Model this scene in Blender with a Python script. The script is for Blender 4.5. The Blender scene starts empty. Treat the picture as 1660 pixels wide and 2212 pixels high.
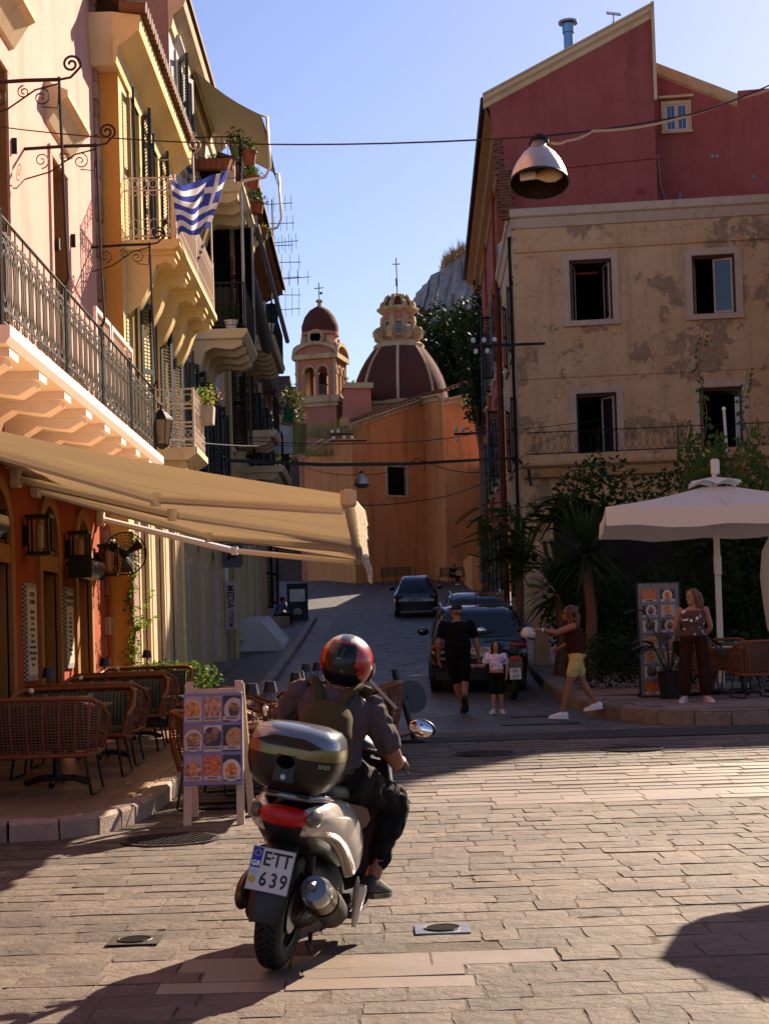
import bpy, bmesh, math, random
from mathutils import Vector as V, Matrix as M, Euler
from math import sin, cos, pi, radians as R, sqrt, atan2, tan
random.seed(7)
sc = bpy.context.scene
C = sc.collection
# ---------------------------------------------------------------- camera
# measurements are in units of a 1660 x 2212 view of the photograph
W_, H_, F_ = 1660.0, 2212.0, 3320.0
PPX, PPY = 830.0, 1266.0          # principal point (the lens is shifted)
CAM = V((0, 0, 1.5))
YAW, PITCH, ROLL = R(0.49), R(1.9), R(-1.72)
def cam_matrix():
    m = M.Rotation(-YAW, 4, 'Z') @ M.Rotation(pi/2 + PITCH, 4, 'X') @ M.Rotation(ROLL, 4, 'Z')
    return M.Translation(CAM) @ m
cd = bpy.data.cameras.new('camera'); cam = bpy.data.objects.new('camera', cd); C.objects.link(cam)
cam.matrix_world = cam_matrix()
cd.sensor_fit = 'VERTICAL'; cd.sensor_height = 36; cd.sensor_width = 27
cd.lens = F_/H_*36; cd.shift_y = (PPY-H_/2)/H_; cd.shift_x = -(PPX-W_/2)/H_
cd.clip_start = 0.1; cd.clip_end = 3000
sc.camera = cam
# ---------------------------------------------------------------- light
SUN_AZ, SUN_EL = R(57), R(30.5)     # azimuth from +X towards +Y
w = bpy.data.worlds.new('World'); sc.world = w; w.use_nodes = True
nt = w.node_tree; bg = nt.nodes['Background']
sky = nt.nodes.new('ShaderNodeTexSky'); sky.sky_type = 'NISHITA'; sky.sun_disc = False
sky.sun_elevation = SUN_EL; sky.sun_rotation = pi/2 - SUN_AZ
sky.air_density = 1.0; sky.dust_density = 0.4; sky.ozone_density = 3.0
wb = nt.nodes.new('ShaderNodeMix'); wb.data_type = 'RGBA'; wb.blend_type = 'MULTIPLY'; wb.inputs[0].default_value = 1
wb.inputs[7].default_value = (1.09, 0.95, 1.06, 1)      # white balance of the photograph
nt.links.new(sky.outputs[0], wb.inputs[6]); nt.links.new(wb.outputs[2], bg.inputs[0]); bg.inputs[1].default_value = 0.05
sl = bpy.data.lights.new('sun', 'SUN'); sl.energy = 5.0; sl.angle = R(0.53); sl.color = (1, 0.82, 0.635)
so = bpy.data.objects.new('sun', sl); C.objects.link(so)
so.rotation_euler = (V((cos(SUN_EL)*cos(SUN_AZ), cos(SUN_EL)*sin(SUN_AZ), sin(SUN_EL)))).to_track_quat('Z', 'Y').to_euler()
so.location = (20, 20, 40)
sc.view_settings.view_transform = 'Standard'; sc.view_settings.look = 'None'
sc.view_settings.exposure = 1.55; sc.view_settings.gamma = 1.0
try: sc.view_settings.use_curve_mapping = False
except Exception: pass
sc.cycles.max_bounces = 6; sc.cycles.diffuse_bounces = 3; sc.cycles.glossy_bounces = 3
sc.cycles.transparent_max_bounces = 12; sc.cycles.transmission_bounces = 5
sc.cycles.use_denoising = True; sc.cycles.caustics_reflective = False; sc.cycles.caustics_refractive = False
sc.cycles.sample_clamp_indirect = 6

# ---------------------------------------------------------------- picture measurements -> places
_CM = cam_matrix().to_3x3()
def ray(u, v): return (_CM @ V(((u-PPX)/F_, -(v-PPY)/F_, -1))).normalized()
def pl(u, v, p0, n):
    d = ray(u, v); n = V(n); return CAM + d*((V(p0)-CAM).dot(n)/d.dot(n))
def py(u, v, y): return pl(u, v, (0, y, 0), (0, 1, 0))
def px(u, v, x): return pl(u, v, (x, 0, 0), (1, 0, 0))
def pz(u, v, z): return pl(u, v, (0, 0, z), (0, 0, 1))

# ---------------------------------------------------------------- mesh builder
def lerp(a, b, t): return a+(b-a)*t
class B:
    def __init__(s): s.v = []; s.f = []; s.m = []
    def add(s, vs, fs, mi=0):
        o = len(s.v); s.v += [tuple(x) for x in vs]; s.f += [tuple(i+o for i in f) for f in fs]; s.m += [mi]*len(fs); return s
    def quad(s, a, b, c, d, mi=0): return s.add([a, b, c, d], [(0, 1, 2, 3)], mi)
    def box(s, c, d, rot=None, mi=0, ch=0):
        hx, hy, hz = d[0]/2, d[1]/2, d[2]/2
        if ch <= 0:
            vs = [V((x, y, z)) for z in (-hz, hz) for y in (-hy, hy) for x in (-hx, hx)]
            fs = [(0, 2, 3, 1), (4, 5, 7, 6), (0, 1, 5, 4), (2, 6, 7, 3), (0, 4, 6, 2), (1, 3, 7, 5)]
        else:
            e = min(ch, hx*.98, hy*.98, hz*.98)
            def ring(z, ix, iy):
                a, b = hx-ix, hy-iy
                return [V(p+(z,)) for p in ((-a, -b+e), (-a+e, -b), (a-e, -b), (a, -b+e), (a, b-e), (a-e, b), (-a+e, b), (-a, b-e))]
            vs = ring(-hz, e*.7, e*.7)+ring(-hz+e, 0, 0)+ring(hz-e, 0, 0)+ring(hz, e*.7, e*.7)
            fs = [tuple(reversed(range(8))), tuple(range(24, 32))]
            for k in range(3):
                for i in range(8):
                    j = (i+1) % 8; fs.append((k*8+i, k*8+j, k*8+8+j, k*8+8+i))
        if rot is not None:
            m = rot if isinstance(rot, M) else Euler(rot).to_matrix()
            m = m.to_3x3(); vs = [m @ q for q in vs]
        c = V(c); return s.add([q+c for q in vs], fs, mi)
    def b2(s, a, b, mi=0, ch=0):     # box from two corners
        return s.box([(a[i]+b[i])/2 for i in range(3)], [abs(b[i]-a[i]) for i in range(3)], None, mi, ch)
    def prism(s, poly, vec, mi=0):   # polygon (3d) extruded along vec
        n = len(poly); vec = V(vec); a = [V(p) for p in poly]; b = [p+vec for p in a]
        fs = [tuple(reversed(range(n))), tuple(range(n, 2*n))]+[(i, (i+1) % n, n+(i+1) % n, n+i) for i in range(n)]
        return s.add(a+b, fs, mi)
    def loft(s, rings, mi=0, cap=True, closed=True):
        n = len(rings[0]); vs = [p for r in rings for p in r]; fs = []
        for k in range(len(rings)-1):
            for i in range(n if closed else n-1):
                j = (i+1) % n; fs.append((k*n+i, k*n+j, (k+1)*n+j, (k+1)*n+i))
        if cap and closed: fs += [tuple(reversed(range(n))), tuple(range((len(rings)-1)*n, len(rings)*n))]
        return s.add(vs, fs, mi)
    def tube(s, pts, r, n=6, mi=0, cyc=False, flat=None):
        pts = [V(p) for p in pts]; k = len(pts); rr = r if isinstance(r, (list, tuple)) else [r]*k
        rings = []; up = None
        for i, p in enumerate(pts):
            if cyc: t = pts[(i+1) % k]-pts[i-1]
            else: t = pts[min(i+1, k-1)]-pts[max(i-1, 0)]
            if t.length < 1e-9: t = V((0, 0, 1))
            t.normalize()
            if up is None:
                up = V((0, 0, 1)) if abs(t.z) < .9 else V((1, 0, 0))
                if flat is not None: up = V(flat[0])
            a = up.cross(t)
            if a.length < 1e-6: a = V((1, 0, 0)).cross(t)
            a.normalize(); b = t.cross(a); up = b
            fb = flat[1] if flat is not None else 1
            rings.append([p+(a*cos(q)+b*sin(q)*fb)*rr[i] for q in [2*pi*j/n+pi/n for j in range(n)]])
        if cyc: rings.append(rings[0])
        return s.loft(rings, mi, cap=not cyc)
    def lathe(s, prof, c=(0, 0, 0), n=16, mi=0, axis=None, a0=0, a1=2*pi, sx=1, sy=1, cap=True):
        c = V(c); full = abs(a1-a0-2*pi) < 1e-6; m = n if full else n+1
        q = V((0, 0, 1)).rotation_difference(V(axis)).to_matrix() if axis is not None else M.Identity(3)
        rings = [[c+q @ V((r*cos(a0+(a1-a0)*j/n)*sx, r*sin(a0+(a1-a0)*j/n)*sy, z)) for j in range(m)] for r, z in prof]
        return s.loft(rings, mi, cap=full and cap, closed=full)
    def ell(s, c, r, n=12, k=8, mi=0, rot=None):
        c = V(c); r = (r, r, r) if not isinstance(r, (tuple, list, V)) else r
        m = Euler(rot).to_matrix() if rot is not None and not isinstance(rot, M) else (rot or M.Identity(3))
        rings = []
        for i in range(k+1):
            th = pi*(.02+.96*i/k)
            rings.append([c+m @ V((r[0]*sin(th)*cos(2*pi*j/n), r[1]*sin(th)*sin(2*pi*j/n), -r[2]*cos(th))) for j in range(n)])
        return s.loft(rings, mi)
    def xf(s, m): s.v = [tuple(m @ V(p)) for p in s.v]; return s
    def join(s, o, m=None):
        return s.add([m @ V(p) if m is not None else p for p in o.v], o.f, 0) if not o.m else s._j(o, m)
    def _j(s, o, m):
        k = len(s.v); s.v += [tuple(m @ V(p)) if m is not None else p for p in o.v]
        s.f += [tuple(i+k for i in f) for f in o.f]; s.m += o.m; return s
    def mesh(s, name, mats, smooth=None):
        me = bpy.data.meshes.new(name); me.from_pydata(s.v, [], s.f)
        for m in (mats if isinstance(mats, (list, tuple)) else [mats]): me.materials.append(m)
        if any(s.m): me.polygons.foreach_set('material_index', s.m)
        bm = bmesh.new(); bm.from_mesh(me); bmesh.ops.recalc_face_normals(bm, faces=bm.faces); bm.to_mesh(me); bm.free()
        if smooth: shade(me, smooth)
        return me
def shade(me, ang):
    me.polygons.foreach_set('use_smooth', [True]*len(me.polygons))
    if ang < 179: me.set_sharp_from_angle(angle=R(ang))
def tag(o, label=None, cat=None, group=None, kind=None):
    if label: o['label'] = label
    if cat: o['category'] = cat
    if group: o['group'] = group
    if kind: o['kind'] = kind
    return o
def ob(name, b, mats, parent=None, smooth=None, **k):
    me = b if isinstance(b, bpy.types.Mesh) else b.mesh(name, mats, smooth)
    o = bpy.data.objects.new(name, me); C.objects.link(o)
    if parent is not None: o.parent = parent
    return tag(o, **k)
def empty(name, loc=(0, 0, 0), rz=0, parent=None, **k):
    o = bpy.data.objects.new(name, None); o.empty_display_size = .1; C.objects.link(o); o.location = loc
    o.rotation_euler = (0, 0, rz)
    if parent is not None: o.parent = parent
    return tag(o, **k)
def copy_tree(o, parent=None):
    c = o.copy(); C.objects.link(c); c.parent = parent
    for ch in o.children: copy_tree(ch, c)
    return c
def arc(c, r, a0, a1, n, ax=(1, 0, 0), ay=(0, 0, 1)):
    c, ax, ay = V(c), V(ax), V(ay)
    return [c+ax*(r*cos(a0+(a1-a0)*i/n))+ay*(r*sin(a0+(a1-a0)*i/n)) for i in range(n+1)]
def spiral(c, r0, r1, a0, a1, n, ax=(1, 0, 0), ay=(0, 0, 1)):
    c, ax, ay = V(c), V(ax), V(ay); o = []
    for i in range(n+1):
        t = i/n; r = lerp(r0, r1, t); a = lerp(a0, a1, t); o.append(c+ax*(r*cos(a))+ay*(r*sin(a)))
    return o
def fuse(b, mats, voxel=.012, smooth=4, name='body', target=None):
    """one continuous skin over overlapping shapes"""
    me = b.mesh(name+'_raw', [mats[0] if isinstance(mats, (list, tuple)) else mats])
    o = bpy.data.objects.new('tmp', me); C.objects.link(o)
    md = o.modifiers.new('r', 'REMESH'); md.mode = 'VOXEL'; md.voxel_size = voxel; md.adaptivity = 0
    if smooth:
        ms = o.modifiers.new('s', 'SMOOTH'); ms.iterations = smooth; ms.factor = .5
    dg = bpy.context.evaluated_depsgraph_get(); dg.update()
    res = bpy.data.meshes.new_from_object(o.evaluated_get(dg)); res.name = name
    bpy.data.objects.remove(o); bpy.data.meshes.remove(me)
    res.materials.clear()
    for m in (mats if isinstance(mats, (list, tuple)) else [mats]): res.materials.append(m)
    shade(res, 180)
    return res
_txt = {}
def text_mesh(s, size, mat, ext=.001, sx=1.0, bold=0.0):
    """lettering standing in the x-z plane, facing -y, centred"""
    cu = bpy.data.curves.new('t', 'FONT'); cu.body = s; cu.size = size; cu.align_x = 'CENTER'; cu.align_y = 'CENTER'
    cu.extrude = ext; cu.offset = bold; cu.resolution_u = 3; cu.space_line = 1.0
    o = bpy.data.objects.new('t', cu); C.objects.link(o)
    dg = bpy.context.evaluated_depsgraph_get(); dg.update()
    me = bpy.data.meshes.new_from_object(o.evaluated_get(dg)); bpy.data.objects.remove(o)
    me.materials.clear(); me.materials.append(mat)
    me.transform(M.Rotation(pi/2, 4, 'X') @ M.Diagonal((sx, 1, 1, 1)))
    return me
def letter(s, size, mat, parent, m, sx=1.0, bold=0.0, name='lettering'):
    o = ob(name, text_mesh(s, size, mat, .0008, sx, bold), None, parent); o.matrix_local = m; return o
# ---------------------------------------------------------------- materials
MT = {}
def nodes(name):
    m = bpy.data.materials.new(name); m.use_nodes = True; MT[name] = m
    n = m.node_tree; return m, n, n.nodes['Principled BSDF']
def N(n, t, **k):
    x = n.nodes.new('ShaderNode'+t)
    for a, b in k.items():
        if a in x.inputs: x.inputs[a].default_value = b
        else: setattr(x, a, b)
    return x
def rgb(c): return (c[0], c[1], c[2], 1)
def coords(n, scale=1.0, kind='Object', sc3=None):
    t = N(n, 'TexCoord'); mp = N(n, 'Mapping')
    mp.inputs['Scale'].default_value = sc3 or (scale,)*3
    n.links.new(t.outputs[kind], mp.inputs[0]); return mp.outputs[0]
def ramp(n, src, stops):
    r = N(n, 'ValToRGB'); e = r.color_ramp.elements
    while len(e) < len(stops): e.new(.5)
    for x, (p, c) in zip(e, stops): x.position = p; x.color = rgb(c) if len(c) == 3 else c
    n.links.new(src, r.inputs[0]); return r.outputs[0]
def mixc(n, f, a, b, mode='MIX'):
    x = N(n, 'Mix', data_type='RGBA', blend_type=mode)
    for s, i in ((f, 0), (a, 6), (b, 7)):
        if isinstance(s, (int, float)): x.inputs[i].default_value = s
        elif isinstance(s, tuple): x.inputs[i].default_value = rgb(s)
        else: n.links.new(s, x.inputs[i])
    return x.outputs[2]
def noise(n, vec, scale, detail=4, rough=.55, dist=0):
    x = N(n, 'TexNoise'); x.inputs['Scale'].default_value = scale; x.inputs['Detail'].default_value = detail
    x.inputs['Roughness'].default_value = rough; x.inputs['Distortion'].default_value = dist
    n.links.new(vec, x.inputs['Vector']); return x.outputs[0]
def bump(n, p, h, strength=.3, dist=.01, prev=None):
    b = N(n, 'Bump'); b.inputs['Strength'].default_value = strength; b.inputs['Distance'].default_value = dist
    n.links.new(h, b.inputs['Height'])
    if prev is not None: n.links.new(prev, b.inputs['Normal'])
    n.links.new(b.outputs[0], p.inputs['Normal']); return b.outputs[0]
def pw(c): return tuple(.93*x**1.2 for x in c)     # film-like depth of the painted colours
def plain(name, c, rough=.6, metal=0, var=.12, scale=9, bmp=.08, spec=.4, trans=0, emis=None, coat=0, sheen=0):
    """a colour with slight uneven wear"""
    if name in MT: return MT[name]
    c = pw(c); m, n, p = nodes(name); vec = coords(n)
    f = noise(n, vec, scale, 5, .6)
    col = mixc(n, f, tuple(max(0, x*(1-var*1.6)) for x in c), tuple(min(1, x*(1+var)) for x in c))
    n.links.new(col, p.inputs['Base Color'])
    rr = N(n, 'MapRange'); rr.inputs[3].default_value = max(.02, rough-.12); rr.inputs[4].default_value = min(1, rough+.1)
    n.links.new(f, rr.inputs[0]); n.links.new(rr.outputs[0], p.inputs['Roughness'])
    p.inputs['Metallic'].default_value = metal; p.inputs['Specular IOR Level'].default_value = spec
    if bmp: bump(n, p, noise(n, vec, scale*9, 3), bmp, .004)
    if trans: p.inputs['Transmission Weight'].default_value = trans
    if coat: p.inputs['Coat Weight'].default_value = coat
    if sheen: p.inputs['Sheen Weight'].default_value = sheen
    if emis: p.inputs['Emission Color'].default_value = rgb(emis[0]); p.inputs['Emission Strength'].default_value = emis[1]
    return m
def plaster(name, c, c2, stain=(.25, .2, .15), sa=.5, peel=None, pa=.5, streak=.5, cracks=0, bs=.25, ps=1.0):
    """old lime render: blotches, rain streaks, hairline cracks, patches where the coat has come off"""
    c, c2, stain, peel = pw(c), pw(c2), pw(stain), (pw(peel) if peel else None)
    m, n, p = nodes(name); vec = coords(n); tall = coords(n, sc3=(1.5, 1.5, .16))
    big = noise(n, vec, .9, 6, .6, .3); fine = noise(n, vec, 14, 5, .65)
    col = mixc(n, ramp(n, big, [(.35, (0, 0, 0)), (.68, (1, 1, 1))]), c, c2)
    col = mixc(n, ramp(n, fine, [(.3, (.25,)*3), (.7, (0, 0, 0))]), col, tuple(x*.72 for x in c))
    st = ramp(n, noise(n, tall, 1.6, 5, .62), [(.5, (0, 0, 0)), (.75, (streak,)*3)])
    col = mixc(n, st, col, stain)
    sp = ramp(n, noise(n, vec, 2.6, 8, .7, .6), [(.58, (0, 0, 0)), (.72, (sa,)*3)])
    col = mixc(n, sp, col, stain)
    h = noise(n, vec, 30, 6, .7)
    hh = N(n, 'Math', operation='ADD'); n.links.new(h, hh.inputs[0]); n.links.new(big, hh.inputs[1]); hgt = hh.outputs[0]
    if peel:
        pm = ramp(n, noise(n, vec, .8*ps, 9, .68, .25), [(pa, (0, 0, 0)), (pa+.025, (1, 1, 1))])
        und = mixc(n, ramp(n, noise(n, vec, 7, 7, .7), [(.35, (0, 0, 0)), (.65, (1, 1, 1))]), peel, tuple(x*.62 for x in peel))
        col = mixc(n, pm, col, und)
        sb = N(n, 'Math', operation='SUBTRACT'); n.links.new(hgt, sb.inputs[0]); n.links.new(pm, sb.inputs[1]); hgt = sb.outputs[0]
    if cracks:
        vo = N(n, 'TexVoronoi', feature='DISTANCE_TO_EDGE'); vo.inputs['Scale'].default_value = .45
        ds = N(n, 'VectorMath', operation='ADD'); nz = N(n, 'TexNoise'); nz.inputs['Scale'].default_value = 1.7; nz.inputs['Detail'].default_value = 6
        n.links.new(vec, nz.inputs['Vector']); n.links.new(vec, ds.inputs[0]); n.links.new(nz.outputs[1], ds.inputs[1]); n.links.new(ds.outputs[0], vo.inputs['Vector'])
        ck = ramp(n, vo.outputs[0], [(.0, (cracks,)*3), (.006, (0, 0, 0))])
        col = mixc(n, ck, col, (.05, .035, .025))
    n.links.new(col, p.inputs['Base Color']); p.inputs['Roughness'].default_value = .92; p.inputs['Specular IOR Level'].default_value = .15
    bump(n, p, hgt, bs, .02)
    return m
def stone(name, c, c2, scale=6, bs=.5, rough=.8, isl=.35, spec=.3, dark=(.1, .08, .06)):
    c, c2, dark = pw(c), pw(c2), pw(dark); m, n, p = nodes(name); vec = coords(n)
    oi = N(n, 'ObjectInfo'); ge = N(n, 'NewGeometry'); ad = N(n, 'Math', operation='ADD'); fr = N(n, 'Math', operation='FRACT')
    n.links.new(oi.outputs['Random'], ad.inputs[0]); n.links.new(ge.outputs['Random Per Island'], ad.inputs[1]); n.links.new(ad.outputs[0], fr.inputs[0])
    f = noise(n, vec, scale, 8, .68, .4)
    col = mixc(n, ramp(n, f, [(.3, (0, 0, 0)), (.7, (1, 1, 1))]), c, c2)
    v = ramp(n, fr.outputs[0], [(0, (1-isl,)*3), (.5, (1, .98, .96)), (1, (1+isl*.45, 1+isl*.38, 1+isl*.3))])
    col = mixc(n, 1.0, col, v, 'MULTIPLY')
    col = mixc(n, 1.0, col, ramp(n, noise(n, vec, .55, 6, .65), [(.28, (.5, .48, .46)), (.52, (.95, .95, .95)), (.75, (1.16, 1.12, 1.08))]), 'MULTIPLY')
    sp = ramp(n, noise(n, vec, scale*4, 6, .75), [(.56, (0, 0, 0)), (.76, (.6,)*3)])
    col = mixc(n, sp, col, dark)
    n.links.new(col, p.inputs['Base Color']); p.inputs['Roughness'].default_value = rough; p.inputs['Specular IOR Level'].default_value = spec
    a = bump(n, p, noise(n, vec, scale*2.2, 8, .66, .5), bs, .03)
    bump(n, p, noise(n, vec, scale*16, 4, .7), bs*.6, .006, a)
    return m
def glassy(name, c=(.02, .025, .03), rough=.06): 
    m, n, p = nodes(name); vec = coords(n)
    p.inputs['Base Color'].default_value = rgb(c); p.inputs['Roughness'].default_value = rough; p.inputs['Specular IOR Level'].default_value = .6
    bump(n, p, noise(n, vec, 1.5, 2), .02, .05); return m
def clear(name, c=(1, 1, 1), rough=.03):
    m, n, p = nodes(name); p.inputs['Base Color'].default_value = rgb(c); p.inputs['Roughness'].default_value = rough
    p.inputs['Transmission Weight'].default_value = 1; p.inputs['IOR'].default_value = 1.3
    bump(n, p, noise(n, coords(n), 60, 2), .3, .004); return m
def cloth(name, c, trans=.35, rough=.85, weave=260, var=.08, fold=0):
    c = pw(c); m, n, p = nodes(name); vec = coords(n)
    f = noise(n, vec, 1.4, 5, .6)
    col = mixc(n, f, tuple(x*(1-var*1.5) for x in c), tuple(min(1, x*(1+var)) for x in c))
    n.links.new(col, p.inputs['Base Color']); p.inputs['Roughness'].default_value = rough; p.inputs['Specular IOR Level'].default_value = .15
    h = noise(n, vec, weave, 2)
    nb = bump(n, p, h, .12, .002)
    if fold: nb = bump(n, p, noise(n, coords(n, sc3=(6, 6, 2)), fold*1.6, 4, .55, .8), .9, .035, nb)
    if trans:
        t = N(n, 'BsdfTranslucent'); n.links.new(col, t.inputs[0]); mx = N(n, 'MixShader'); mx.inputs[0].default_value = trans
        o = n.nodes['Material Output']; n.links.new(p.outputs[0], mx.inputs[1]); n.links.new(t.outputs[0], mx.inputs[2]); n.links.new(mx.outputs[0], o.inputs[0])
    return m
def leafm(name, c, c2, trans=.3):
    m, n, p = nodes(name); ge = N(n, 'NewGeometry')
    col = mixc(n, ge.outputs['Random Per Island'], c, c2); n.links.new(col, p.inputs['Base Color']); p.inputs['Roughness'].default_value = .65
    p.inputs['Specular IOR Level'].default_value = .12
    t = N(n, 'BsdfTranslucent'); n.links.new(mixc(n, .5, col, (.16, .24, .02)), t.inputs[0]); mx = N(n, 'MixShader'); mx.inputs[0].default_value = trans
    o = n.nodes['Material Output']; n.links.new(p.outputs[0], mx.inputs[1]); n.links.new(t.outputs[0], mx.inputs[2]); n.links.new(mx.outputs[0], o.inputs[0])
    return m
# walls
M_pink = plaster('pink_render', (.74, .43, .35), (.70, .45, .385), (.58, .27, .21), .45, streak=.55, bs=.3)
M_pinkw = plaster('pale_pink_soffit', (.86, .70, .62), (.88, .74, .66), (.74, .56, .48), .2, streak=.1, bs=.1)
M_orange = plaster('terracotta_render', (.38, .095, .037), (.42, .12, .045), (.26, .065, .03), .4, streak=.4, bs=.25)
M_surr = plaster('ochre_surround', (.38, .205, .09), (.42, .24, .105), (.27, .14, .07), .3, streak=.2, bs=.2)
M_yellow = plaster('yellow_render', (.80, .61, .31), (.83, .66, .36), (.66, .46, .22), .3, streak=.3, bs=.15)
M_yelshade = plaster('shaded_yellow_render', (.66, .36, .10), (.70, .40, .12), (.55, .28, .09), .3, streak=.3, bs=.15)  # yellow render with the side wall's shade and bounce put into the colour
M_cream = plaster('cream_trim', (.70, .56, .36), (.74, .62, .42), (.35, .25, .16), .5, streak=.4, bs=.2)
M_white = plaster('greyed_white_render', (.60, .56, .54), (.66, .62, .58), (.38, .33, .28), .5, streak=.5, bs=.2)
M_sand = plaster('sandy_render', (.58, .40, .20), (.62, .45, .24), (.34, .24, .14), .5, streak=.5, bs=.2)
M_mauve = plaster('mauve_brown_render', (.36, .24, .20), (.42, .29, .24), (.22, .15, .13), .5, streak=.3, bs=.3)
M_red = plaster('rose_red_render', (.40, .13, .115), (.45, .165, .145), (.28, .08, .07), .45, streak=.55, bs=.2, peel=(.5, .44, .42), pa=.735, ps=2.6)
M_old = plaster('weathered_cream_render', (.70, .46, .25), (.78, .55, .33), (.40, .28, .18), .5, streak=.55, cracks=.55, bs=.35, peel=(.52, .37, .235), pa=.55, ps=.7)
M_oldtrim = plaster('worn_white_surround', (.62, .49, .37), (.68, .54, .41), (.36, .22, .15), .6, streak=.3, bs=.3, peel=(.40, .22, .15), pa=.66, ps=3)
M_church = plaster('church_orange_render', (.70, .31, .12), (.76, .37, .16), (.40, .17, .08), .6, streak=.7, bs=.2)
M_churchp = plaster('church_pink_render', (.54, .24, .17), (.58, .28, .2), (.33, .16, .12), .5, streak=.5, bs=.2)
M_chtrim = plaster('church_stone_trim', (.58, .43, .25), (.64, .50, .32), (.2, .15, .1), .8, streak=.7, bs=.4)
M_dome = plaster('oxblood_dome', (.17, .05, .035), (.13, .07, .055), (.09, .075, .065), .8, streak=.8, bs=.5)
M_black = plain('dark_interior', (.004, .0035, .003), .9, spec=0.05, bmp=0)  # near-black stands in for unlit space behind openings
M_dark = plain('dark_opening', (.012, .009, .007), .9, spec=.1, bmp=0)  # dark fill that stands in for shade inside openings
M_shut = plain('dark_green_shutter', (.016, .028, .026), .5, var=.3)
M_shutbl = plain('blue_green_shutter', (.018, .035, .046), .5, var=.3)
M_shutbr = plain('brown_shutter', (.15, .05, .02), .6, var=.3)
M_iron = plain('rusty_iron', (.045, .028, .02), .7, .3, var=.5, scale=30)
M_irong = plain('green_black_iron', (.026, .028, .024), .55, .3, var=.5, scale=25)
M_gold = plain('worn_gilt_iron', (.16, .12, .07), .5, .5, var=.5, scale=25)
M_ironw = plain('peeling_white_iron', (.62, .50, .42), .6, var=.35, scale=40)
M_tile = stone('roof_tile', (.30, .14, .07), (.2, .11, .07), 8, .5)
M_wood = plain('old_wood', (.17, .08, .04), .7, var=.4, scale=20)
M_redframe = plain('red_brown_frame', (.13, .05, .035), .7, var=.4, scale=25)
M_metal = plain('grey_metal', (.42, .42, .44), .35, .8)
M_grey = plain('grey_paint', (.33, .33, .34), .5)
M_wpaint = plain('white_paint', (.72, .66, .58), .5, var=.1)
M_blk = plain('black_plastic', (.012, .012, .013), .45, var=.2)
M_blkg = plain('black_gloss', (.008, .008, .009), .2, var=.1, bmp=0)
M_cable = plain('black_cable', (.01, .009, .009), .6)
M_porc = plain('white_porcelain', (.8, .78, .75), .25, bmp=0)
M_glass = glassy('window_glass')
M_glassb = glassy('sky_blue_window_glass', (.03, .09, .2), .12)
M_brick = stone('old_brick', (.30, .14, .09), (.22, .12, .085), 9, .7)
M_corner = stone('pale_corner_stone', (.52, .36, .28), (.45, .30, .23), 7, .6)
# ---------------------------------------------------------------- frames on walls, walls with openings
class Fr:
    def __init__(s, o, d, n): s.o = V(o); s.d = V(d).normalized(); s.n = V(n).normalized()
    def p(s, a, z, out=0): return s.o+s.d*a+V((0, 0, z))+s.n*out
    def uv(s, u, v, out=0):
        q = pl(u, v, s.o+s.n*out, s.n); return (q-s.o).dot(s.d), q.z-s.o.z
    def m(s, a=0, z=0, out=0):   # local x along wall, y into wall, z up
        return M.Translation(s.p(a, z, out)) @ M(((s.d.x, -s.n.x, 0, 0), (s.d.y, -s.n.y, 0, 0), (0, 0, 1, 0), (0, 0, 0, 1)))
    def box(s, b, a0, a1, z0, z1, o0, o1, mi=0):
        vs = [s.p(a, z, o) for z in (z0, z1) for o in (o0, o1) for a in (a0, a1)]
        return b.add(vs, [(0, 2, 3, 1), (4, 5, 7, 6), (0, 1, 5, 4), (2, 6, 7, 3), (0, 4, 6, 2), (1, 3, 7, 5)], mi)
    def prof(s, b, a0, a1, prof, mi=0):   # profile of (out, z) swept along the wall
        r0 = [s.p(a0, z, o) for o, z in prof]; r1 = [s.p(a1, z, o) for o, z in prof]
        return b.loft([r0, r1], mi)
def wall(b, fr, a0, a1, z0, z1, holes, depth=.3, mi=0, mr=1):
    """holes: (a, a, z, z, arch) ; arch = rise of a rounded head"""
    As = sorted(set([a0, a1]+[x for h in holes for x in h[:2]])); Zs = sorted(set([z0, z1]+[x for h in holes for x in h[2:4]]))
    As = [x for x in As if a0 <= x <= a1]; Zs = [x for x in Zs if z0 <= x <= z1]
    for i in range(len(As)-1):
        k = 0
        while k < len(Zs)-1:
            ca, cz = (As[i]+As[i+1])/2, (Zs[k]+Zs[k+1])/2
            if any(h[0] < ca < h[1] and h[2] < cz < h[3] for h in holes): k += 1; continue
            j = k
            while j+1 < len(Zs)-1 and not any(h[0] < ca < h[1] and h[2] < (Zs[j+1]+Zs[j+2])/2 < h[3] for h in holes): j += 1
            b.quad(fr.p(As[i], Zs[k]), fr.p(As[i+1], Zs[k]), fr.p(As[i+1], Zs[j+1]), fr.p(As[i], Zs[j+1]), mi); k = j+1
    for h in holes:
        a, c, z, t = h[:4]; r = h[4] if len(h) > 4 else 0; n = 12; zs = t-r
        out = [(a, z), (a, zs)]+[((a+c)/2-(c-a)/2*cos(pi*q/n), zs+r*sin(pi*q/n)) for q in range(1, n)]+[(c, zs), (c, z)] if r else [(a, z), (a, t), (c, t), (c, z)]
        for q in range(len(out)-1):
            p0, p1 = out[q], out[q+1]
            b.quad(fr.p(*p0), fr.p(*p1), fr.p(*p1, -depth), fr.p(*p0, -depth), mr)
        if z > z0+.01: b.quad(fr.p(a, z), fr.p(c, z), fr.p(c, z, -depth), fr.p(a, z, -depth), mr)
        if r:
            hp = [(a, zs)]+out[2:-2]+[(c, zs)]
            for q in range(len(hp)-1):
                p0, p1 = hp[q], hp[q+1]
                b.quad(fr.p(*p0), fr.p(*p1), fr.p(p1[0], t), fr.p(p0[0], t), mi)
    return b
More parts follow.
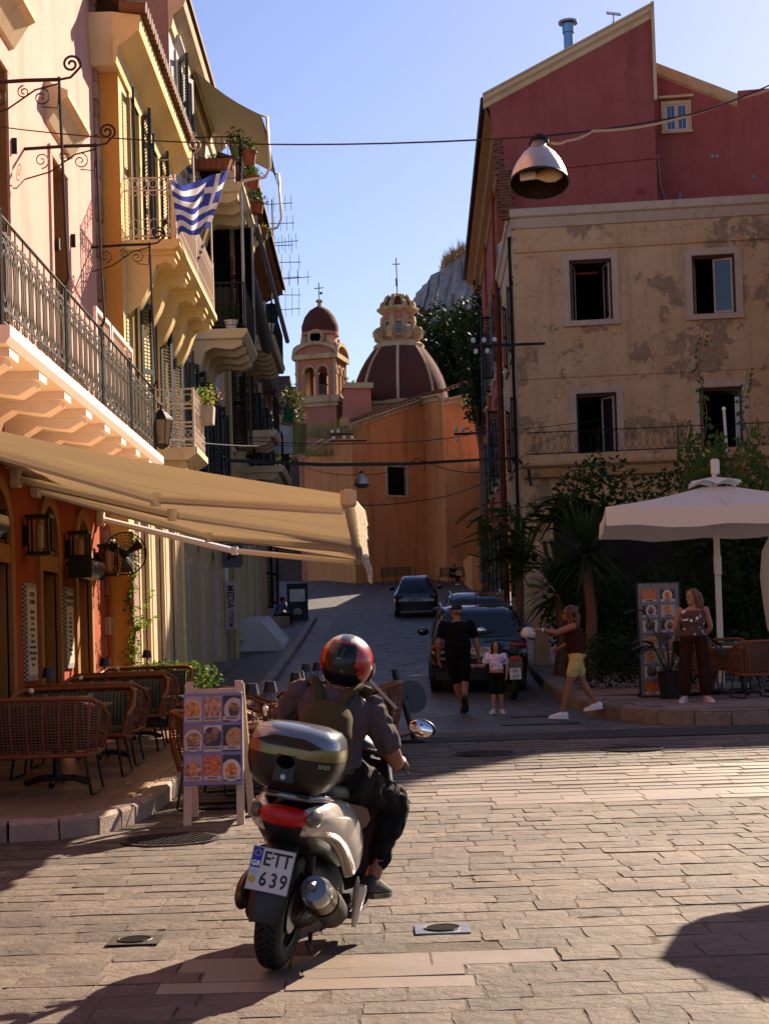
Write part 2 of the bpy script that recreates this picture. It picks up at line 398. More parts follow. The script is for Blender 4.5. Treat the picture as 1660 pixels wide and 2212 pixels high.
def surround(b, fr, a, c, z, t, w=.14, o=.05, mi=0, arch=0, sill=True, n=14, i=.0):
    """raised frame round an opening"""
    if arch:
        zs = t-arch; oc = (a+c)/2; ri = (c-a)/2
        pi_ = [(a, z)]+[(oc-ri*cos(pi*q/n), zs+arch*sin(pi*q/n)) for q in range(n+1)]+[(c, z)]
        po = [(a-w, z)]+[(oc-(ri+w)*cos(pi*q/n), zs+(arch+w)*sin(pi*q/n)) for q in range(n+1)]+[(c+w, z)]
        for q in range(len(pi_)-1):
            A, B_, C_, D = pi_[q], pi_[q+1], po[q+1], po[q]
            b.quad(fr.p(*A, o), fr.p(*B_, o), fr.p(*C_, o), fr.p(*D, o), mi)
            b.quad(fr.p(*D, o), fr.p(*C_, o), fr.p(*C_, 0), fr.p(*D, 0), mi)
            b.quad(fr.p(*A, o), fr.p(*B_, o), fr.p(*B_, -.02), fr.p(*A, -.02), mi)
        return b
    fr.box(b, a-w, a, z, t, i, o, mi); fr.box(b, c, c+w, z, t, i, o, mi); fr.box(b, a-w, c+w, t, t+w, i, o+.004, mi)
    if sill: fr.box(b, a-w-.03, c+w+.03, z-w*.8, z, i, o+.05, mi)
    return b
def shutter_leaf(w, h, slats=None, th=.04):
    """louvred leaf, local x 0..w, y thickness, z 0..h"""
    b = B(); s = .07
    b.b2((0, 0, 0), (s, th, h)); b.b2((w-s, 0, 0), (w, th, h)); b.b2((s, 0, 0), (w-s, th, .1)); b.b2((s, 0, h-.1), (w-s, th, h)); b.b2((s, 0, h*.48), (w-s, th, h*.48+.09))
    n = slats or max(6, int(h/.065))
    for i in range(n):
        z = .12+(h-.24)*(i+.5)/n
        if abs(z-h*.48-.045) < .06: continue
        b.box((w/2, th/2, z), (w-2*s, .045, .008), (R(38), 0, 0))
    return b
_sl = {}
def shutter(fr, a, z, w, h, ang, mat, parent, hinge=1, out=.06):
    """leaf hinged at a; ang 0 = shut, 180 = folded back on the wall"""
    key = (round(w, 2), round(h, 2), mat.name)
    if key not in _sl: _sl[key] = shutter_leaf(w, h).mesh('shutter', mat)
    o = ob('shutter', _sl[key], None, parent)
    m = fr.m(a, z, out) @ M.Rotation(R(-ang if hinge > 0 else ang-180 + 360), 4, 'Z')
    o.matrix_world = m; o.matrix_parent_inverse = M.Identity(4); return o
def rail_run(p0, p1, h, mat, parent, step=.11, r=.007, bars=True, post=.014, name='railing'):
    """straight iron rail between two floor points"""
    p0, p1 = V(p0), V(p1); b = B(); up = V((0, 0, h)); L = (p1-p0).length
    b.tube([p0+up, p1+up], post, 6); b.tube([p0+V((0, 0, .08)), p1+V((0, 0, .08))], post*.7, 4)
    for q in (p0, p1): b.tube([q, q+up], post, 6)
    if bars:
        n = max(2, int(L/step))
        for i in range(1, n): q = p0.lerp(p1, i/n); b.tube([q+V((0, 0, .08)), q+up], r, 4)
    return ob(name, b, mat, parent)
def console(fr, a, z, out, w=.22, h=.5, mi=0, b=None, style=0):
    """scrolled bracket under a balcony: side profile extruded by w"""
    if style == 0: pr = [(0, 0), (out, 0), (out, -.14), (out*.93, -.2), (out*.8, -.16), (out*.62, -.2), (out*.42, -h*.62), (out*.26, -h*.86), (.02, -h), (0, -h)]
    else: pr = [(0, 0), (out*.98, 0), (out*.98, -.13), (out*.80, -.22), (out*.62, -.2), (out*.42, -.17), (out*.25, -.26), (out*.12, -h*.9), (0, -h)]
    b = b or B(); b.loft([[fr.p(a-w/2, z+q, o) for o, q in pr], [fr.p(a+w/2, z+q, o) for o, q in pr]], mi); return b
# ---------------------------------------------------------------- ground
PRO = [(-40, 0), (8, 0), (14, .06), (20, .20), (25, .27), (29, .40), (36, .80), (47, 1.48), (58, 2.24), (75, 3.6), (92, 5.0), (110, 5.4), (400, 5.4)]
def zr(y):
    for (a, p), (c, q) in zip(PRO, PRO[1:]):
        if y <= c: return lerp(p, q, max(0, (y-a)/(c-a)))
    return PRO[-1][1]
M_sand_joint = stone('sandy_joint', (.20, .162, .128), (.135, .108, .085), 9, .8, .95)
M_pav = stone('worn_paving_stone', (.235, .192, .156), (.15, .12, .097), 6, .85, .78, .3)
M_pavs = stone('smooth_pale_slab', (.30, .24, .193), (.25, .198, .158), 2.2, .18, .5, .18, .45, (.3, .22, .17))
def cobble_mat():
    m, n, p = nodes('street_setts'); vec = coords(n)
    br = N(n, 'TexBrick'); br.offset = .5
    br.inputs['Scale'].default_value = 1; br.inputs['Brick Width'].default_value = .34; br.inputs['Row Height'].default_value = .17
    br.inputs['Mortar Size'].default_value = .012; br.inputs['Mortar Smooth'].default_value = .4; br.inputs['Bias'].default_value = .1
    br.inputs['Color1'].default_value = (.08, .066, .056, 1); br.inputs['Color2'].default_value = (.043, .036, .031, 1); br.inputs['Mortar'].default_value = (.045, .04, .035, 1)
    nz = N(n, 'TexNoise'); nz.inputs['Scale'].default_value = 1.3; n.links.new(vec, nz.inputs['Vector'])
    ds = N(n, 'VectorMath', operation='MULTIPLY_ADD'); ds.inputs[1].default_value = (.12, .12, 0); n.links.new(nz.outputs[1], ds.inputs[0]); n.links.new(vec, ds.inputs[2])
    n.links.new(ds.outputs[0], br.inputs['Vector'])
    col = mixc(n, noise(n, vec, 2.2, 6, .7), br.outputs[0], (.055, .045, .038)); n.links.new(col, p.inputs['Base Color'])
    rr = ramp(n, noise(n, vec, 3, 4), [(.3, (.42,)*3), (.7, (.72,)*3)]); n.links.new(rr, p.inputs['Roughness']); p.inputs['Specular IOR Level'].default_value = .5
    iv = N(n, 'Math', operation='SUBTRACT'); iv.inputs[0].default_value = 1; n.links.new(br.outputs['Fac'], iv.inputs[1])
    a = bump(n, p, iv.outputs[0], .9, .02); bump(n, p, noise(n, vec, 16, 5), .4, .015, a); return m
M_sett = cobble_mat()
def sheet(name, xs, ys, zf, mat, **k):
    b = B(); n = len(xs)
    vs = [(x, y, zf(x, y)) for y in ys for x in xs]
    fs = [(j*n+i, j*n+i+1, (j+1)*n+i+1, (j+1)*n+i) for j in range(len(ys)-1) for i in range(n-1)]
    b.add(vs, fs); return ob(name, b, mat, **k)
YS = [-40, 0, 6, 8, 10, 12, 14, 17, 20, 22, 25, 27, 29, 32, 36, 40, 47, 52, 58, 66, 75, 84, 92, 110]
M_earth = plain('earth', (.16, .12, .08), .95, var=.3, scale=2)
sheet('ground', [-400, -60, 0, 60, 400], [-300, -40, 8, 20, 40, 60, 92, 400], lambda x, y: zr(y)-.25, M_earth, kind='structure')
square = sheet('square_paving', [-14, -8, -4, 0, 4, 8, 14, 30], [-40, 0, 6, 8, 10, 12, 14, 17, 20.6], lambda x, y: zr(y)-.006, M_sand_joint, kind='structure')
sheet('street', [-6, -3, 0, 3, 6, 14, 30], [20.6, 22, 25, 27, 29, 32, 36, 40, 47, 52, 58, 66, 75, 84, 92, 110], lambda x, y: zr(y)-.004, M_sett, kind='structure')
# paving stones of the square: the nearest one by one, the rest joined
def paving():
    rnd = random.Random(3); near = []; far = B(); hid = B()
    ex = [(-.38, 7.1, .1), (1.32, 8.05, .22)]
    y = 4.9; row = 0
    while y < 20.4:
        h = rnd.uniform(.2, .3) if y < 13 else rnd.uniform(.24, .3)
        slab = (12.9 < y < 15.6)
        x = -6.5+rnd.uniform(0, .5); sk = rnd.uniform(-.012, .012)
        while x < 13:
            smooth = (slab and x > .3+.5*sin(row*1.7)) or (6.5 < y < 7.3 and -1.0 < x < .45-.22*(row % 3))
            w = rnd.uniform(.4, .85) if smooth else rnd.choice([.2, .25, .3, .36, .42, .5])*rnd.uniform(.85, 1.15)
            g = .006 if smooth else rnd.uniform(.003, .008)
            cx, cy = x+w/2, y+h/2
            u_in = abs(cx/max(cy, 1)-(-.005)) < .255+.5/cy
            if cx < terr_x(cy)-.3 or (cx > 4.0 and cy > 19.3): x += w; continue
            dz = rnd.uniform(-.0025, .003) if not smooth else rnd.uniform(-.002, .002)
            tx, ty = rnd.uniform(-.006, .006), rnd.uniform(-.008, .008)
            jit = .0 if smooth else .008
            cs = [(x+g, y+g), (x+w-g, y+g), (x+w-g, y+h-g), (x+g, y+h-g)]
            nx, ny = (4, 3) if (cy < 12.5 and not smooth) else (2, 1)
            ring = []
            b = B(); gx, gy = nx+1, ny+1; vs = []
            for j in range(gy):
                for i in range(gx):
                    fx, fy = i/nx, j/ny
                    px_, py_ = x+g+(w-2*g)*fx, y+g+(h-2*g)*fy
                    edge = (i in (0, nx)) or (j in (0, ny))
                    if jit: px_ += rnd.uniform(-jit, jit)*(1 if edge else .5); py_ += rnd.uniform(-jit, jit)*(.8 if edge else .5)
                    z = zr(cy)+(cy-py_)*-.004+dz+(px_-cx)*tx+(py_-cy)*ty+(0 if not jit else rnd.uniform(-.002, .002))-(.003 if edge else 0)
                    vs.append((px_, py_+sk*(px_), z))
            fs = [(j*gx+i, j*gx+i+1, (j+1)*gx+i+1, (j+1)*gx+i) for j in range(ny) for i in range(nx)]
            per = [i for i in range(gx)]+[j*gx+nx for j in range(1, gy)]+[ny*gx+i for i in range(nx-1, -1, -1)]+[j*gx for j in range(ny-1, 0, -1)]
            o = len(vs); vs += [(vs[k][0], vs[k][1], vs[k][2]-.045) for k in per]
            fs += [(per[q], per[(q+1) % len(per)], o+(q+1) % len(per), o+q) for q in range(len(per))]
            b.add(vs, fs)
            if rnd.random() < .012 and not smooth and cy < 12: x += w; continue    # a stone is missing
            if u_in and len(near) < 292 and 5.3 < cy: near.append((b, smooth))
            elif 4.9 < cy:
                far.add(b.v, b.f, 1 if smooth else 0)
            x += w
        y += h; row += 1
    for b, s in near: ob('paving_stone', b.mesh('paving_stone', M_pavs if s else M_pav, 40), None, square)
    ob('paving_stones', far.mesh('paving_stones', [M_pav, M_pavs], 40), None, square, kind='stuff')
TK = [(11.68, -6), (11.7, -2.8), (11.78, -2.35), (11.95, -2.16), (12.3, -2.04), (12.8, -1.95), (13.6, -1.9), (27.3, -1.88)]
def terr_x(y):
    if y < TK[0][0] or y > 27.3: return -99
    for (a, p), (c, q) in zip(TK, TK[1:]):
        if y <= c: return lerp(p, q, (y-a)/(c-a))
    return -99
paving()
# ---------------------------------------------------------------- raised terrace, pavements, kerbs
M_terr = stone('terrace_slab', (.44, .325, .25), (.37, .265, .20), 3, .15, .35, .1, .5, (.33, .23, .17))
M_kerb = stone('pale_kerb_stone', (.50, .40, .33), (.40, .31, .25), 6, .7, .8, .25)
M_kerbr = stone('worn_kerb_stone', (.33, .27, .22), (.22, .175, .14), 6, .9, .85, .35, dark=(.06, .05, .04))
M_rpav = stone('grey_pink_flag', (.34, .27, .23), (.27, .21, .18), 4, .3, .6, .15, .4)
TZ = .15
def terrace():
    ys = [11.72, 11.8, 12, 12.3, 12.8, 13.6, 15.5, 17.5, 20, 22, 23.4]
    t = empty('cafe_terrace', (-3, 15, 0), kind='structure', label='raised pale stone terrace under the awning')
    t.location = (0, 0, 0)
    b = B()
    for a, c in zip(ys, ys[1:]):
        xa, xc = terr_x(a)-.12, terr_x(c)-.12
        b.quad((-5, a, zr(a)+TZ-.004), (xa, a, zr(a)+TZ-.004), (xc, c, zr(c)+TZ-.004), (-5, c, zr(c)+TZ-.004))
    ob('terrace_bed', b, M_terr, t)
    rnd = random.Random(5)
    # floor slabs
    y = 11.95; k = 0
    while y < 27:
        h = .62; x = -4.4+(.31 if k % 2 else 0)
        while x < -1.9:
            w = .62; x1 = min(x+w, terr_x(min(y+.05, 27))-.16, terr_x(min(y+h, 27))-.16)
            if x1-x > .12:
                dz = rnd.uniform(0, .0015)
                ob('slab', B().box(((x+x1)/2, y+h/2, zr(y+h/2)+TZ+dz), (x1-x-.006, h-.006, .014), (atan2(zr(y+h)-zr(y), h), 0, 0)), M_terr, t)
            x += w
        y += h; k += 1
    # kerb blocks follow the rounded corner
    path = [V((-3.9, 11.66)), V((-3.3, 11.66)), V((-2.8, 11.7)), V((-2.42, 11.77)), V((-2.16, 11.95)), V((-2.04, 12.3)), V((-1.95, 12.8)), V((-1.9, 13.5))]
    yy = 14.2
    while yy < 27.2: path.append(V((-1.89, yy))); yy += .8
    for a, c in zip(path, path[1:]):
        d = (c-a).normalized(); nn = V((d.y, -d.x)); e = .008
        a2, c2 = a+d*e, c-d*e
        z0, z1 = zr(a.y), zr(c.y); j = rnd.uniform(-.006, .006); top = TZ+rnd.uniform(.002, .009)
        q = []
        for (p, z) in ((a2, z0), (c2, z1)):
            n2 = nn
            q.append([V((p.x-n2.x*.14, p.y-n2.y*.14, z-.05)), V((p.x+j, p.y, z-.05)), V((p.x+j+rnd.uniform(-.008, .008), p.y, z+top-.03)), V((p.x-n2.x*.025, p.y-n2.y*.025, z+top)), V((p.x-n2.x*.14, p.y-n2.y*.14, z+top))])
        ob('kerb_stone', B().loft(q), M_kerb, t)
terrace()
def left_pavement():
    t = empty('street_pavement_left', kind='structure', label='raised stone pavement along the left house fronts')
    ys = [28.3, 30, 32, 34, 36, 40, 44, 47, 52, 58]
    b = B()
    for a, c in zip(ys, ys[1:]): b.quad((-5, a, zr(a)+.17), (-2.12, a, zr(a)+.17), (-2.12, c, zr(c)+.17), (-5, c, zr(c)+.17))
    b.quad((-5, 28.3, zr(28)-.1), (-2.1, 28.3, zr(28)-.1), (-2.1, 28.3, zr(28.3)+.17), (-5, 28.3, zr(28.3)+.17))
    ob('flags', b, M_sett, t)
    y = 28.3
    while y < 57:
        L = random.uniform(.8, 1.3); z0, z1 = zr(y), zr(y+L)
        ob('kerb_stone', B().loft([[V((x, yy, z+q)) for x, q in ((-2.26, -.05), (-2.06, -.05), (-2.06, .155), (-2.08, .18), (-2.26, .18))] for yy, z in ((y+.01, z0), (y+L-.01, z1))]), M_rpav, t); y += L
    x = -4.9
    while x < -2.2:
        w_ = random.uniform(.5, .75); ob('kerb_stone', B().b2((x+.006, 28.14, zr(28)-.1), (min(x+w_, -2.06)-.006, 28.32, zr(28.3)+.185), ch=.015), M_kerb, t); x += w_
    # smooth gutter strip beside the kerb
    b = B()
    for a, c in zip(ys, ys[1:]): b.quad((-2.05, a, zr(a)+.004), (-1.45, a, zr(a)+.004), (-1.45, c, zr(c)+.004), (-2.05, c, zr(c)+.004))
    ob('gutter_strip', b, M_rpav, t)
left_pavement()
# right hand pavement: rounded corner, kerb blocks one by one
RK = [pz(u, v, zr(yy)) for u, v, yy in ((1660, 1563, 20), (1580, 1566, 20), (1500, 1567, 20), (1420, 1566, 20.1), (1340, 1560, 20.3), (1285, 1552, 20.8), (1235, 1535, 21.5), (1190, 1517, 22.5), (1155, 1499, 23.5), (1135, 1483, 25), (1122, 1466, 27))]
RPH = .19
def right_pavement():
    t = empty('street_pavement_right', kind='structure', label='raised flagged pavement with rounded kerb corner on the right')
    path = [V((p.x, p.y)) for p in RK]
    for p in path: pass
    d0 = (path[0]-path[1]).normalized(); path = [path[0]+d0*3.2*k for k in (4, 3, 2, 1)]+path
    last = path[-1]; path += [V((last.x+.05*k, last.y+1.6*k)) for k in range(1, 9)]
    # floor: fan to a far line on the right
    b = B(); H = RPH
    zt = lambda p: zr(p.y)+H
    for a, c in zip(path, path[1:]):
        fa, fc = V((max(a.x+6, 7) if a.y < 24 else a.x+8, a.y+9 if a.y < 24 else a.y)), V((max(c.x+6, 7) if c.y < 24 else c.x+8, c.y+9 if c.y < 24 else c.y))
        b.quad((a.x, a.y, zt(a)-.005), (c.x, c.y, zt(c)-.005), (fc.x, fc.y, zt(c)+.02), (fa.x, fa.y, zt(a)+.02))
    ob('pavement_bed', b, M_rpav, t)
    rnd = random.Random(9)
    for a, c in zip(path, path[1:]):
        n = max(1, int((c-a).length/.75+.5))
        for i in range(n):
            p, q = a.lerp(c, i/n), a.lerp(c, (i+1)/n); d = (q-p).normalized(); nn = V((d.y, -d.x)); nn = -nn if nn.dot(V((1, 1))) < 0 else nn
            p, q = p+d*.007, q-d*.007; j = rnd.uniform(-.008, .008)
            rr = [[V((r.x+nn.x*o, r.y+nn.y*o, zr(r.y)+z+(j if z > 0 else 0))) for o, z in ((.2, -.05), (-.01, -.05), (-.006, H-.03), (.02, H+.004), (.2, H+.004))] for r in (p, q)]
            ob('kerb_stone', B().loft(rr), M_kerbr, t)
    # flags
    for k in range(4):
        y0 = 20.88+k*.8
        x = (4.0, 3.72, 3.58, 3.55)[k]
        while x < 9:
            w_ = rnd.uniform(.55, .8); cx, cy = x+w_/2, y0+.4-.02*(x-3)
            ob('flagstone', B().box((cx, cy, zr(cy)+H+.001), (w_-.008, .79, .012), (.012, 0, -.03)), M_rpav, t); x += w_
right_pavement()
# asphalt band of the cross street along the right kerb
M_asph = stone('asphalt', (.07, .06, .055), (.05, .045, .042), 14, .5, .85, 0)
b = B(); pts = [(.2, 19.1), (3.0, 19.0), (20, 18.7)]; pt2 = [(.2, 19.6), (3.3, 20.1), (20, 20.6)]
for i in range(2): b.quad(*[(p[0], p[1], zr(p[1])+.006) for p in (pts[i], pts[i+1], pt2[i+1], pt2[i])])
ob('asphalt_band', b, M_asph, kind='structure')
# iron covers
def cover(u, v, r, label, plate=False):
    p = pz(u, v, 0); p = pz(u, v, zr(p.y)); p.z = zr(p.y)+.006
    t = empty('manhole_cover', p, label=label, cat='manhole cover')
    M_ci = plain('cast_iron', (.09, .075, .065), .6, .5, var=.4, scale=30)
    b = B().lathe([(r, -.02), (r, .006), (r*.93, .006), (r*.93, 0), (.001, 0)], n=28); ob('plate', b, M_ci, t, 30)
    st = B(); k = int(r*2/.05)
    for i in range(-k, k):
        for j in range(-k, k):
            x, y = i*.05+(.025 if j % 2 else 0), j*.05
            if x*x+y*y < (r*.88)**2: st.box((x, y, .005), (.034, .014, .012), (0, 0, .5 if (i+j) % 2 else -.5))
    ob('studs', st, M_ci, t, kind='stuff')
cover(368, 1814, .37, 'round studded iron manhole cover on the paving left of the scooter')
cover(1047, 1616, .36, 'round iron manhole cover in shade ahead of the scooter mirror')
cover(1365, 1606, .36, 'round iron manhole cover at the edge of the sunlit paving')
def drain(u, v, s, label):
    p = pz(u, v, 0); t = empty('drain_cover', (p.x, p.y, .006), label=label, cat='drain cover')
    M_ci = MT['cast_iron']; b = B()
    b.prism([(-s, -s*.9, 0), (s, -s*.9, 0), (s, s*.9, 0), (-s, s*.9, 0)], (0, 0, .004)); ob('plate', b, M_metal if v > 1990 and u > 700 else M_ci, t)
    ob('hole', B().lathe([(s*.62, 0), (s*.62, .007), (.001, .007)], n=20), M_black, t)
    ob('rim', B().tube(arc((0, 0, .006), s*.64, 0, 2*pi, 20, (1, 0, 0), (0, 1, 0)), .006, 5), M_ci, t)
drain(955, 2009, .14, 'square drain plate with a round hole beside the pale slabs')
drain(292, 2034, .13, 'dark drain plate with a round hole left of the scooter shadow')
for u, v, w_, d_, lab in ((1155, 1553, .75, .5, 'dark iron grating in the road by the kerb corner'), (1165, 1567, 1.1, .35, 'worn dark road plate in front of the kerb corner')):
    p = pz(u, v, .2); p.z = zr(p.y)+.004
    g = B().box((0, 0, 0), (w_, d_, .006))
    for i in range(9): g.box((-w_/2+w_*(i+.5)/9, 0, .004), (.02, d_*.9, .005))
    o = ob('road_grating', g, MT['cast_iron'], label=lab, cat='grating'); o.location = p
# ---------------------------------------------------------------- left: pink building with the long balcony
def hang(o, m): o.matrix_world = m; return o
XP, XY, XW = -3.95, -3.6, -3.55
FP = Fr((XP, 0, 0), (0, 1, 0), (1, 0, 0)); FY = Fr((XY, 0, 0), (0, 1, 0), (1, 0, 0)); FW = Fr((XW, 0, 0), (0, 1, 0), (1, 0, 0))
def pink_building():
    t = empty('pink_building', (XP, 16, 0), label='tall pink house with long iron balcony above the cream awning', cat='building'); t.location = (0, 0, 0)
    YE = 23.0
    # ground floor: three arched doors
    doors = [(15.55, 16.75), (18.35, 19.3), (20.55, 21.5)]
    holes = []
    for a, c in doors: holes += [(a, c, .2, 2.42), (a, c, 2.62, 3.22, .5)]
    holes += [(12.6, 13.7, .2, 2.42), (12.6, 13.7, 2.62, 3.22, .5)]
    ob('ground_floor_wall', wall(B(), FP, 5, YE, -.1, 4.15, holes, .15), [M_orange, M_surr], t)
    for a, c in doors+[(12.6, 13.7)]:
        b = surround(B(), FP, a, c, .2, 3.22, .16, .05, arch=.5)
        FP.box(b, a-.02, c+.02, 2.42, 2.62, -.13, .04); d = ob('door_surround', b, M_surr, t)
        b = B(); FP.box(b, a, c, .15, 2.45, -.18, -.14); ob('doorway_shade', b, M_black, d)  # black panel stands in for the unlit inside of the doorway
        b = B(); FP.box(b, a, c, 2.6, 3.24, -.18, -.14); ob('fanlight', b, M_dark, d)
    # upper wall
    hs = []
    def win(u0, u1, v0, v1): a, z1 = FP.uv((u0+u1)/2, v0); return a, z1
    wins = [(13.05, 14.2, 4.35, 7.9), (16.15, 17.15, 4.35, 8.0), (19.55, 20.55, 4.35, 7.8)]
    tops = [(13.2, 14.2, 11.2, 14.5), (16.3, 17.2, 11.2, 14.5), (19.7, 21.0, 11.6, 14.6)]
    ob('upper_wall', wall(B(), FP, 5, YE, 4.15, 19, wins+tops, .24), [M_pink, M_surr], t)
    for i, (a, c, z, h) in enumerate(wins):
        w_ = ob('window', surround(B(), FP, a, c, z, h, .12, .03, sill=False), M_pink, t)
        b = B(); FP.box(b, a, c, z, h, -.26, -.22); ob('pane', b, M_dark, w_)
        b = B(); FP.prof(b, a-.28, c+.28, [(0, h+.34), (.05, h+.36), (.22, h+.62), (.30, h+.66), (.30, h+.74), (.05, h+.86), (0, h+.86)]); ob('lintel_hood', b, M_cream, w_)
        b = B(); FP.box(b, a+.06, a+.12, h-1.2, h-1.05, -.3, .08); FP.box(b, c+.12, c+.15, h-.9, h-.72, 0, .09); ob('pintle', b, M_irong, w_)
    for a, c, z, h in tops:
        w_ = ob('window', surround(B(), FP, a, c, z, h, .1, .03, sill=False), M_pink, t)
        b = B(); FP.box(b, a, c, z, h, -.26, -.22); ob('pane', b, M_dark, w_)
    # rough corner stones
    z = .1; k = 0
    while z < 19:
        h = random.uniform(.24, .4); e = random.uniform(0, .03)
        ob('corner_stone', B().box((XP-.02+e/2, YE-.09, z+h/2), (.16+e, .26 if k % 2 else .2, h-.012), (0, 0, random.uniform(-.03, .03)), ch=.02), M_corner, t); z += h; k += 1
    ob('side_wall', B().quad((XP, YE, -.1), (-9, YE, -.1), (-9, YE, 19), (XP, YE, 19)), M_pink, t)
    # balcony
    XB = -3.1; ZB = 4.25; Y0, Y1 = 13.1, 22.55
    bal = ob('balcony', B().prism([(XP, Y0-.1, ZB-.16), (XB+.06, Y0-.1, ZB-.16), (XB+.1, Y0-.1, ZB-.1), (XB+.1, Y0-.1, ZB), (XP, Y0-.1, ZB)], (0, Y1-Y0+.16, 0)), M_pinkw, t)
    y = Y0+.25
    while y < Y1:
        ob('console', console(FP, y, ZB-.161, .86, .26, .62, style=1), M_pinkw, bal, 40)
        b = B(); FP.box(b, y-.17, y+.17, ZB-.24, ZB-.161, 0, .9); ob('console_cap', b, M_pinkw, bal); y += 1.18
    # iron railing: posts and interlaced ovals
    H = .98
    b = B(); b.tube([(XB, Y0, ZB+H), (XB, Y1, ZB+H)], .02, 6, flat=((0, 0, 1), .5)); b.tube([(XB, Y0, ZB+.06), (XB, Y1, ZB+.06)], .013, 5)
    b.tube([(XB, Y0, ZB+H-.13), (XB, Y1, ZB+H-.13)], .008, 4); b.tube([(XB, Y0, ZB+.19), (XB, Y1, ZB+.19)], .008, 4)
    b.tube([(XP, Y0, ZB+H), (XB, Y0, ZB+H)], .02, 6); b.tube([(XP, Y1, ZB+H), (XB, Y1, ZB+H)], .02, 6); ob('handrail', b, M_irong, bal)
    mo = B()
    def el(cy, cz, a, c, r=.009, n=18, mi=0): mo.tube([(0, cy+a*cos(2*pi*i/n), cz+c*sin(2*pi*i/n)) for i in range(n)], r, 4, mi, cyc=True)
    el(0, .48, .135, .30); el(0, .48, .075, .225, mi=1); el(.15, .48, .06, .29, .008, mi=1)
    for s in (-1, 1):
        for zc, q in ((.84, 1), (.14, -1)):
            mo.tube(spiral((0, s*.075, zc), .065, .015, -pi/2*q, (-pi/2+s*3.6*pi/2)*q, 14, (0, 1, 0)), .007, 4, 1)
    mo.tube([(0, .15, .06), (0, .15, .97)], .009, 4)
    mo.tube([(0, -.15, .7), (0, -.05, .8), (0, .05, .8), (0, .15, .7)], .007, 4); mo.tube([(0, -.15, .26), (0, -.05, .17), (0, .05, .17), (0, .15, .26)], .007, 4)
    mm = mo.mesh('baluster', [M_irong, M_gold]); n = 31
    for i in range(n):
        o = ob('baluster', mm, None, bal); o.location = (XB, Y0+(Y1-Y0)*(i+.5)/n, ZB)
    n = 3
    for i in range(n):
        o = ob('baluster', mm, None, bal); o.location = (XP+.12+.28*i, Y1, ZB); o.rotation_euler = (0, 0, pi/2)
    # posts carrying the blind frames
    for (yy, zt) in ((Y0, 5.45), (15.9, 7.42), (18.05, 7.42), (20.2, 5.3), (22.4, 7.36)):
        b = B(); b.tube([(XB, yy, ZB), (XB, yy, ZB+H+.05)], .03, 6)
        if zt > 6:
            b.tube([(XB, yy, ZB+H), (XB+.05, yy, ZB+H+.12), (XB+.03, yy, ZB+1.6), (XB, yy, zt+.03)], .016, 6)
            b.tube([(XP, yy, zt-.02), (XP+.5, yy, zt), (XB, yy, zt)], .022, 5)
            b.tube([(XB, yy, zt), (XB+.12, yy, zt+.02), (XB+.2, yy, zt+.1)]+spiral((XB+.13, yy, zt+.16), .1, .02, -.3, 3*pi, 22), .014, 5)
            b.tube([(XP, yy, zt-.38), (XP+.3, yy, zt-.3), (XP+.6, yy, zt-.1), (XB, yy, zt-.04)], .01, 4)
            for cx, cz, r0, a0, a1 in ((XP+.2, zt-.16, .1, -pi/2, 2.6*pi), (XP+.48, zt-.12, .07, pi/2, 3.6*pi), (XP+.66, zt-.18, .1, pi/2, -2.4*pi)):
                b.tube(spiral((cx, yy, cz), r0, .015, a0, a1, 20), .008, 4)
            b.tube([(XB, yy, zt-.06), (XB-.02, yy, zt-.3), (XP+.66, yy, zt-.28)], .008, 4)
        ob('blind_frame' if zt > 6 else 'rail_post', b, M_iron if zt > 6 else M_irong, bal)
    # wicker screen behind the far end of the rail
    M_wick = plain('wicker', (.36, .22, .15), .9, var=.4, scale=60)
    for ya, yb in ((19.4, 20.5), (20.6, 22.4)):
        b = B(); x = XP+.55
        for i in range(int((yb-ya)/.022)):
            yy = ya+.05+.022*i; b.box((x, yy, ZB+.95), (.01, .014, 1.0), (random.uniform(-.02, .02), 0, 0))
        sc_ = ob('wicker_screen', b, M_wick, bal, kind='stuff')
        b = B(); b.b2((x-.02, ya, ZB+.4), (x+.02, ya+.06, ZB+1.55)); b.b2((x-.02, yb-.06, ZB+.4), (x+.02, yb, ZB+1.55)); b.b2((x-.02, ya, ZB+1.5), (x+.021, yb, ZB+1.56)); b.b2((x-.02, ya, ZB+.4), (x+.021, yb, ZB+.46)); ob('frame', b, M_pinkw, sc_)
    # carriage lantern under the rail's end
    return t
pink_building()
def carriage_lantern(p, label, s=1.0):
    t = empty('wall_lantern', p, label=label, cat='lantern'); b = B()
    b.lathe([(.05, .30), (.07, .30), (.17, .2), (.18, .17), (.03, .17)], n=6); b.lathe([(.001, .42), (.02, .40), (.02, .34), (.06, .31), (.05, .3)], n=6)
    for k in range(6):
        a = 2*pi*k/6; b.tube([(.165*cos(a), .165*sin(a), .18), (.095*cos(a), .095*sin(a), -.2)], .009, 4)
    b.lathe([(.001, -.26), (.03, -.25), (.10, -.2), (.10, -.185), (.001, -.185)], n=6)
    b.tube([(0, 0, .4), (-.1, 0, .5), (-.35, 0, .42)], .012, 5); ob('frame', b, M_iron, t)
    ob('panes', B().lathe([(.09, -.18), (.155, .17)], n=6), plain('dusty_lantern_glass', (.35, .26, .17), .2, var=.2), t)
    t.scale = (s, s, s); return t
carriage_lantern((-3.02, 22.62, 4.62), 'six sided carriage lantern at the end of the long balcony')
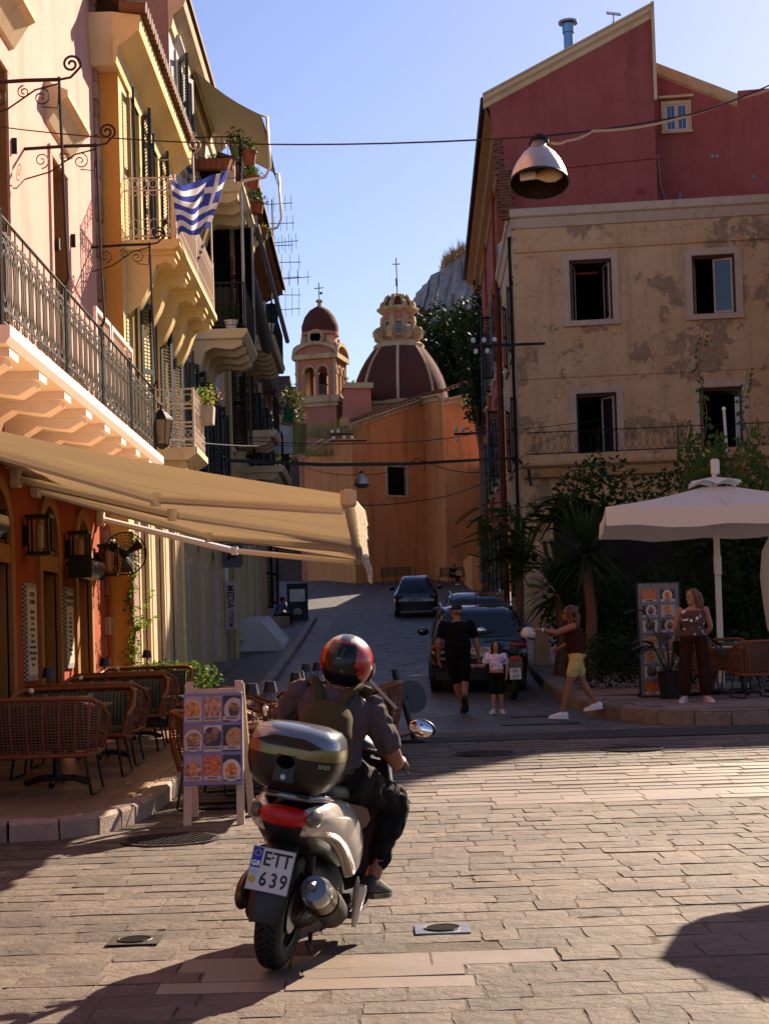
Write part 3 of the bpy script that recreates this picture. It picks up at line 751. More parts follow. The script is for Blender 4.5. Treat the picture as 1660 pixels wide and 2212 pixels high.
# ---------------------------------------------------------------- yellow house
def yellow_house():
    t = empty('yellow_house', label='narrow yellow house with shuttered doors and rusty balcony', cat='building')
    Y0, Y1 = 23.02, 29.0
    a3 = [(23.75, 24.65), (25.35, 26.4), (27.05, 28.0)]
    hs = [(a, c, .3, 3.95, .46) for a, c in a3]
    ob('ground_floor_wall', wall(B(), FY, Y0, Y1, 0, 4.5, hs, .14), [M_yellow, M_cream], t)
    for i, (a, c) in enumerate(a3):
        s = ob('arch', surround(B(), FY, a, c, .3, 3.95, .13, .06, arch=.46), M_cream, t)
        b = B(); FY.box(b, a-.02, c+.02, .2, 3.97, -.16, -.13); ob('infill', b, M_mauve, s)
    for a in (23.02, 24.9, 26.6, 28.3):
        z = .2
        while z < 3.0 and a < 24:
            b = B(); FY.box(b, a, a+.5, z+.01, z+.42, 0, .05); ob('quoin', b, M_mauve, t); z += .43
        if a > 24:
            b = B(); FY.box(b, a, a+.2, .2, 4.2, 0, .07); ob('pilaster', b, M_cream, t)
    wn = [(23.75, 24.45, 4.75, 7.0), (25.95, 26.7, 4.75, 7.0), (27.6, 28.3, 4.75, 7.0), (24.0, 24.9, 7.72, 10.15), (26.2, 27.1, 7.72, 10.15)]
    ob('upper_wall', wall(B(), FY, Y0, Y1, 4.5, 10.75, wn, .2), [M_yellow, M_yellow], t)
    ob('side_wall', B().quad((XY, Y0, 0), (-7, Y0, 0), (-7, Y0, 10.6), (XY, Y0, 10.6)), M_yelshade, t)
    for a, c, z, h in wn:
        w_ = ob('window', surround(B(), FY, a, c, z, h, .13, .035, sill=False), M_yellow, t)
        b = B(); FY.prof(b, a-.25, c+.25, [(0, h+.2), (.05, h+.22), (.12, h+.3), (.12, h+.34), (0, h+.36)]); ob('cornice', b, M_yellow, w_)
        b = B(); FY.box(b, a, c, z, h, -.2, -.16); ob('pane', b, M_black, w_)
        m_ = M_shutbl if z > 7 else M_shut; wd = (c-a)/2
        shutter(FY, a, z+.02, wd, h-z-.04, 172, m_, w_, 1); shutter(FY, c, z+.02, wd, h-z-.04, 24 if z > 7 else 155, m_, w_, -1)
    # string course, big cornice and tiles
    b = B(); FY.prof(b, Y0-.03, Y1, [(0, 4.4), (.06, 4.42), (.1, 4.55), (.1, 4.6), (0, 4.62)]); ob('string_course', b, M_cream, t)
    b = B(); FY.prof(b, Y0-.42, Y1+.1, [(0, 10.15), (.04, 10.15), (.08, 10.4), (.16, 10.45), (.36, 10.62), (.40, 10.62), (.42, 10.86), (0, 10.92)]); ob('cornice', b, M_yellow, t)
    b = B(); b.prism([(XY, Y0-.3, 10.16), (XY, Y0-.36, 10.45), (XY, Y0-.42, 10.6), (XY, Y0-.42, 10.92), (XY, Y0, 10.92), (XY, Y0, 10.16)], (-2.6, 0, 0)); ob('side_cornice', b, M_cream, t)
    b = B(); b.quad((XY+.48, Y0-.5, 10.95), (XY+.48, Y1+.1, 10.95), (-8, Y1+.1, 12.9), (-8, Y0-.5, 12.9)); rf = ob('roof', b, M_tile, t)
    tm = B().tube([(0, 0, 0), (.4, 0, .02)], .085, 8).mesh('roof_tile', M_tile, 60)
    y = Y0-.45
    while y < Y1: o = ob('roof_tile', tm, None, rf); o.location = (XY+.12, y, 10.99); o.rotation_euler = (0, R(9), random.uniform(-.03, .03)); y += .2
    # second floor balcony on curved consoles, rusty white rail
    XB = -2.82; Z = 7.66; A, E = 23.25, 28.9
    bal = ob('balcony', B().prism([(XY, A, Z-.15), (XB-.04, A, Z-.15), (XB+.06, A, Z-.09), (XB+.06, A, Z), (XY, A, Z)], (0, E-A, 0)), M_yellow, t)
    for y in (23.55, 24.9, 26.25, 27.6, 28.6):
        ob('console', console(FY, y, Z-.151, .74, .3, .95), M_yellow, bal, 40)
        b = B(); FY.box(b, y-.2, y+.2, Z-.21, Z-.151, 0, .78); ob('console_cap', b, M_yellow, bal)
    mo = B(); mo.tube([(0, 0, .05), (0, 0, .95)], .011, 4)
    for zc in (.86, .12):
        mo.tube([(0, .075+.055*cos(2*pi*i/12), zc+.06*sin(2*pi*i/12)) for i in range(12)], .008, 4, cyc=True)
    for q in (1, -1): mo.tube(arc((0, .075, .5+.36*q-.12*q), .06, 0, -pi*q, 8, (0, 1, 0)), .007, 4)
    mm = mo.mesh('baluster', M_ironw); rl = B(); X = XB
    for z in (.05, .76, .95): rl.tube([(XY, A+.02, Z+z), (X, A+.02, Z+z), (X, E-.02, Z+z), (XY, E-.02, Z+z)], .014, 5)
    for q in ((X, A+.02), (X, 26.1), (X, E-.02)): rl.tube([(q[0], q[1], Z), (q[0], q[1], Z+(1.0))], .02, 5)
    ob('handrail', rl, M_ironw, bal)
    n = int((E-A)/.15)
    for i in range(n): o = ob('baluster', mm, None, bal); o.location = (X, A+.05+i*(E-A-.05)/n, Z)
    for i in range(5): o = ob('baluster', mm, None, bal); o.location = (XY+.08+i*.15, A+.02, Z); o.rotation_euler = (0, 0, -pi/2)
    # blind frames with scrolls
    for y in (26.0, 28.85):
        b = B(); b.tube([(X, y, Z+.9), (X, y, 9.85)], .016, 5); b.tube([(XY, y, 9.75), (X, y, 9.75)], .014, 5)
        b.tube([(X, y, 9.8)]+spiral((X+.02, y, 9.99), .13, .02, -pi/2, 2.4*pi, 22), .013, 5); b.tube(spiral((X+.04, y, 10.16), .06, .01, -pi/2, -2.6*pi, 14), .01, 4)
        ob('blind_frame', b, M_ironw, bal)
    # small first floor balcony
    Z = 4.62; A, E = 24.4, 26.0; XB = -2.75
    bal = ob('balcony', B().prism([(XY, A, Z-.2), (XB-.1, A, Z-.2), (XB+.05, A, Z-.1), (XB+.05, A, Z), (XY, A, Z)], (0, E-A, 0)), M_cream, t)
    ob('console', console(FY, A+.3, Z-.2, .7, .25, .7), M_cream, bal); ob('console', console(FY, E-.3, Z-.2, .7, .25, .7), M_cream, bal)
    mo = B(); mo.tube([(0, 0, .04), (0, 0, .93)], .012, 4)
    for zc in (.78, .2): mo.tube(arc((0, .1, zc), .07, 0, 2*pi, 10, (0, 1, 0)), .009, 4)
    mo.tube([(0, .02, .06), (0, .18, .3)], .007, 4); mo.tube([(0, .18, .06), (0, .02, .3)], .007, 4)
    mm = mo.mesh('baluster', M_ironw); rl = B()
    for z in (.04, .33, .62, .93): rl.tube([(XY, A+.02, Z+z), (XB, A+.02, Z+z), (XB, E-.02, Z+z), (XY, E-.02, Z+z)], .016, 5)
    rl.tube([(XB, A+.02, Z), (XB, A+.02, Z+.95)], .022, 5); ob('handrail', rl, M_ironw, bal)
    for i in range(8): o = ob('baluster', mm, None, bal); o.location = (XB, A+.05+i*.2, Z)
    for i in range(4): o = ob('baluster', mm, None, bal); o.location = (XY+.06+i*.2, A+.02, Z); o.rotation_euler = (0, 0, -pi/2)
    # rain pipe at the right hand end
    b = B(); b.tube([(XY+.07, 28.75, 10.2), (XY+.07, 28.75, .4)], .06, 8); ob('rain_pipe', b, M_yellow, t, 60)
yellow_house()
# ---------------------------------------------------------------- greyish white house with the shaded loggia
def white_house():
    t = empty('white_house', label='greyish white house with roofed balconies and green awning', cat='building')
    Y0, Y1 = 29.02, 37.5
    ds = [(29.05, 29.75), (31.5, 32.2), (34.2, 35.25)]
    hs = [(a, c, .5, 3.55, .34) for a, c in ds]
    ob('ground_floor_wall', wall(B(), FW, Y0, Y1, 0, 4.6, hs, .4), [M_sand, M_cream], t)
    for a, c in ds:
        b = B(); FW.box(b, a, c, .4, 3.6, -.42, -.38); d = ob('doorway', b, M_black, t)
        for a2 in (c+.02,):
            b = B(); FW.box(b, a2, a2+.32, 3.05, 3.13, 0, .09); FW.box(b, a2+.02, a2+.3, 2.98, 3.05, 0, .06); ob('capital', b, M_cream, d)
            z = .75
            while z < 2.95: b = B(); FW.box(b, a2-.001, a2+.13, z+.01, z+.36, 0, .03); ob('quoin', b, M_white, d); z += .38
        b = B(); FW.box(b, a-.1, c+.5, zr(a)+.1, zr(a)+.36, 0, .28); ob('step', b, M_rpav, d)
    wn = [(29.6, 30.4, 4.95, 7.1), (31.8, 32.6, 4.95, 7.1), (34.2, 35.0, 4.8, 7.0), (36.0, 36.8, 4.8, 7.0)]
    up = [(29.9, 30.7, 11.0, 13.0)]
    lg = [(32.0, 34.2, 8.0, 10.5)]
    ob('upper_wall', wall(B(), FW, Y0, Y1, 4.6, 13.5, wn+up+lg, .25), [M_white, M_white], t)
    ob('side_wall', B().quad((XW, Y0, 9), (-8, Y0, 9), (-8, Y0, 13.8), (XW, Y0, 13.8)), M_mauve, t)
    for a, c, z, h in wn+up:
        w_ = ob('window', surround(B(), FW, a, c, z, h, .12, .04), M_white, t)
        b = B(); FW.prof(b, a-.22, c+.22, [(0, h+.2), (.05, h+.22), (.14, h+.32), (.14, h+.38), (0, h+.4)]); ob('cornice', b, M_white, w_)
        b = B(); FW.box(b, a, c, z, h, -.24, -.2); ob('pane', b, M_black, w_); wd = (c-a)/2
        shutter(FW, a, z+.02, wd, h-z-.04, 150, M_shut, w_, 1); shutter(FW, c, z+.02, wd, h-z-.04, 155, M_shut, w_, -1)
    b = B(); FW.box(b, 32.0, 34.2, 8, 10.5, -.26, -.22); ob('loggia_shade', b, M_black, t)  # black panel stands in for the shade of the recess
    # eaves
    b = B(); FW.prof(b, Y0-.02, Y1, [(0, 13.2), (.06, 13.25), (.1, 13.5), (.3, 13.66), (.34, 13.8), (0, 13.85)]); ob('cornice', b, M_cream, t)
    b = B(); b.prism([(XW+.4, Y0-.05, 13.86), (XW+.4, Y0-.05, 13.95), (-8, Y0-.05, 15.8), (-8, Y0-.05, 15.7)], (0, Y1-Y0, 0)); ob('roof', b, M_tile, t)
    # the two stacked balconies
    XB = -2.45
    for Z, A, E in ((7.95, 31.5, 34.4), (11.0, 31.5, 36.2)):
        bal = ob('balcony', B().prism([(XW, A, Z-.2), (XB-.06, A, Z-.2), (XB+.05, A, Z-.08), (XB+.05, A, Z), (XW, A, Z)], (0, E-A, 0)), M_cream, t)
        for y in (A+.2, A+1.1, A+2.0, E-.2): ob('console', console(FW, y, Z-.201, 1.05, .26, .75, style=1), M_cream, bal, 40)
        rail_run((XB, A+.02, Z), (XB, E-.02, Z), .95, M_irong, bal); rail_run((XW, A+.02, Z), (XB, A+.02, Z), .95, M_irong, bal)
    # roof over the lower balcony: posts, dark ceiling
    for y in (31.55, 34.3): ob('post', B().tube([(XB, y, 8), (XB, y, 10.8)], .03, 6), M_grey, t)
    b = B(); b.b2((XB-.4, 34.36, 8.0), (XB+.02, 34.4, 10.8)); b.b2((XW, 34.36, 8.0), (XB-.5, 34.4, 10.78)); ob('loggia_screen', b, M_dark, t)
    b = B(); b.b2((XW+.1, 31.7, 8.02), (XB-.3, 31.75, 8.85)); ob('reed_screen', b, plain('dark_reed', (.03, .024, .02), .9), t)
white_house()
def sandy_house():
    t = empty('ochre_house', label='ochre house with brown shutters and laundry farther up the street', cat='building')
    X = -3.45; f = Fr((X, 0, 0), (0, 1, 0), (1, 0, 0)); Y0, Y1 = 37.52, 51
    wn = [(38.6, 39.5, 9.6, 11.8), (41.2, 42.1, 9.6, 11.8), (44, 44.9, 9.6, 11.8), (38.6, 39.5, 6.4, 8.6), (41.2, 42.1, 6.4, 8.6), (44, 44.9, 6.4, 8.6), (47, 48, 9.6, 11.8), (47, 48, 6.4, 8.6), (40, 40.9, 1.6, 4), (43.5, 44.5, 1.6, 4.1), (46.2, 47.3, 2, 4.4)]
    ob('wall', wall(B(), f, Y0, Y1, .5, 12.9, wn, .25), [M_sand, M_cream], t)
    for i, (a, c, z, h) in enumerate(wn):
        w_ = ob('window', surround(B(), f, a, c, z, h, .1, .04), M_cream, t); b = B(); f.box(b, a, c, z, h, -.24, -.2); ob('pane', b, M_black, w_)
        if z > 5: shutter(f, a, z, .45, h-z, 120, M_shutbr if i < 2 else M_shut, w_, 1); shutter(f, c, z, .45, h-z, 100, M_shutbr if i < 4 else M_shut, w_, -1)
    b = B(); f.prof(b, Y0-.2, Y1, [(0, 12.6), (.1, 12.7), (.7, 13.0), (.8, 13.0), (.8, 13.1), (0, 13.3)]); ob('eaves', b, M_wood, t)
    b = B(); b.prism([(X+.9, Y0-.2, 13.1), (X+.9, Y0-.2, 13.2), (-9, Y0-.2, 15.5), (-9, Y0-.2, 15.4)], (0, Y1-Y0, 0)); ob('roof', b, M_tile, t)
    XB = -2.4
    for Z, A, E in ((9.5, 40, 45), (7.0, 40, 42), (6.4, 43, 47)):
        bal = ob('balcony', B().prism([(X, A, Z-.18), (XB, A, Z-.18), (XB+.06, A, Z-.06), (XB+.06, A, Z), (X, A, Z)], (0, E-A, 0)), M_cream, t)
        k = A+.2
        while k < E: ob('console', console(f, k, Z-.181, .95, .24, .8, style=1), M_cream, bal, 40); k += .75
        rail_run((XB, A+.02, Z), (XB, E-.02, Z), .95, M_iron, bal); rail_run((X, A+.02, Z), (XB, A+.02, Z), .95, M_iron, bal)
    b = B(); b.tube([(X+.1, Y0+.2, 12.6), (X+.1, Y0+.2, 1)], .06, 6); ob('rain_pipe', b, M_sand, t)
    # end house beyond
    t2 = empty('far_house', label='shaded house at the top left end of the street', cat='building')
    f2 = Fr((-3.7, 0, 0), (0, 1, 0), (1, 0, 0)); wn = [(52.5, 53.4, 2.6, 5), (55.5, 56.4, 2.8, 5), (52.5, 53.4, 6.4, 8.4), (55.5, 56.4, 6.4, 8.4)]
    ob('wall', wall(B(), f2, 51.02, 60, 1, 10.5, wn, .25), [M_white, M_cream], t2)
    for a, c, z, h in wn:
        b = B(); f2.box(b, a, c, z, h, -.24, -.2); w_ = ob('window', b, M_black, t2); shutter(f2, a, z, .45, h-z, 140, M_shut, w_, 1)
    b = B(); b.prism([(-3.3, 50.8, 10.5), (-3.3, 50.8, 10.6), (-9, 50.8, 12.6), (-9, 50.8, 12.5)], (0, 9.3, 0)); ob('roof', b, M_tile, t2)
    b = B(); b.quad((-3.7, 60, 1), (-14, 60, 1), (-14, 60, 10.5), (-3.7, 60, 10.5)); ob('back_wall', b, M_white, t2)
sandy_house()
# ---------------------------------------------------------------- right: weathered cream house with rose-red attic
RO = V((5.02, 50, 0)); ca, sa = cos(R(6.8)), sin(R(6.8))
FC = Fr(RO, (ca, -sa, 0), (-sa, -ca, 0)); FS = Fr(RO, (.035, 1, 0), (-1, .035, 0))
def cream_house():
    t = empty('weathered_house', label='weathered cream house with empty windows and peeling render', cat='building')
    def rect(u0, u1, v0, v1):
        a, z1 = FC.uv(u0, v0); c, _ = FC.uv(u1, v0); _, z0 = FC.uv((u0+u1)/2, v1); return a, c, z0, z1
    W1, W2 = rect(1228, 1319, 563, 692), rect(1492, 1585, 553, 678); D1, D2 = rect(1243, 1330, 851, 985), rect(1508, 1600, 838, 975)
    D1 = (D1[0], D1[1], 7.23, D1[3]); D2 = (D2[0], D2[1], 7.23, D2[3])
    lo = [(1.7, 3.1, 1.2, 4.4), (5.6, 7.4, 1.2, 4.6)]
    ZT = 15.18; LX = 11.5
    ob('front_wall', wall(B(), FC, 0, LX, 0, ZT, [W1, W2, D1, D2]+lo, .32), [M_old, M_oldtrim], t)
    for i, (a, c, z, h) in enumerate([W1, W2, D1, D2]):
        b = surround(B(), FC, a, c, z, h, .22, .05, sill=i < 2 or z > 9)
        w_ = ob('window' if z > 9 else 'balcony_door', b, M_oldtrim, t)
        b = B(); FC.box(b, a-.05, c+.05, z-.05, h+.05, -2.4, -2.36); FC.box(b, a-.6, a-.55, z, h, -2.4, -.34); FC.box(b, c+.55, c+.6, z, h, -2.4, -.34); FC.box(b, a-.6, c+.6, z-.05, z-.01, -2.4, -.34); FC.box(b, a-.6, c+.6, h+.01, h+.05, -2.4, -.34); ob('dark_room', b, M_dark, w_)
        b = B(); FC.box(b, a, a+.06, z, h, -.2, -.12); FC.box(b, c-.06, c, z, h, -.2, -.12); FC.box(b, a+.06, c-.06, h-.09, h, -.2, -.12); FC.box(b, a+.06, c-.06, z, z+.05, -.2, -.12); ob('frame', b, M_redframe, w_)
        def sash(a_, ang, hinge):
            wd = (c-a)/2-.07; H = h-z-.16; b = B()
            b.b2((0, 0, 0), (.055, .04, H)); b.b2((wd-.055, 0, 0), (wd, .04, H)); b.b2((.055, 0, 0), (wd-.055, .04, .07)); b.b2((.055, 0, H-.06), (wd-.055, .04, H))
            b.b2((.055, .018, .07), (wd-.055, .022, H-.06), mi=1)
            o = ob('sash', b, [M_oldtrim, M_glass], w_); o.matrix_world = FC.m(a_, z+.06, -.13) @ M.Rotation(R(ang), 4, 'Z')
        if i == 0: sash(a+.07, 78, 1); sash(c-.07, 180-75, -1)
        elif i == 1: sash(a+.07, 80, 1); sash(c-.07, 180-12, -1)
        elif i == 2: sash(c-.07, 180-50, -1)
        elif i == 3: sash(a+.07, 80, 1)
    for a, c, z, h in lo:
        b = B(); FC.box(b, a, c, z, h, -.3, -.26); ob('door', b, M_dark, t)
    # parapet band, string courses
    b = B(); FC.prof(b, -.12, LX, [(0, 14.73), (.05, 14.75), (.12, 15.05), (.2, 15.11), (.2, 15.36), (0, 15.39)]); ob('parapet', b, M_oldtrim, t)
    b = B(); FC.prof(b, -.05, LX, [(0, 13.93), (.05, 13.96), (.07, 14.08), (0, 14.11)]); ob('string_course', b, M_old, t)
    b = B(); FC.prof(b, -.02, LX, [(0, 9.76), (.03, 9.77), (.035, 9.83), (0, 9.85)]); ob('string_course', b, M_old, t)
    # long balcony
    bal = ob('balcony', FC.prof(B(), .05, LX, [(0, 6.5), (.35, 6.52), (.5, 6.77), (.72, 6.86), (.75, 6.94), (.75, 7.19), (0, 7.21)]), M_old, t)
    rl = B(); A = .2
    for z in (.05, .74): rl.tube([FC.p(A, 7.19+z, .68), FC.p(LX, 7.19+z, .68)], .017, 5)
    rl.tube([FC.p(A, 7.26, .68), FC.p(A, 7.26, .02)], .012, 5); rl.tube([FC.p(A, 8.06, .68), FC.p(A, 8.06, .02)], .016, 5)
    ob('handrail', rl, M_iron, bal)
    mo = B()
    for s in (-1, 1): mo.tube([(s*(.09-.072*cos(2*pi*i/10)), 0, .05+.69*i/10) for i in range(11)], .0085, 4)
    mm = mo.mesh('baluster', M_iron); k = A+.1
    while k < 11.3: o = ob('baluster', mm, None, bal); o.matrix_world = FC.m(k, 7.19, .68); k += .225
    for k in (2.5, 5.0, 7.5, 10.0): ob('rail_post', B().tube([FC.p(k, 7.19, .68), FC.p(k, 8.08, .68)], .017, 5), M_iron, bal)
    # side wall down the street
    sw = [(1.9+3.1*i, 3.2+3.1*i, z, z+2.2) for i in range(2) for z in (2.8, 7.25, 11.0)]
    ob('side_wall', wall(B(), FS, 0, 8.8, 0, ZT, sw, .25), [M_old, M_oldtrim], t)
    for a, c, z, h in sw:
        w_ = ob('window', surround(B(), FS, a, c, z, h, .16, .06), M_oldtrim, t); b = B(); FS.box(b, a, c, z, h, -.24, -.2); ob('pane', b, M_black, w_)
        shutter(FS, a, z, .5, h-z, 165, M_shut, w_, 1)
    b = B(); FS.prof(b, -.12, 8.8, [(0, 14.73), (.05, 14.75), (.12, 15.05), (.2, 15.11), (.2, 15.36), (0, 15.39)]); ob('parapet', b, M_oldtrim, t)
    b = B(); FS.box(b, .0, .5, 0, 14.71, 0, .05); ob('corner_pilaster', b, M_old, t)
    for a in (.85, 8.4): ob('rain_pipe', B().tube([FS.p(a, .8, .12), FS.p(a, 14.71, .12)], .055, 6), M_iron, t)
    ob('roof', B().add([FC.p(-.1, 15.39, .1), FC.p(LX, 15.39, .1), FC.p(LX, 15.39, -3), FC.p(-.1, 15.39, -3)], [(0, 1, 2, 3)]), M_old, t)
    # electricity arms on the corner
cream_house()
def red_house():
    t = empty('rose_red_house', label='tall rose red gabled house behind the weathered one', cat='building')
    FR = Fr(FC.p(0, 0, -1.1), FC.d, FC.n)
    def q(u, v, o=0): a, z = FR.uv(u, v, o); return (a, z)
    g = [q(1093, 470), q(1091, 420), q(1075, 330), q(1062, 262), q(1052, 210), q(1404, 14), q(1424, 470)]
    g[-1] = (g[-2][0], g[-1][1])
    ob('gable_wall', B().prism([FR.p(a, z) for a, z in g], FR.n*-10), M_red, t)
    ob('shade_block', B().prism([(5.93, 77.4, 2), (9, 77.4, 2), (9.4, 87, 2), (6.3, 87, 2)], (0, 0, 9)), M_red, t)  # block added to keep a sun streak off the far street
    # moulded verge along the slope
    a0, a1 = g[4], g[5]; pr = [(0, -.42), (.06, -.40), (.1, -.25), (.2, -.16), (.2, -.02), (.26, 0), (.26, .06), (-.1, .1)]
    rg = [[FR.p(a+(-.15 if i == 0 else .06), z+dz, o) for o, dz in pr] for i, (a, z) in enumerate((a0, a1))]
    ob('verge', B().loft(rg), M_cream, t)
    a, z = g[5]; b = B(); FR.box(b, a, a+.1, z-3.2, z+.1, -.1, .2); ob('verge_end', b, M_cream, t)
    for (p, r_) in (((1062, 380), (1424, 342)), ((1100, 602), (1290, 592))):
        c0, c1 = q(*p), q(*r_); b = B(); b.loft([[FR.p(c[0], c[1]+dz, o) for o, dz in ((0, 0), (.05, .01), (.05, .07), (0, .09))] for c in (c0, c1)]); ob('ledge', b, M_red, t)
    # lower wing set back on the right
    FQ = Fr(FC.p(0, 0, -3.6), FC.d, FC.n)
    def q2(u, v, o=0): return FQ.uv(u, v, o)
    pts = [q2(1405, 470), q2(1412, 140), q2(1590, 208), q2(1592, 196), q2(1665, 190)]
    aw, zw = pts[4]; pts = pts[:5]+[(aw+.3, zw), (aw+.3, pts[0][1])]
    wa, wz1 = q2(1434, 228); wc, _ = q2(1483, 228); _, wz0 = q2(1458, 283)
    ob('wing_wall', B().prism([FQ.p(a, z) for a, z in pts], FQ.n*-14), M_red, t)
    b = B(); b.loft([[FQ.p(a, z+dz, o) for o, dz in ((0, -.38), (.1, -.3), (.2, -.12), (.26, .0), (-.05, .06))] for a, z in (pts[1], pts[2])]); ob('verge', b, M_cream, t)
    w_ = ob('window', surround(B(), FQ, wa, wc, wz0, wz1, .12, .08, sill=True), M_cream, t)
    b = B(); FQ.box(b, wa-.2, wc+.2, wz1+.2, wz1+.28, 0, .2); ob('hood', b, M_cream, w_)
    b = B(); FQ.box(b, wa, wc, wz0, wz1, .001, .02); ob('pane', b, M_glassb, w_)
    b = B(); m_ = (wa+wc)/2
    for x0, x1 in ((wa, wa+.06), (m_-.05, m_+.05), (wc-.06, wc)): FQ.box(b, x0, x1, wz0, wz1, .02, .05)
    FQ.box(b, wa, wc, wz0, wz0+.06, .02, .048); FQ.box(b, wa, wc, wz1-.06, wz1, .02, .048); ob('frame', b, M_wpaint, w_)
    b = B()
    for k in range(6): b.tube([FQ.p(wa+.07+(wc-wa-.14)*k/5, wz0, .09), FQ.p(wa+.07+(wc-wa-.14)*k/5, wz1, .09)], .01, 4)
    ob('bars', b, M_wpaint, w_)
    for u, v in ((1537, 338), (1547, 338), (1627, 382)):
        a, z = q2(u, v); o = ob('vent', B().lathe([(.07, 0), (.07, .03), (.05, .03), (.05, .01), (.001, .01)], n=14), M_grey, t); o.matrix_world = FQ.m(a, z, .005) @ M.Rotation(pi/2, 4, 'X')
    for u, v in ((1108, 612), (1382, 412), (1109, 417)):
        a, z = q(u, v); b = B(); FR.box(b, a-.15, a+.15, z-.09, z+.09, 0, .04)
        for k in range(4): FR.box(b, a-.13, a+.13, z-.07+.04*k, z-.05+.04*k, .04, .055)
        ob('vent_grille', b, M_red, t)
    # cables and small air unit in the corner between the two walls
    b = B(); a, z = q(1432, 440); FQ.box(b, a+.15, a+.55, z-.1, z+.3, .05, .3); ob('air_unit', b, M_wpaint, t)
    b = B(); b.tube([FQ.p(a+.05, z+2.4, .1), FQ.p(a+.1, z+1.3, .15), FQ.p(a+.3, z+.6, .2), FQ.p(a+.3, z+.2, .25)], .025, 5); b.tube([FQ.p(a+.75, z-.2, .2), FQ.p(a+.75, z+1.0, .2)], .04, 5); b.tube([FQ.p(a+.8, z+.6, .2), FQ.p(a+1.0, z+.55, .2)], .03, 5); ob('cable', b, M_grey, t)
    # ochre cornice and side wall running up the street
    Z = g[4][1]; FT = Fr(V((5.0, 51.5, 0)), (.035, 1, 0), (-1, .035, 0))
    sw = [(8.3+3.8*i, 9.6+3.8*i, z, z+2.6) for i in range(4) for z in (3.2, 7.6, 12.1)]
    ob('side_wall', wall(B(), FT, 7.1, 26, 0, Z-.6, sw, .2), [M_red, M_cream], t)
    for k, (a, c, z, h) in enumerate(sw):
        w_ = ob('window', surround(B(), FT, a, c, z, h, .14, .07), M_cream, t)
        b = B(); FT.prof(b, a-.28, c+.28, [(0, h+.22), (.08, h+.25), (.24, h+.42), (.24, h+.5), (0, h+.55)]); ob('cornice', b, M_surr, w_)
        b = B(); FT.box(b, a, c, z, h, -.2, -.16); ob('pane', b, M_black, w_)
        shutter(FT, a, z, .5, h-z, 100 if k % 4 == 1 else 160, M_shut, w_, 1); shutter(FT, c, z, .5, h-z, 160, M_shut, w_, -1)
    b = B(); FT.prof(b, -.2, 26.2, [(0, Z-1.1), (.06, Z-1.08), (.1, Z-.75), (.3, Z-.6), (.36, Z-.35), (.6, Z-.15), (.66, Z), (0, Z+.05)]); ob('eaves_cornice', b, M_surr, t)
    b = B(); b.tube([FT.p(-.1, Z+.02, .74), FT.p(26.2, Z+.02, .74)], .09, 8); b.tube([FT.p(.2, Z, .7), FT.p(.3, Z-1.0, .2), FT.p(.3, Z-3, .12)], .05, 6); ob('gutter', b, M_irong, t)
    for a in (7.9, 16): ob('rain_pipe', B().tube([FT.p(a, .8, .12), FT.p(a, Z-.8, .12)], .06, 6), M_orange, t)
    b = B(); b.quad(FT.p(-.2, Z+.06, .75), FT.p(26.2, Z+.06, .75), FR.p(g[5][0], g[5][1], -10), FR.p(g[5][0], g[5][1]+.02, .1)); ob('roof', b, M_tile, t)
    # broken brick pier at the corner
    z = 15.1
    bm_ = B().box((0, 0, 0), (.24, .22, .085), ch=.012).mesh('brick', M_brick)
    while z < 17.8:
        for k in range(2 if z < 16.8 else 1):
            o = ob('brick', bm_, None, t); o.matrix_world = FC.m(-.33+.22*k+(.06 if int(z*10) % 2 else 0)-(.05*(z-15.1)), z, .05) @ M.Rotation(random.uniform(-.08, .08), 4, 'Z')
        z += .1
    # hidden bulk to the right carries the high roof on
    return t
red_house()
# unseen house blocks added right of the frame to shade square and planting
def shade_houses():
    t = empty('shade_house', label='unseen house blocks added at the right to shade the square', cat='building')
    for a, c, y0, h in ((12.9, 16.6, 40.0, 17.7), (16.61, 30, 40.2, 15.9), (15.9, 27, 52, 20.5)):
        ob('wall', B().prism([(a, y0, 0), (c, y0, 0), (c+2, y0+7, 0), (a+2, y0+7, 0)], (0, 0, h)), M_old, t)
        ob('roof', B().prism([(a-.05, y0-.2, h), (c, y0-.2, h), (c+2, y0+7, h), (a+1.9, y0+7, h)], (0, 0, .2)), M_tile, t)
shade_houses()
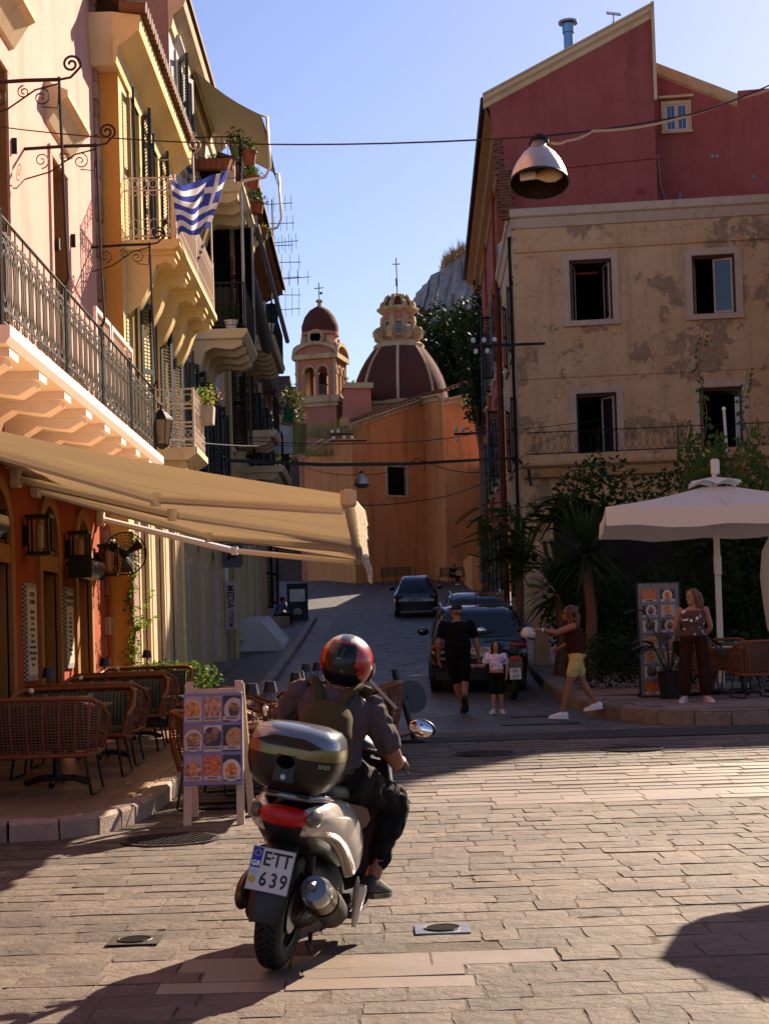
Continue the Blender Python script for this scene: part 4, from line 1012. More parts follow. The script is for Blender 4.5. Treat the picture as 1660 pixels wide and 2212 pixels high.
# ---------------------------------------------------------------- church up the street
def church():
    t = empty('church', label='orange church with red domes at the head of the street', cat='church')
    YB = 88.0
    def g(u, v, y=YB): return py(u, v, y)
    A, Bp, Cp, D, E = g(655, 1240, 96), g(768, 1240, 87), g(925, 1240, 90), g(966, 1240, 86), g(1060, 1240, 87)
    zb = 3.8
    def top(u, v, y): return py(u, v, y).z
    # faceted walls
    def face(name, p, q, z0, z1, mat=M_church, holes=()):
        d = V((q.x-p.x, q.y-p.y, 0)); f = Fr((p.x, p.y, 0), d, (d.y, -d.x, 0)); L = d.length
        b = B(); zt = max(z0, z1); wall(b, f, 0, L, zb, min(z0, z1), holes, .3)
        b.add([f.p(0, min(z0, z1)), f.p(L, min(z0, z1)), f.p(L, z1), f.p(0, z0)], [(0, 1, 2, 3)])
        o = ob(name, b, [mat, M_chtrim], t)
        pr = [(0, -.35), (.08, -.33), (.14, -.15), (.3, -.05), (.3, .05), (0, .1)]
        c = B(); c.loft([[f.p(a, z+dz, o_) for o_, dz in pr] for a, z in ((-.05, z0), (L+.05, z1))]); ob('cornice', c, M_chtrim, o)
        return f, L, o
    f, L, o = face('left_wall', A, Bp, top(655, 985, 96), top(762, 915, 87))
    zB, zC = top(762, 915, 87), top(925, 860, 90)
    fb = Fr((Bp.x, Bp.y, 0), (Cp.x-Bp.x, Cp.y-Bp.y, 0), (Cp.y-Bp.y, -(Cp.x-Bp.x), 0))
    wa, z1 = fb.uv(835, 1008); wc, _ = fb.uv(876, 1008); _, z0 = fb.uv(855, 1070)
    f, L, o = face('front_wall', Bp, Cp, zB, zC, holes=[(wa, wc, z0, z1)])
    w_ = ob('window', surround(B(), f, wa, wc, z0, z1, .16, .06), M_chtrim, t); b = B(); f.box(b, wa, wc, z0, z1, -.3, -.26); ob('pane', b, M_black, w_)
    b = B()
    for k in range(5): x = lerp(wa, wc, (k+.5)/5); f.box(b, x-.02, x+.02, z0, z1, -.1, -.06)
    for k in range(7): z = lerp(z0, z1, (k+.5)/7); f.box(b, wa, wc, z-.02, z+.02, -.09, -.05)
    ob('bars', b, M_iron, w_)
    f, L, o = face('buttress_wall', Cp, D, zC, top(966, 852, 86))
    b = B(); a = L*.3; zz = top(922, 960, 90); f.box(b, -.35, .02, zz-1.6, zz, -.02, .03); ob('window', b, M_black, t)
    f, L, o = face('chapel_wall', D, E, top(966, 865, 86), top(1060, 845, 87), M_church)
    # roof sheets with tile ends along the sloping eave
    b = B(); zt = lambda p, u, v, y: V((p.x, p.y, top(u, v, y)+.1))
    r = [zt(A, 655, 985, 96), zt(Bp, 762, 915, 87), zt(Cp, 925, 860, 90), zt(D, 966, 852, 86), zt(E, 1060, 820, 87)]
    back = [p+V((.5, 8, 1.5)) for p in r]
    for i in range(4): b.quad(r[i], r[i+1], back[i+1], back[i])
    rf = ob('roof', b, M_tile, t)
    tm = B().tube([(0, -.25, 0), (0, .5, .1)], .12, 6).mesh('roof_tile', M_tile, 60)
    for i in (1, 2, 3):
        n = int((r[i+1]-r[i]).length/.28)
        for k in range(n): o = ob('roof_tile', tm, None, rf); o.location = r[i].lerp(r[i+1], k/n)+V((0, -.1, .06))
    # block beside the tower
    b = B(); p = g(728, 900, 90); b.prism([g(735, 960, 90), g(742, 835, 90), g(800, 835, 90), g(805, 960, 90)], (0, 3, 0)); ob('pier', b, M_churchp, t)
    b = B(); b.prism([g(738, 838, 89.8), g(745, 826, 89.8), g(806, 826, 89.8), g(806, 838, 89.8)], (0, 3.4, 0)); ob('pier_cap', b, M_chtrim, t)
    # bell tower
    ty = 95.0; s = ty/F_
    tc = py(698, 1000, ty); tx = tc.x; hw = 44*s
    zt_ = lambda v: py(698, v, ty).z
    rot = M.Rotation(R(-14), 4, 'Z'); T = M.Translation((tx, ty+hw, 0)) @ rot
    def tb(b): return b.xf(T)
    z1, z2, z3, z4 = zt_(868), zt_(768), zt_(712), zt_(655)
    tw = empty('bell_tower', parent=t)
    ob('shaft', tb(B().b2((-hw, -hw, zb), (hw, hw, z1))), M_churchp, tw)
    ob('string_cornice', tb(B().b2((-hw-.25, -hw-.25, z1-.05), (hw+.25, hw+.25, z1+.35)).b2((-hw-.12, -hw-.12, z1-.3), (hw+.12, hw+.12, z1-.05))), M_chtrim, tw)
    # belfry: piers and twin arches on two faces
    zb1, zb2 = z1+.35, zt_(775)
    bl = B()
    for fr in (Fr((-hw, -hw, 0), (1, 0, 0), (0, -1, 0)), Fr((-hw, hw, 0), (0, -1, 0), (-1, 0, 0)), Fr((hw, -hw, 0), (0, 1, 0), (1, 0, 0)), Fr((hw, hw, 0), (-1, 0, 0), (0, 1, 0))):
        wd = 2*hw; zt2 = zb2-.1
        wall(bl, fr, 0, wd, zb1, zb2, [(wd*.2, wd*.46, zb1+.1, zt2-.35, wd*.13), (wd*.54, wd*.8, zb1+.1, zt2-.35, wd*.13)], .3)
    ob('belfry_wall', tb(bl), [M_churchp, M_chtrim], tw)
    tr = B()
    for fr in (Fr((-hw, -hw, 0), (1, 0, 0), (0, -1, 0)), Fr((-hw, hw, 0), (0, -1, 0), (-1, 0, 0)), Fr((hw, -hw, 0), (0, 1, 0), (1, 0, 0))):
        wd = 2*hw
        for a, c in ((wd*.2, wd*.46), (wd*.54, wd*.8)): surround(tr, fr, a, c, zb2-.45-wd*.13, zb2-.45, .1, .07, arch=wd*.13)
        for a in (0, wd*.2-.18, wd*.46+.02, wd*.8, wd-.14): fr.box(tr, a, a+.16, zb2-.6-wd*.13, zb2-.45-wd*.13, 0, .1)
        fr.box(tr, 0, .12, zb1, zb2, 0, .06); fr.box(tr, wd-.12, wd, zb1, zb2, 0, .06)
        tr.lathe([(.09, zb1), (.07, zb1+.1), (.065, zb2-.8-wd*.13), (.1, zb2-.62-wd*.13)], c=tuple(fr.p(wd/2, 0, -.12)), n=10)
    ob('arch_trim', tb(tr), M_chtrim, tw)
    ob('bell', tb(B().lathe([(.42, zb1+.9), (.36, zb1+1.0), (.25, zb1+1.5), (.1, zb1+1.65), (.02, zb1+1.7)], n=14)), plain('bell_bronze', (.08, .06, .03), .5, .7), tw)
    ped = B(); ped.b2((-hw-.22, -hw-.22, zb2), (hw+.22, hw+.22, zb2+.3)); ob('entablature', tb(ped), M_chtrim, tw)
    ped = B()
    for fr in (Fr((-hw, -hw, 0), (1, 0, 0), (0, -1, 0)), Fr((-hw, hw, 0), (0, -1, 0), (-1, 0, 0)), Fr((hw, -hw, 0), (0, 1, 0), (1, 0, 0))):
        wd = 2*hw; n = 10; pts = [(wd/2-wd*.55*cos(pi*i/n), zb2+.3+.8*sin(pi*i/n)) for i in range(n+1)]
        ped.loft([[fr.p(a, z, o) for a, z in pts] for o in (.0, -.5)], 0); 
        for (p, q) in zip(pts, pts[1:]): ped.add([fr.p(*p, .22), fr.p(*q, .22), fr.p(q[0], q[1]-.22, .22), fr.p(p[0], p[1]-.22, .22), fr.p(*p, -.2), fr.p(*q, -.2), fr.p(q[0], q[1]-.22, -.0), fr.p(p[0], p[1]-.22, -.0)], [(0, 1, 2, 3), (0, 1, 5, 4), (3, 2, 6, 7)], 1)
    ob('pediment', tb(ped), [M_churchp, M_chtrim], tw)
    dr = hw*.93; dz = z3-.1
    ob('drum', tb(B().lathe([(dr*1.1, zb2+.6), (dr*.95, zb2+.9), (dr*.9, dz-.15), (dr*1.02, dz-.1), (dr*1.02, dz+.1)], n=16)), M_churchp, tw, 40)
    oc = B(); oc.tube(arc((0, -dr*.93, (zb2+.9+dz)/2+.1), .42, 0, 2*pi, 16), .11, 6); ob('oculus_ring', tb(oc), M_chtrim, tw)
    ob('oculus', tb(B().lathe([(.38, 0), (.38, .1), (.001, .1)], c=(0, -dr*.9, (zb2+.9+dz)/2+.1), n=14, axis=(0, -1, 0))), M_black, tw)
    for a in (45, 135, 225, 315):
        q = M.Rotation(R(a), 4, 'Z'); c = B(); c.loft([[V((o, w, z)) for o, z in ((dr*.7, dz-.2), (dr*1.08, dz-.2), (dr*1.15, dz-.7), (dr*1.38, zb2+1.0), (dr*1.5, zb2+.55), (dr*.8, zb2+.4))] for w in (-.22, .22)]); ob('volute', tb(c.xf(q)), M_chtrim, tw)
    H = zt_(652)-dz; ob('dome', tb(B().lathe([(dr*.98, dz+.1), (dr*1.0, dz+.5), (dr*.97, dz+H*.35), (dr*.82, dz+H*.62), (dr*.55, dz+H*.84), (dr*.22, dz+H*.97), (.12, dz+H)], n=24)), M_dome, tw, 60)
    fz = dz+H; ob('finial', tb(B().lathe([(.14, fz-.05), (.12, fz+.2), (.24, fz+.3), (.2, fz+.4), (.001, fz+.42)], n=10)), M_chtrim, tw)
    cx = B(); cx.tube([(0, 0, fz+.3), (0, 0, fz+1.5)], .03, 5); cx.tube([(-.3, 0, fz+1.15), (.3, 0, fz+1.15)], .03, 5); cx.b2((.05, -.01, fz+.75), (.22, .01, fz+.9)); ob('cross', tb(cx), M_iron, tw)
    # great dome with ribs and lantern
    dy = 93.0; c = py(868, 900, dy); s = dy/F_; zd = lambda v: py(868, v, dy).z
    G = empty('great_dome', parent=t); c0 = V((c.x, dy+3, 0)); RD = 104*s*1.03
    zb0, zt0 = zd(862), zd(728); Hh = zt0-zb0
    pr = [(1.0, 0), (.985, .14), (.95, .3), (.89, .46), (.80, .62), (.68, .78), (.55, .92), (.46, 1.0)]
    ob('shell', B().lathe([(RD*r_, zb0+Hh*z) for r_, z in pr], c=tuple(c0), n=48), M_dome, G, 60)
    dm = B().lathe([(RD*1.02, zb0-2.2), (RD*1.02, zb0-.25), (RD*1.07, zb0-.2), (RD*1.07, zb0+.02), (RD*.9, zb0+.05)], c=tuple(c0), n=8); ob('drum', dm, M_chtrim, G)
    for k in range(8):
        a = R(-90-4+45*k); b = B(); d = V((cos(a), sin(a), 0)); e = V((-sin(a), cos(a), 0))
        b.loft([[c0+d*(RD*r_+o)+e*w_+V((0, 0, zb0+Hh*z)) for o, w_ in ((-.1, -.10), (.07, -.08), (.07, .08), (-.1, .10))] for r_, z in pr]); ob('rib', b, M_chtrim, G)
    # octagonal lantern
    lr = 36*s; z0, z1 = zt0-.1, zd(655)
    ob('lantern_base', B().lathe([(lr*1.55, z0-.15), (lr*1.6, z0+.1), (lr*1.25, z0+.35), (lr*1.05, z0+.4)], c=tuple(c0), n=16), M_chtrim, G)
    b = B(); oct_ = [c0+V((lr*cos(R(-112.5+45*k)), lr*sin(R(-112.5+45*k)), 0)) for k in range(8)]
    for k in range(8):
        p, q = oct_[k], oct_[(k+1) % 8]; d = q-p; f = Fr(p, d, (d.y, -d.x, 0)); L = d.length
        wall(b, f, 0, L, z0+.3, z1, [(L*.28, L*.72, z0+.75, z1-.65)], .12)
    ob('lantern_wall', b, [M_churchp, M_chtrim], G)
    b = B(); gl = B()
    for k in range(8):
        p, q = oct_[k], oct_[(k+1) % 8]; d = q-p; f = Fr(p, d, (d.y, -d.x, 0)); L = d.length
        surround(b, f, L*.28, L*.72, z0+.75, z1-.65, .12, .05); f.box(b, 0, .1, z0+.3, z1, 0, .05); f.box(b, L-.1, L, z0+.3, z1, 0, .05); f.box(b, L*.48, L*.52, z0+.75, z1-.65, -.1, -.05); f.box(b, L*.28, L*.72, (z0+z1)/2, (z0+z1)/2+.05, -.1, -.05)
        f.box(gl, L*.26, L*.74, z0+.7, z1-.6, -.16, -.12)
        if k in (0, 1, 2, 6, 7):     # scrolled buttress at each corner
            a = R(-112.5+45*k); o_ = V((cos(a), sin(a), 0)); e = V((-sin(a), cos(a), 0))
            b.loft([[c0+o_*(lr*r_)+e*w_+V((0, 0, z)) for r_, z in ((.95, z1-.3), (1.12, z1-.3), (1.16, z1-.6), (1.1, z1-1.1), (1.2, z0+1.3), (1.5, z0+1.15), (1.62, z0+.85), (1.55, z0+.5), (1.3, z0+.35), (.95, z0+.35))] for w_ in (-.16, .16)])
            for s_ in (-1, 1): b.tube(spiral(c0+o_*(lr*1.36)+e*(.17*s_)+V((0, 0, z0+.8)), .32, .04, 0, 4.5*pi, 26, o_, (0, 0, 1)), .04, 4)
    ob('lantern_trim', b, M_chtrim, G); ob('lantern_glass', gl, M_glassb, G)
    ob('lantern_cornice', B().lathe([(lr*1.05, z1-.05), (lr*1.3, z1+.15), (lr*1.32, z1+.3), (lr*.9, z1+.35)], c=tuple(c0), n=8), M_chtrim, G)
    z2 = zd(622); ob('cap', B().lathe([(lr*.92, z1+.3), (lr*.85, z1+.6), (lr*.65, z1+1.0), (lr*.4, z2-.2), (lr*.14, z2)], c=tuple(c0), n=16), M_dome, G, 60)
    b = B()
    for k in range(8):
        a = R(-112.5+45*k); o_ = V((cos(a), sin(a), 0)); e = V((-sin(a), cos(a), 0))
        b.loft([[c0+o_*(lr*r_)+e*w_+V((0, 0, z)) for r_, z in ((.5, z1+.9), (.62, z1+1.15), (.78, z1+1.05), (.9, z1+.75), (1.12, z1+.6), (1.2, z1+.3), (.8, z1+.3))] for w_ in (-.12, .12)])
    b.lathe([(lr*.2, z2-.25), (lr*.3, z2-.1), (lr*.3, z2+.05), (lr*.12, z2+.15), (lr*.2, z2+.3), (.001, z2+.4)], c=tuple(c0), n=12); ob('cap_scrolls', b, M_chtrim, G)
    cx = B(); q = c0+V((0, 0, z2+.3)); cx.tube([q, q+V((0, 0, 2.3))], .035, 5); cx.tube([q+V((-.25, 0, 1.9)), q+V((.25, 0, 1.9))], .03, 5); cx.b2(q+V((-.08, -.02, .5)), q+V((.04, .02, 1.0))); ob('cross', cx, M_iron, G)
    return Bp, Cp
church()
# ---------------------------------------------------------------- hill, rock and fortress wall behind
M_rock = stone('pale_rock', (.50, .43, .38), (.38, .33, .29), .9, .6, .95, 0, dark=(.3, .25, .2))
M_drygrass = plain('dry_grass', (.42, .30, .12), .95, var=.4, scale=.6)
def hill():
    rnd = random.Random(2); Y = 170
    edge = [(885, 655), (900, 635), (925, 600), (955, 578), (985, 556), (1020, 540), (1060, 520), (1200, 500), (1500, 500), (2400, 520)]
    top = [py(u, v, Y) for u, v in edge]
    b = B(); rows = 14; vs = []
    for j in range(rows):
        for i in range(60):
            t = i/59*(len(top)-1); k = min(int(t), len(top)-2); p = top[k].lerp(top[k+1], t-k)
            f = j/(rows-1); q = V((p.x-8*f+rnd.uniform(-.2, .2), Y-34*f**.7+rnd.uniform(-.6, .6)*(j > 0), p.z*(1-f)+3*f+rnd.uniform(-.2, .2)*(j > 0)))
            vs.append(q)
    fs = [(j*60+i, j*60+i+1, (j+1)*60+i+1, (j+1)*60+i) for j in range(rows-1) for i in range(59)]
    b.add(vs, fs); ob('hill', b, M_rock, smooth=60, kind='structure')
    g = B()
    for i in range(900):
        t = rnd.random()*4.4; k = int(t); p = top[min(3+k, 8)].lerp(top[min(4+k, 9)], t-k)+V((rnd.uniform(-.3, .3), rnd.uniform(-3, 1), rnd.uniform(-.4, .1)))
        h = rnd.uniform(.5, 1.5); d = V((rnd.uniform(-.4, .4), 0, h)); g.add([p+V((-.05, 0, 0)), p+V((.05, 0, 0)), p+d], [(0, 1, 2)])
    ob('hill_grass', g, M_drygrass, kind='stuff', label='dry yellow grass along the rock crest')
    # fortress wall
    M_fort = stone('fortress_stone', (.17, .15, .135), (.11, .095, .085), 1.0, .8, .95, .3)
    w_ = empty('fortress_wall', label='dark battlemented stone wall behind the bell tower', cat='wall')
    p0, p1 = py(560, 812, 130), py(680, 835, 130); b = B(); b.b2((p0.x-14, 130, 0), (p1.x+4, 134, p0.z-1.0)); ob('curtain', b, M_fort, w_)
    x = p0.x-10
    while x < p1.x+2:
        ob('merlon', B().b2((x, 130.02, p0.z-1.05), (x+1.5+rnd.random()*.4, 133, p0.z+rnd.uniform(-.1, .25))), M_fort, w_); x += 2.2
hill()
# ---------------------------------------------------------------- foliage helper
def leaf_cloud(b, c, r, n, size, rnd, shape=None, mi=0, droop=0):
    c = V(c); r = V(r) if not isinstance(r, (int, float)) else V((r, r, r))
    for _ in range(n):
        while True:
            q = V((rnd.uniform(-1, 1), rnd.uniform(-1, 1), rnd.uniform(-1, 1)))
            if .25 < q.length < 1: break
        p = c+V((q.x*r.x, q.y*r.y, q.z*r.z)); s = size*rnd.uniform(.6, 1.3)
        d = V((rnd.uniform(-1, 1), rnd.uniform(-1, 1), rnd.uniform(-.6-droop, .8-droop))).normalized(); e = d.cross(V((rnd.uniform(-1, 1), rnd.uniform(-1, 1), rnd.uniform(-1, 1)))).normalized()
        b.add([p, p+d*s*.5+e*s*.28, p+d*s, p+d*s*.5-e*s*.28], [(0, 1, 2, 3)], mi)
    return b
L_mid = leafm('leaf_green', (.035, .075, .012), (.07, .12, .025))
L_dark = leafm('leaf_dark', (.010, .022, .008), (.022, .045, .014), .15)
L_lite = leafm('leaf_light', (.10, .17, .02), (.20, .26, .04), .45)
M_terra = plain('terracotta_pot', (.38, .13, .055), .8, var=.2)
M_gpot = plain('grey_pot', (.42, .36, .30), .7)
L_pink = leafm('pink_petal', (.55, .05, .2), (.7, .16, .34), .4)
L_dry = leafm('dry_stalk', (.34, .24, .08), (.42, .33, .13), .3)
def pot_plant(p, label, r=.13, h=.2, mat=None, leaf=None, fol=(.2, .2, .18), n=160, size=.07, flowers=0, seed=1, box=None, lift=.12, name='potted_plant'):
    rnd = random.Random(seed); t = empty(name, p, label=label, cat='plant'); b = B()
    if box: b.loft([[V((x*s, y*s, z)) for x, y in ((-box[0], -box[1]), (box[0], -box[1]), (box[0], box[1]), (-box[0], box[1]))] for s, z in ((.85, 0), (1, h), (.93, h), (.9, h-.02))])
    else: b.lathe([(r*.7, 0), (r*.95, h*.85), (r*1.08, h*.87), (r*1.08, h), (r*.95, h), (r*.9, h-.02), (.001, h-.03)], n=14)
    ob('pot', b, mat or M_terra, t, 40)
    f = leaf_cloud(B(), (0, 0, h+lift), fol, n, size, rnd)
    for k in range(7): a = rnd.uniform(0, 6.3); f.tube([(0, 0, h-.02), (fol[0]*.5*cos(a), fol[1]*.5*sin(a), h+lift+fol[2]*.5)], .006, 3)
    ob('foliage', f, leaf or L_mid, t)
    if flowers: ob('flowers', leaf_cloud(B(), (fol[0]*.3, 0, h+lift*.7), (fol[0]*.9, fol[1]*.9, fol[2]*.7), flowers, size*.8, rnd), L_pink, t, kind='stuff')
    return t
# ---------------------------------------------------------------- the cream awning over the terrace
M_canvas = cloth('cream_canvas', (.70, .53, .32), .2, .8, 200, .06)
M_canvw = cloth('pale_canvas', (.78, .68, .52), .35)
def cafe_awning():
    t = empty('cafe_awning', label='large cream folding arm awning stretched over the terrace', cat='awning')
    y0, y1 = 12.2, 22.35; xw, zw, xf, zf = XP+.06, 3.5, -.16, 2.64
    b = B(); nx, ny = 14, 24; vs = []
    for j in range(ny+1):
        for i in range(nx+1):
            s, q = i/nx, j/ny; sag = .10*sin(pi*s)*(.6+.4*sin(pi*q*1.0))+.012*sin(q*40)*sin(pi*s)
            vs.append((lerp(xw, xf, s), lerp(y0, y1, q), lerp(zw, zf, s)-sag))
    fs = [(j*(nx+1)+i, j*(nx+1)+i+1, (j+1)*(nx+1)+i+1, (j+1)*(nx+1)+i) for j in range(ny) for i in range(nx)]
    b.add(vs, fs); me = b.mesh('canvas', M_canvas, 180); ob('canvas', me, None, t)
    # seams and one red stripe
    for k, (yy, m_, w_) in enumerate(((13.4, M_canvas, .02), (14.6, M_canvas, .02), (15.9, M_canvas, .02), (18.9, plain('red_trim', (.4, .07, .03), .8), .05), (20.4, M_canvas, .02))):
        q = (yy-y0)/(y1-y0); b = B()
        r0 = []
        for i in range(nx+1):
            s = i/nx; sag = .10*sin(pi*s)*(.6+.4*sin(pi*q))+.012*sin(q*40)*sin(pi*s)+.008
            r0.append([V((lerp(xw, xf, s), yy-w_/2, lerp(zw, zf, s)-sag)), V((lerp(xw, xf, s), yy+w_/2, lerp(zw, zf, s)-sag))])
        for a, c in zip(r0, r0[1:]): b.quad(a[0], a[1], c[1], c[0])
        ob('red_stripe' if w_ > .03 else 'seam', b, m_, t)
    b = B(); b.tube([(xf, y0-.06, zf-.03), (xf, y1, zf-.03)], .055, 8); ob('front_bar', b, M_wpaint, t, 50)
    ob('end_cap', B().box((xf, y0-.09, zf-.03), (.13, .05, .15), ch=.03), plain('cream_cap', (.7, .5, .26), .5), t)
    b = B(); b.tube([(xw, y0-.1, zw+.05), (xw, y1+.1, zw+.05)], .08, 8); ob('roller', b, M_wpaint, t, 50)
    arms = [((XP+.1, 12.6, 3.36), (-2.0, 14.45, 2.86), (-.22, 12.95, 2.58)), ((XP+.1, 17.0, 3.36), (-2.05, 16.0, 2.84), (-.22, 17.2, 2.58)),
            ((XP+.1, 18.0, 3.34), (-2.02, 19.3, 2.82), (-.22, 18.5, 2.56)), ((XP+.1, 22.3, 3.32), (-2.0, 22.7, 2.84), (-.22, 21.6, 2.56))]
    M_arm = plain('white_awning_arm', (.97, .95, .92), .5, var=.03)
    for a, e, f in arms:
        o = ob('arm', B().tube([a, e], .04, 6, flat=((0, 0, 1), 1.2)), M_arm, t, 40)
        ob('elbow', B().lathe([(.05, -.06), (.053, .06)], c=e, n=10), M_arm, o); ob('forearm', B().tube([V(e)+(V(f)-V(e))*.03, f], .033, 6, flat=((0, 0, 1), 1.2)), M_arm, o, 40)
        ob('shoulder', B().box(V(a)+V((-.05, 0, .02)), (.12, .16, .22), ch=.02), M_wpaint, o)
    # scalloped valance
    b = B(); n = 120; prev = None; rnd = random.Random(4)
    for i in range(n+1):
        y = lerp(y0, y1, i/n); h = (.12+.03*abs(sin(i*.9)))*(1 if y < 19.6 else 1.0+min(1.1, (y-19.6)*2.2)); x = xf+.05+.018*sin(i*.7); x2 = x+.03+(.06 if y > 19.6 else .02)+.02*sin(i*1.3)
        cur = (V((x, y, zf-.04)), V((x2, y, zf-.04-h*.6)), V((x2+.01, y, zf-.04-h-rnd.uniform(0, .03))))
        if prev: b.quad(prev[0], cur[0], cur[1], prev[1]); b.quad(prev[1], cur[1], cur[2], prev[2])
        prev = cur
    ob('valance', b, M_canvw, t, 180)
cafe_awning()
# ---------------------------------------------------------------- things on the terracotta wall
M_mir = plain('brushed_steel', (.45, .40, .34), .3, .9, bmp=0)
def heater(y, z, label):
    t = empty('patio_heater', (XP, y, z), label=label, cat='heater'); b = B()
    pr = [(cos(a)*.16+.28, sin(a)*.16) for a in [R(-150+25*k) for k in range(8)]]
    b.loft([[V((x, w_, zz)) for x, zz in pr+[(.2, .02)]] for w_ in (-.42, .42)]); ob('hood', b, M_mir, t, 40)
    ob('end_cap', B().b2((.12, -.46, -.15), (.42, -.42, .14), ch=.02), M_blk, t); ob('end_cap', B().b2((.12, .42, -.15), (.42, .46, .14), ch=.02), M_blk, t)
    ob('bracket', B().tube([(0, 0, .05), (.22, 0, .02)], .025, 6), M_blk, t); ob('element', B().tube([(.3, -.4, -.06), (.3, .4, -.06)], .02, 6), M_dark, t)
def box_lantern(y, z, label):
    t = empty('wall_lantern', (XP, y, z), label=label, cat='lantern'); b = B()
    for x in (.08, .30):
        for w_ in (-.1, .1): b.b2((x-.012, w_-.012, -.2), (x+.012, w_+.012, .2))
    b.b2((.05, -.13, .19), (.33, .13, .23)); b.b2((.05, -.13, -.23), (.33, .13, -.19)); b.b2((0, -.05, -.12), (.06, .05, .12)); ob('cage', b, M_blk, t)
    ob('tube_lamp', B().lathe([(.04, -.15), (.045, .12), (.02, .16)], c=(.19, 0, 0), n=10), plain('frosted_glass', (.5, .38, .25), .4), t)
heater(14.6, 2.72, 'curved steel patio heater over the nearest arched door'); heater(19.95, 2.52, 'curved steel patio heater beside the last arched door')
box_lantern(17.55, 2.78, 'open black box lantern between the first two arches'); box_lantern(19.95, 2.76, 'open black box lantern between the second and third arch'); box_lantern(22.1, 2.72, 'open black box lantern near the house corner')
def wall_fan():
    t = empty('wall_fan', (-3.55, 22.3, 2.82), label='black cage wall fan at the corner of the pink house', cat='fan'); R0 = .31; b = B()
    for s in (-1, 1):
        for r, d in ((R0, .0), (R0*.98, .035), (R0*.86, .07), (R0*.72, .085), (R0*.56, .095), (R0*.4, .1), (R0*.22, .102)):
            b.tube([(r*cos(2*pi*i/24), s*d-.02, r*sin(2*pi*i/24)) for i in range(24)], .0032 if r < R0*.99 else .009, 3, cyc=True)
        for k in range(28):
            a = 2*pi*k/28; b.tube([(.07*cos(a), s*.1-.02, .07*sin(a)), (R0*.6*cos(a), s*.094-.02, R0*.6*sin(a)), (R0*cos(a), s*.02-.02, R0*sin(a))], .0026, 3)
    ob('cage', b, M_blk, t)
    for k in range(3):
        a = 2*pi*k/3+.5; b = B(); c, s = cos(a), sin(a)
        b.add([V((c*.04-s*.02, .02, s*.04+c*.02)), V((c*.26-s*.1, .03, s*.26+c*.1)), V((c*.27+s*.06, -.03, s*.27-c*.06)), V((c*.04+s*.03, -.02, s*.04-c*.03))], [(0, 1, 2, 3)]); ob('blade', b, plain('smoky_blade', (.05, .04, .035), .3), t)
    ob('hub', B().lathe([(.001, -.14), (.06, -.13), (.07, -.02), (.07, .14), (.05, .18), (.001, .18)], n=14, axis=(0, 1, 0)), M_blk, t, 40)
    ob('bracket', B().tube([(-.4, .2, .12), (-.15, .22, .16), (0, .14, 0)], .02, 6), M_blk, t)
wall_fan()
M_paper = plain('ivory_board', (.62, .52, .40), .6, var=.05)
M_ink = plain('dark_ink', (.04, .025, .02), .7, bmp=0)
def tile_pattern():
    m, n, p = nodes('tile_border'); vec = coords(n, 1, 'Object'); c = N(n, 'TexChecker'); c.inputs['Scale'].default_value = 38; c.inputs[1].default_value = (.03, .035, .05, 1); c.inputs[2].default_value = (.45, .4, .33, 1)
    n.links.new(vec, c.inputs[0]); n.links.new(c.outputs[0], p.inputs['Base Color']); return m
M_tileb = tile_pattern()
def plaque(y, z0, z1, w_, head, lines, label):
    t = empty('menu_plaque', label=label, cat='sign'); zc, h = (z0+z1)/2, z1-z0
    m0 = FP.m(y, zc, .02)
    t.matrix_world = m0
    ob('board', B().b2((-w_/2, -.02, -h/2), (w_/2, .02, h/2)), M_tileb, t)
    e = .06; ob('panel', B().prism([(x*(w_/2-.06), -.021, zz*(h/2-.06)) for x, zz in ((-1, -.93), (-.8, -1), (.8, -1), (1, -.93), (1, .93), (.8, 1), (-.8, 1), (-1, .93))], (0, -.004, 0)), M_paper, t)
    zz = h/2-.13
    for i, s in enumerate(head): letter(s, .075, M_ink, t, M.Translation((0, -.027, zz)), .9, .001); zz -= .085
    zz -= .03; st = (zz+h/2-.12)/len(lines)
    for s in lines: letter(s, min(.066, st*.85), M_ink, t, M.Translation((0, -.027, zz)), .85, .0008); zz -= st
plaque(17.72, 1.12, 2.24, .56, ('COFFEES', '& DRINKS'), ('Soft Drinks', 'Fresh Juice', 'Beers', 'House Wine', 'Espresso', 'Cappuccino', 'Freddo Espresso', 'Freddo Cappuccino', 'Greek Coffee', 'Frappe'), 'tall ivory plaque listing coffees and drinks between arched doors')
plaque(19.95, 1.22, 2.26, .52, ('TRADITIONAL', 'GREEK FOOD'), ('Gyros', 'Souvlaki', 'Lamb Chops', 'Greek Meze', 'Moussaka', 'Sofrito', 'Pastitsada', 'Stifado', 'Kleftiko Lamb', 'Gemista'), 'tall ivory plaque listing traditional Greek food, half in sun')
b = B(); b.box((XP+.12, 22.75, 3.02), (.1, .2, .09), (0, .2, .3), ch=.02); b.tube([(XP, 22.8, 3.05), (XP+.1, 22.78, 3.03)], .02, 5); ob('security_camera', b, M_wpaint, label='small white security camera on the house corner', cat='camera')
b = B(); b.tube([(XP+.05, 22.84, .3), (XP+.05, 22.84, 4.0)], .045, 8); ob('drain_pipe', b, M_orange, label='terracotta painted drain pipe at the corner of the pink house', cat='pipe')
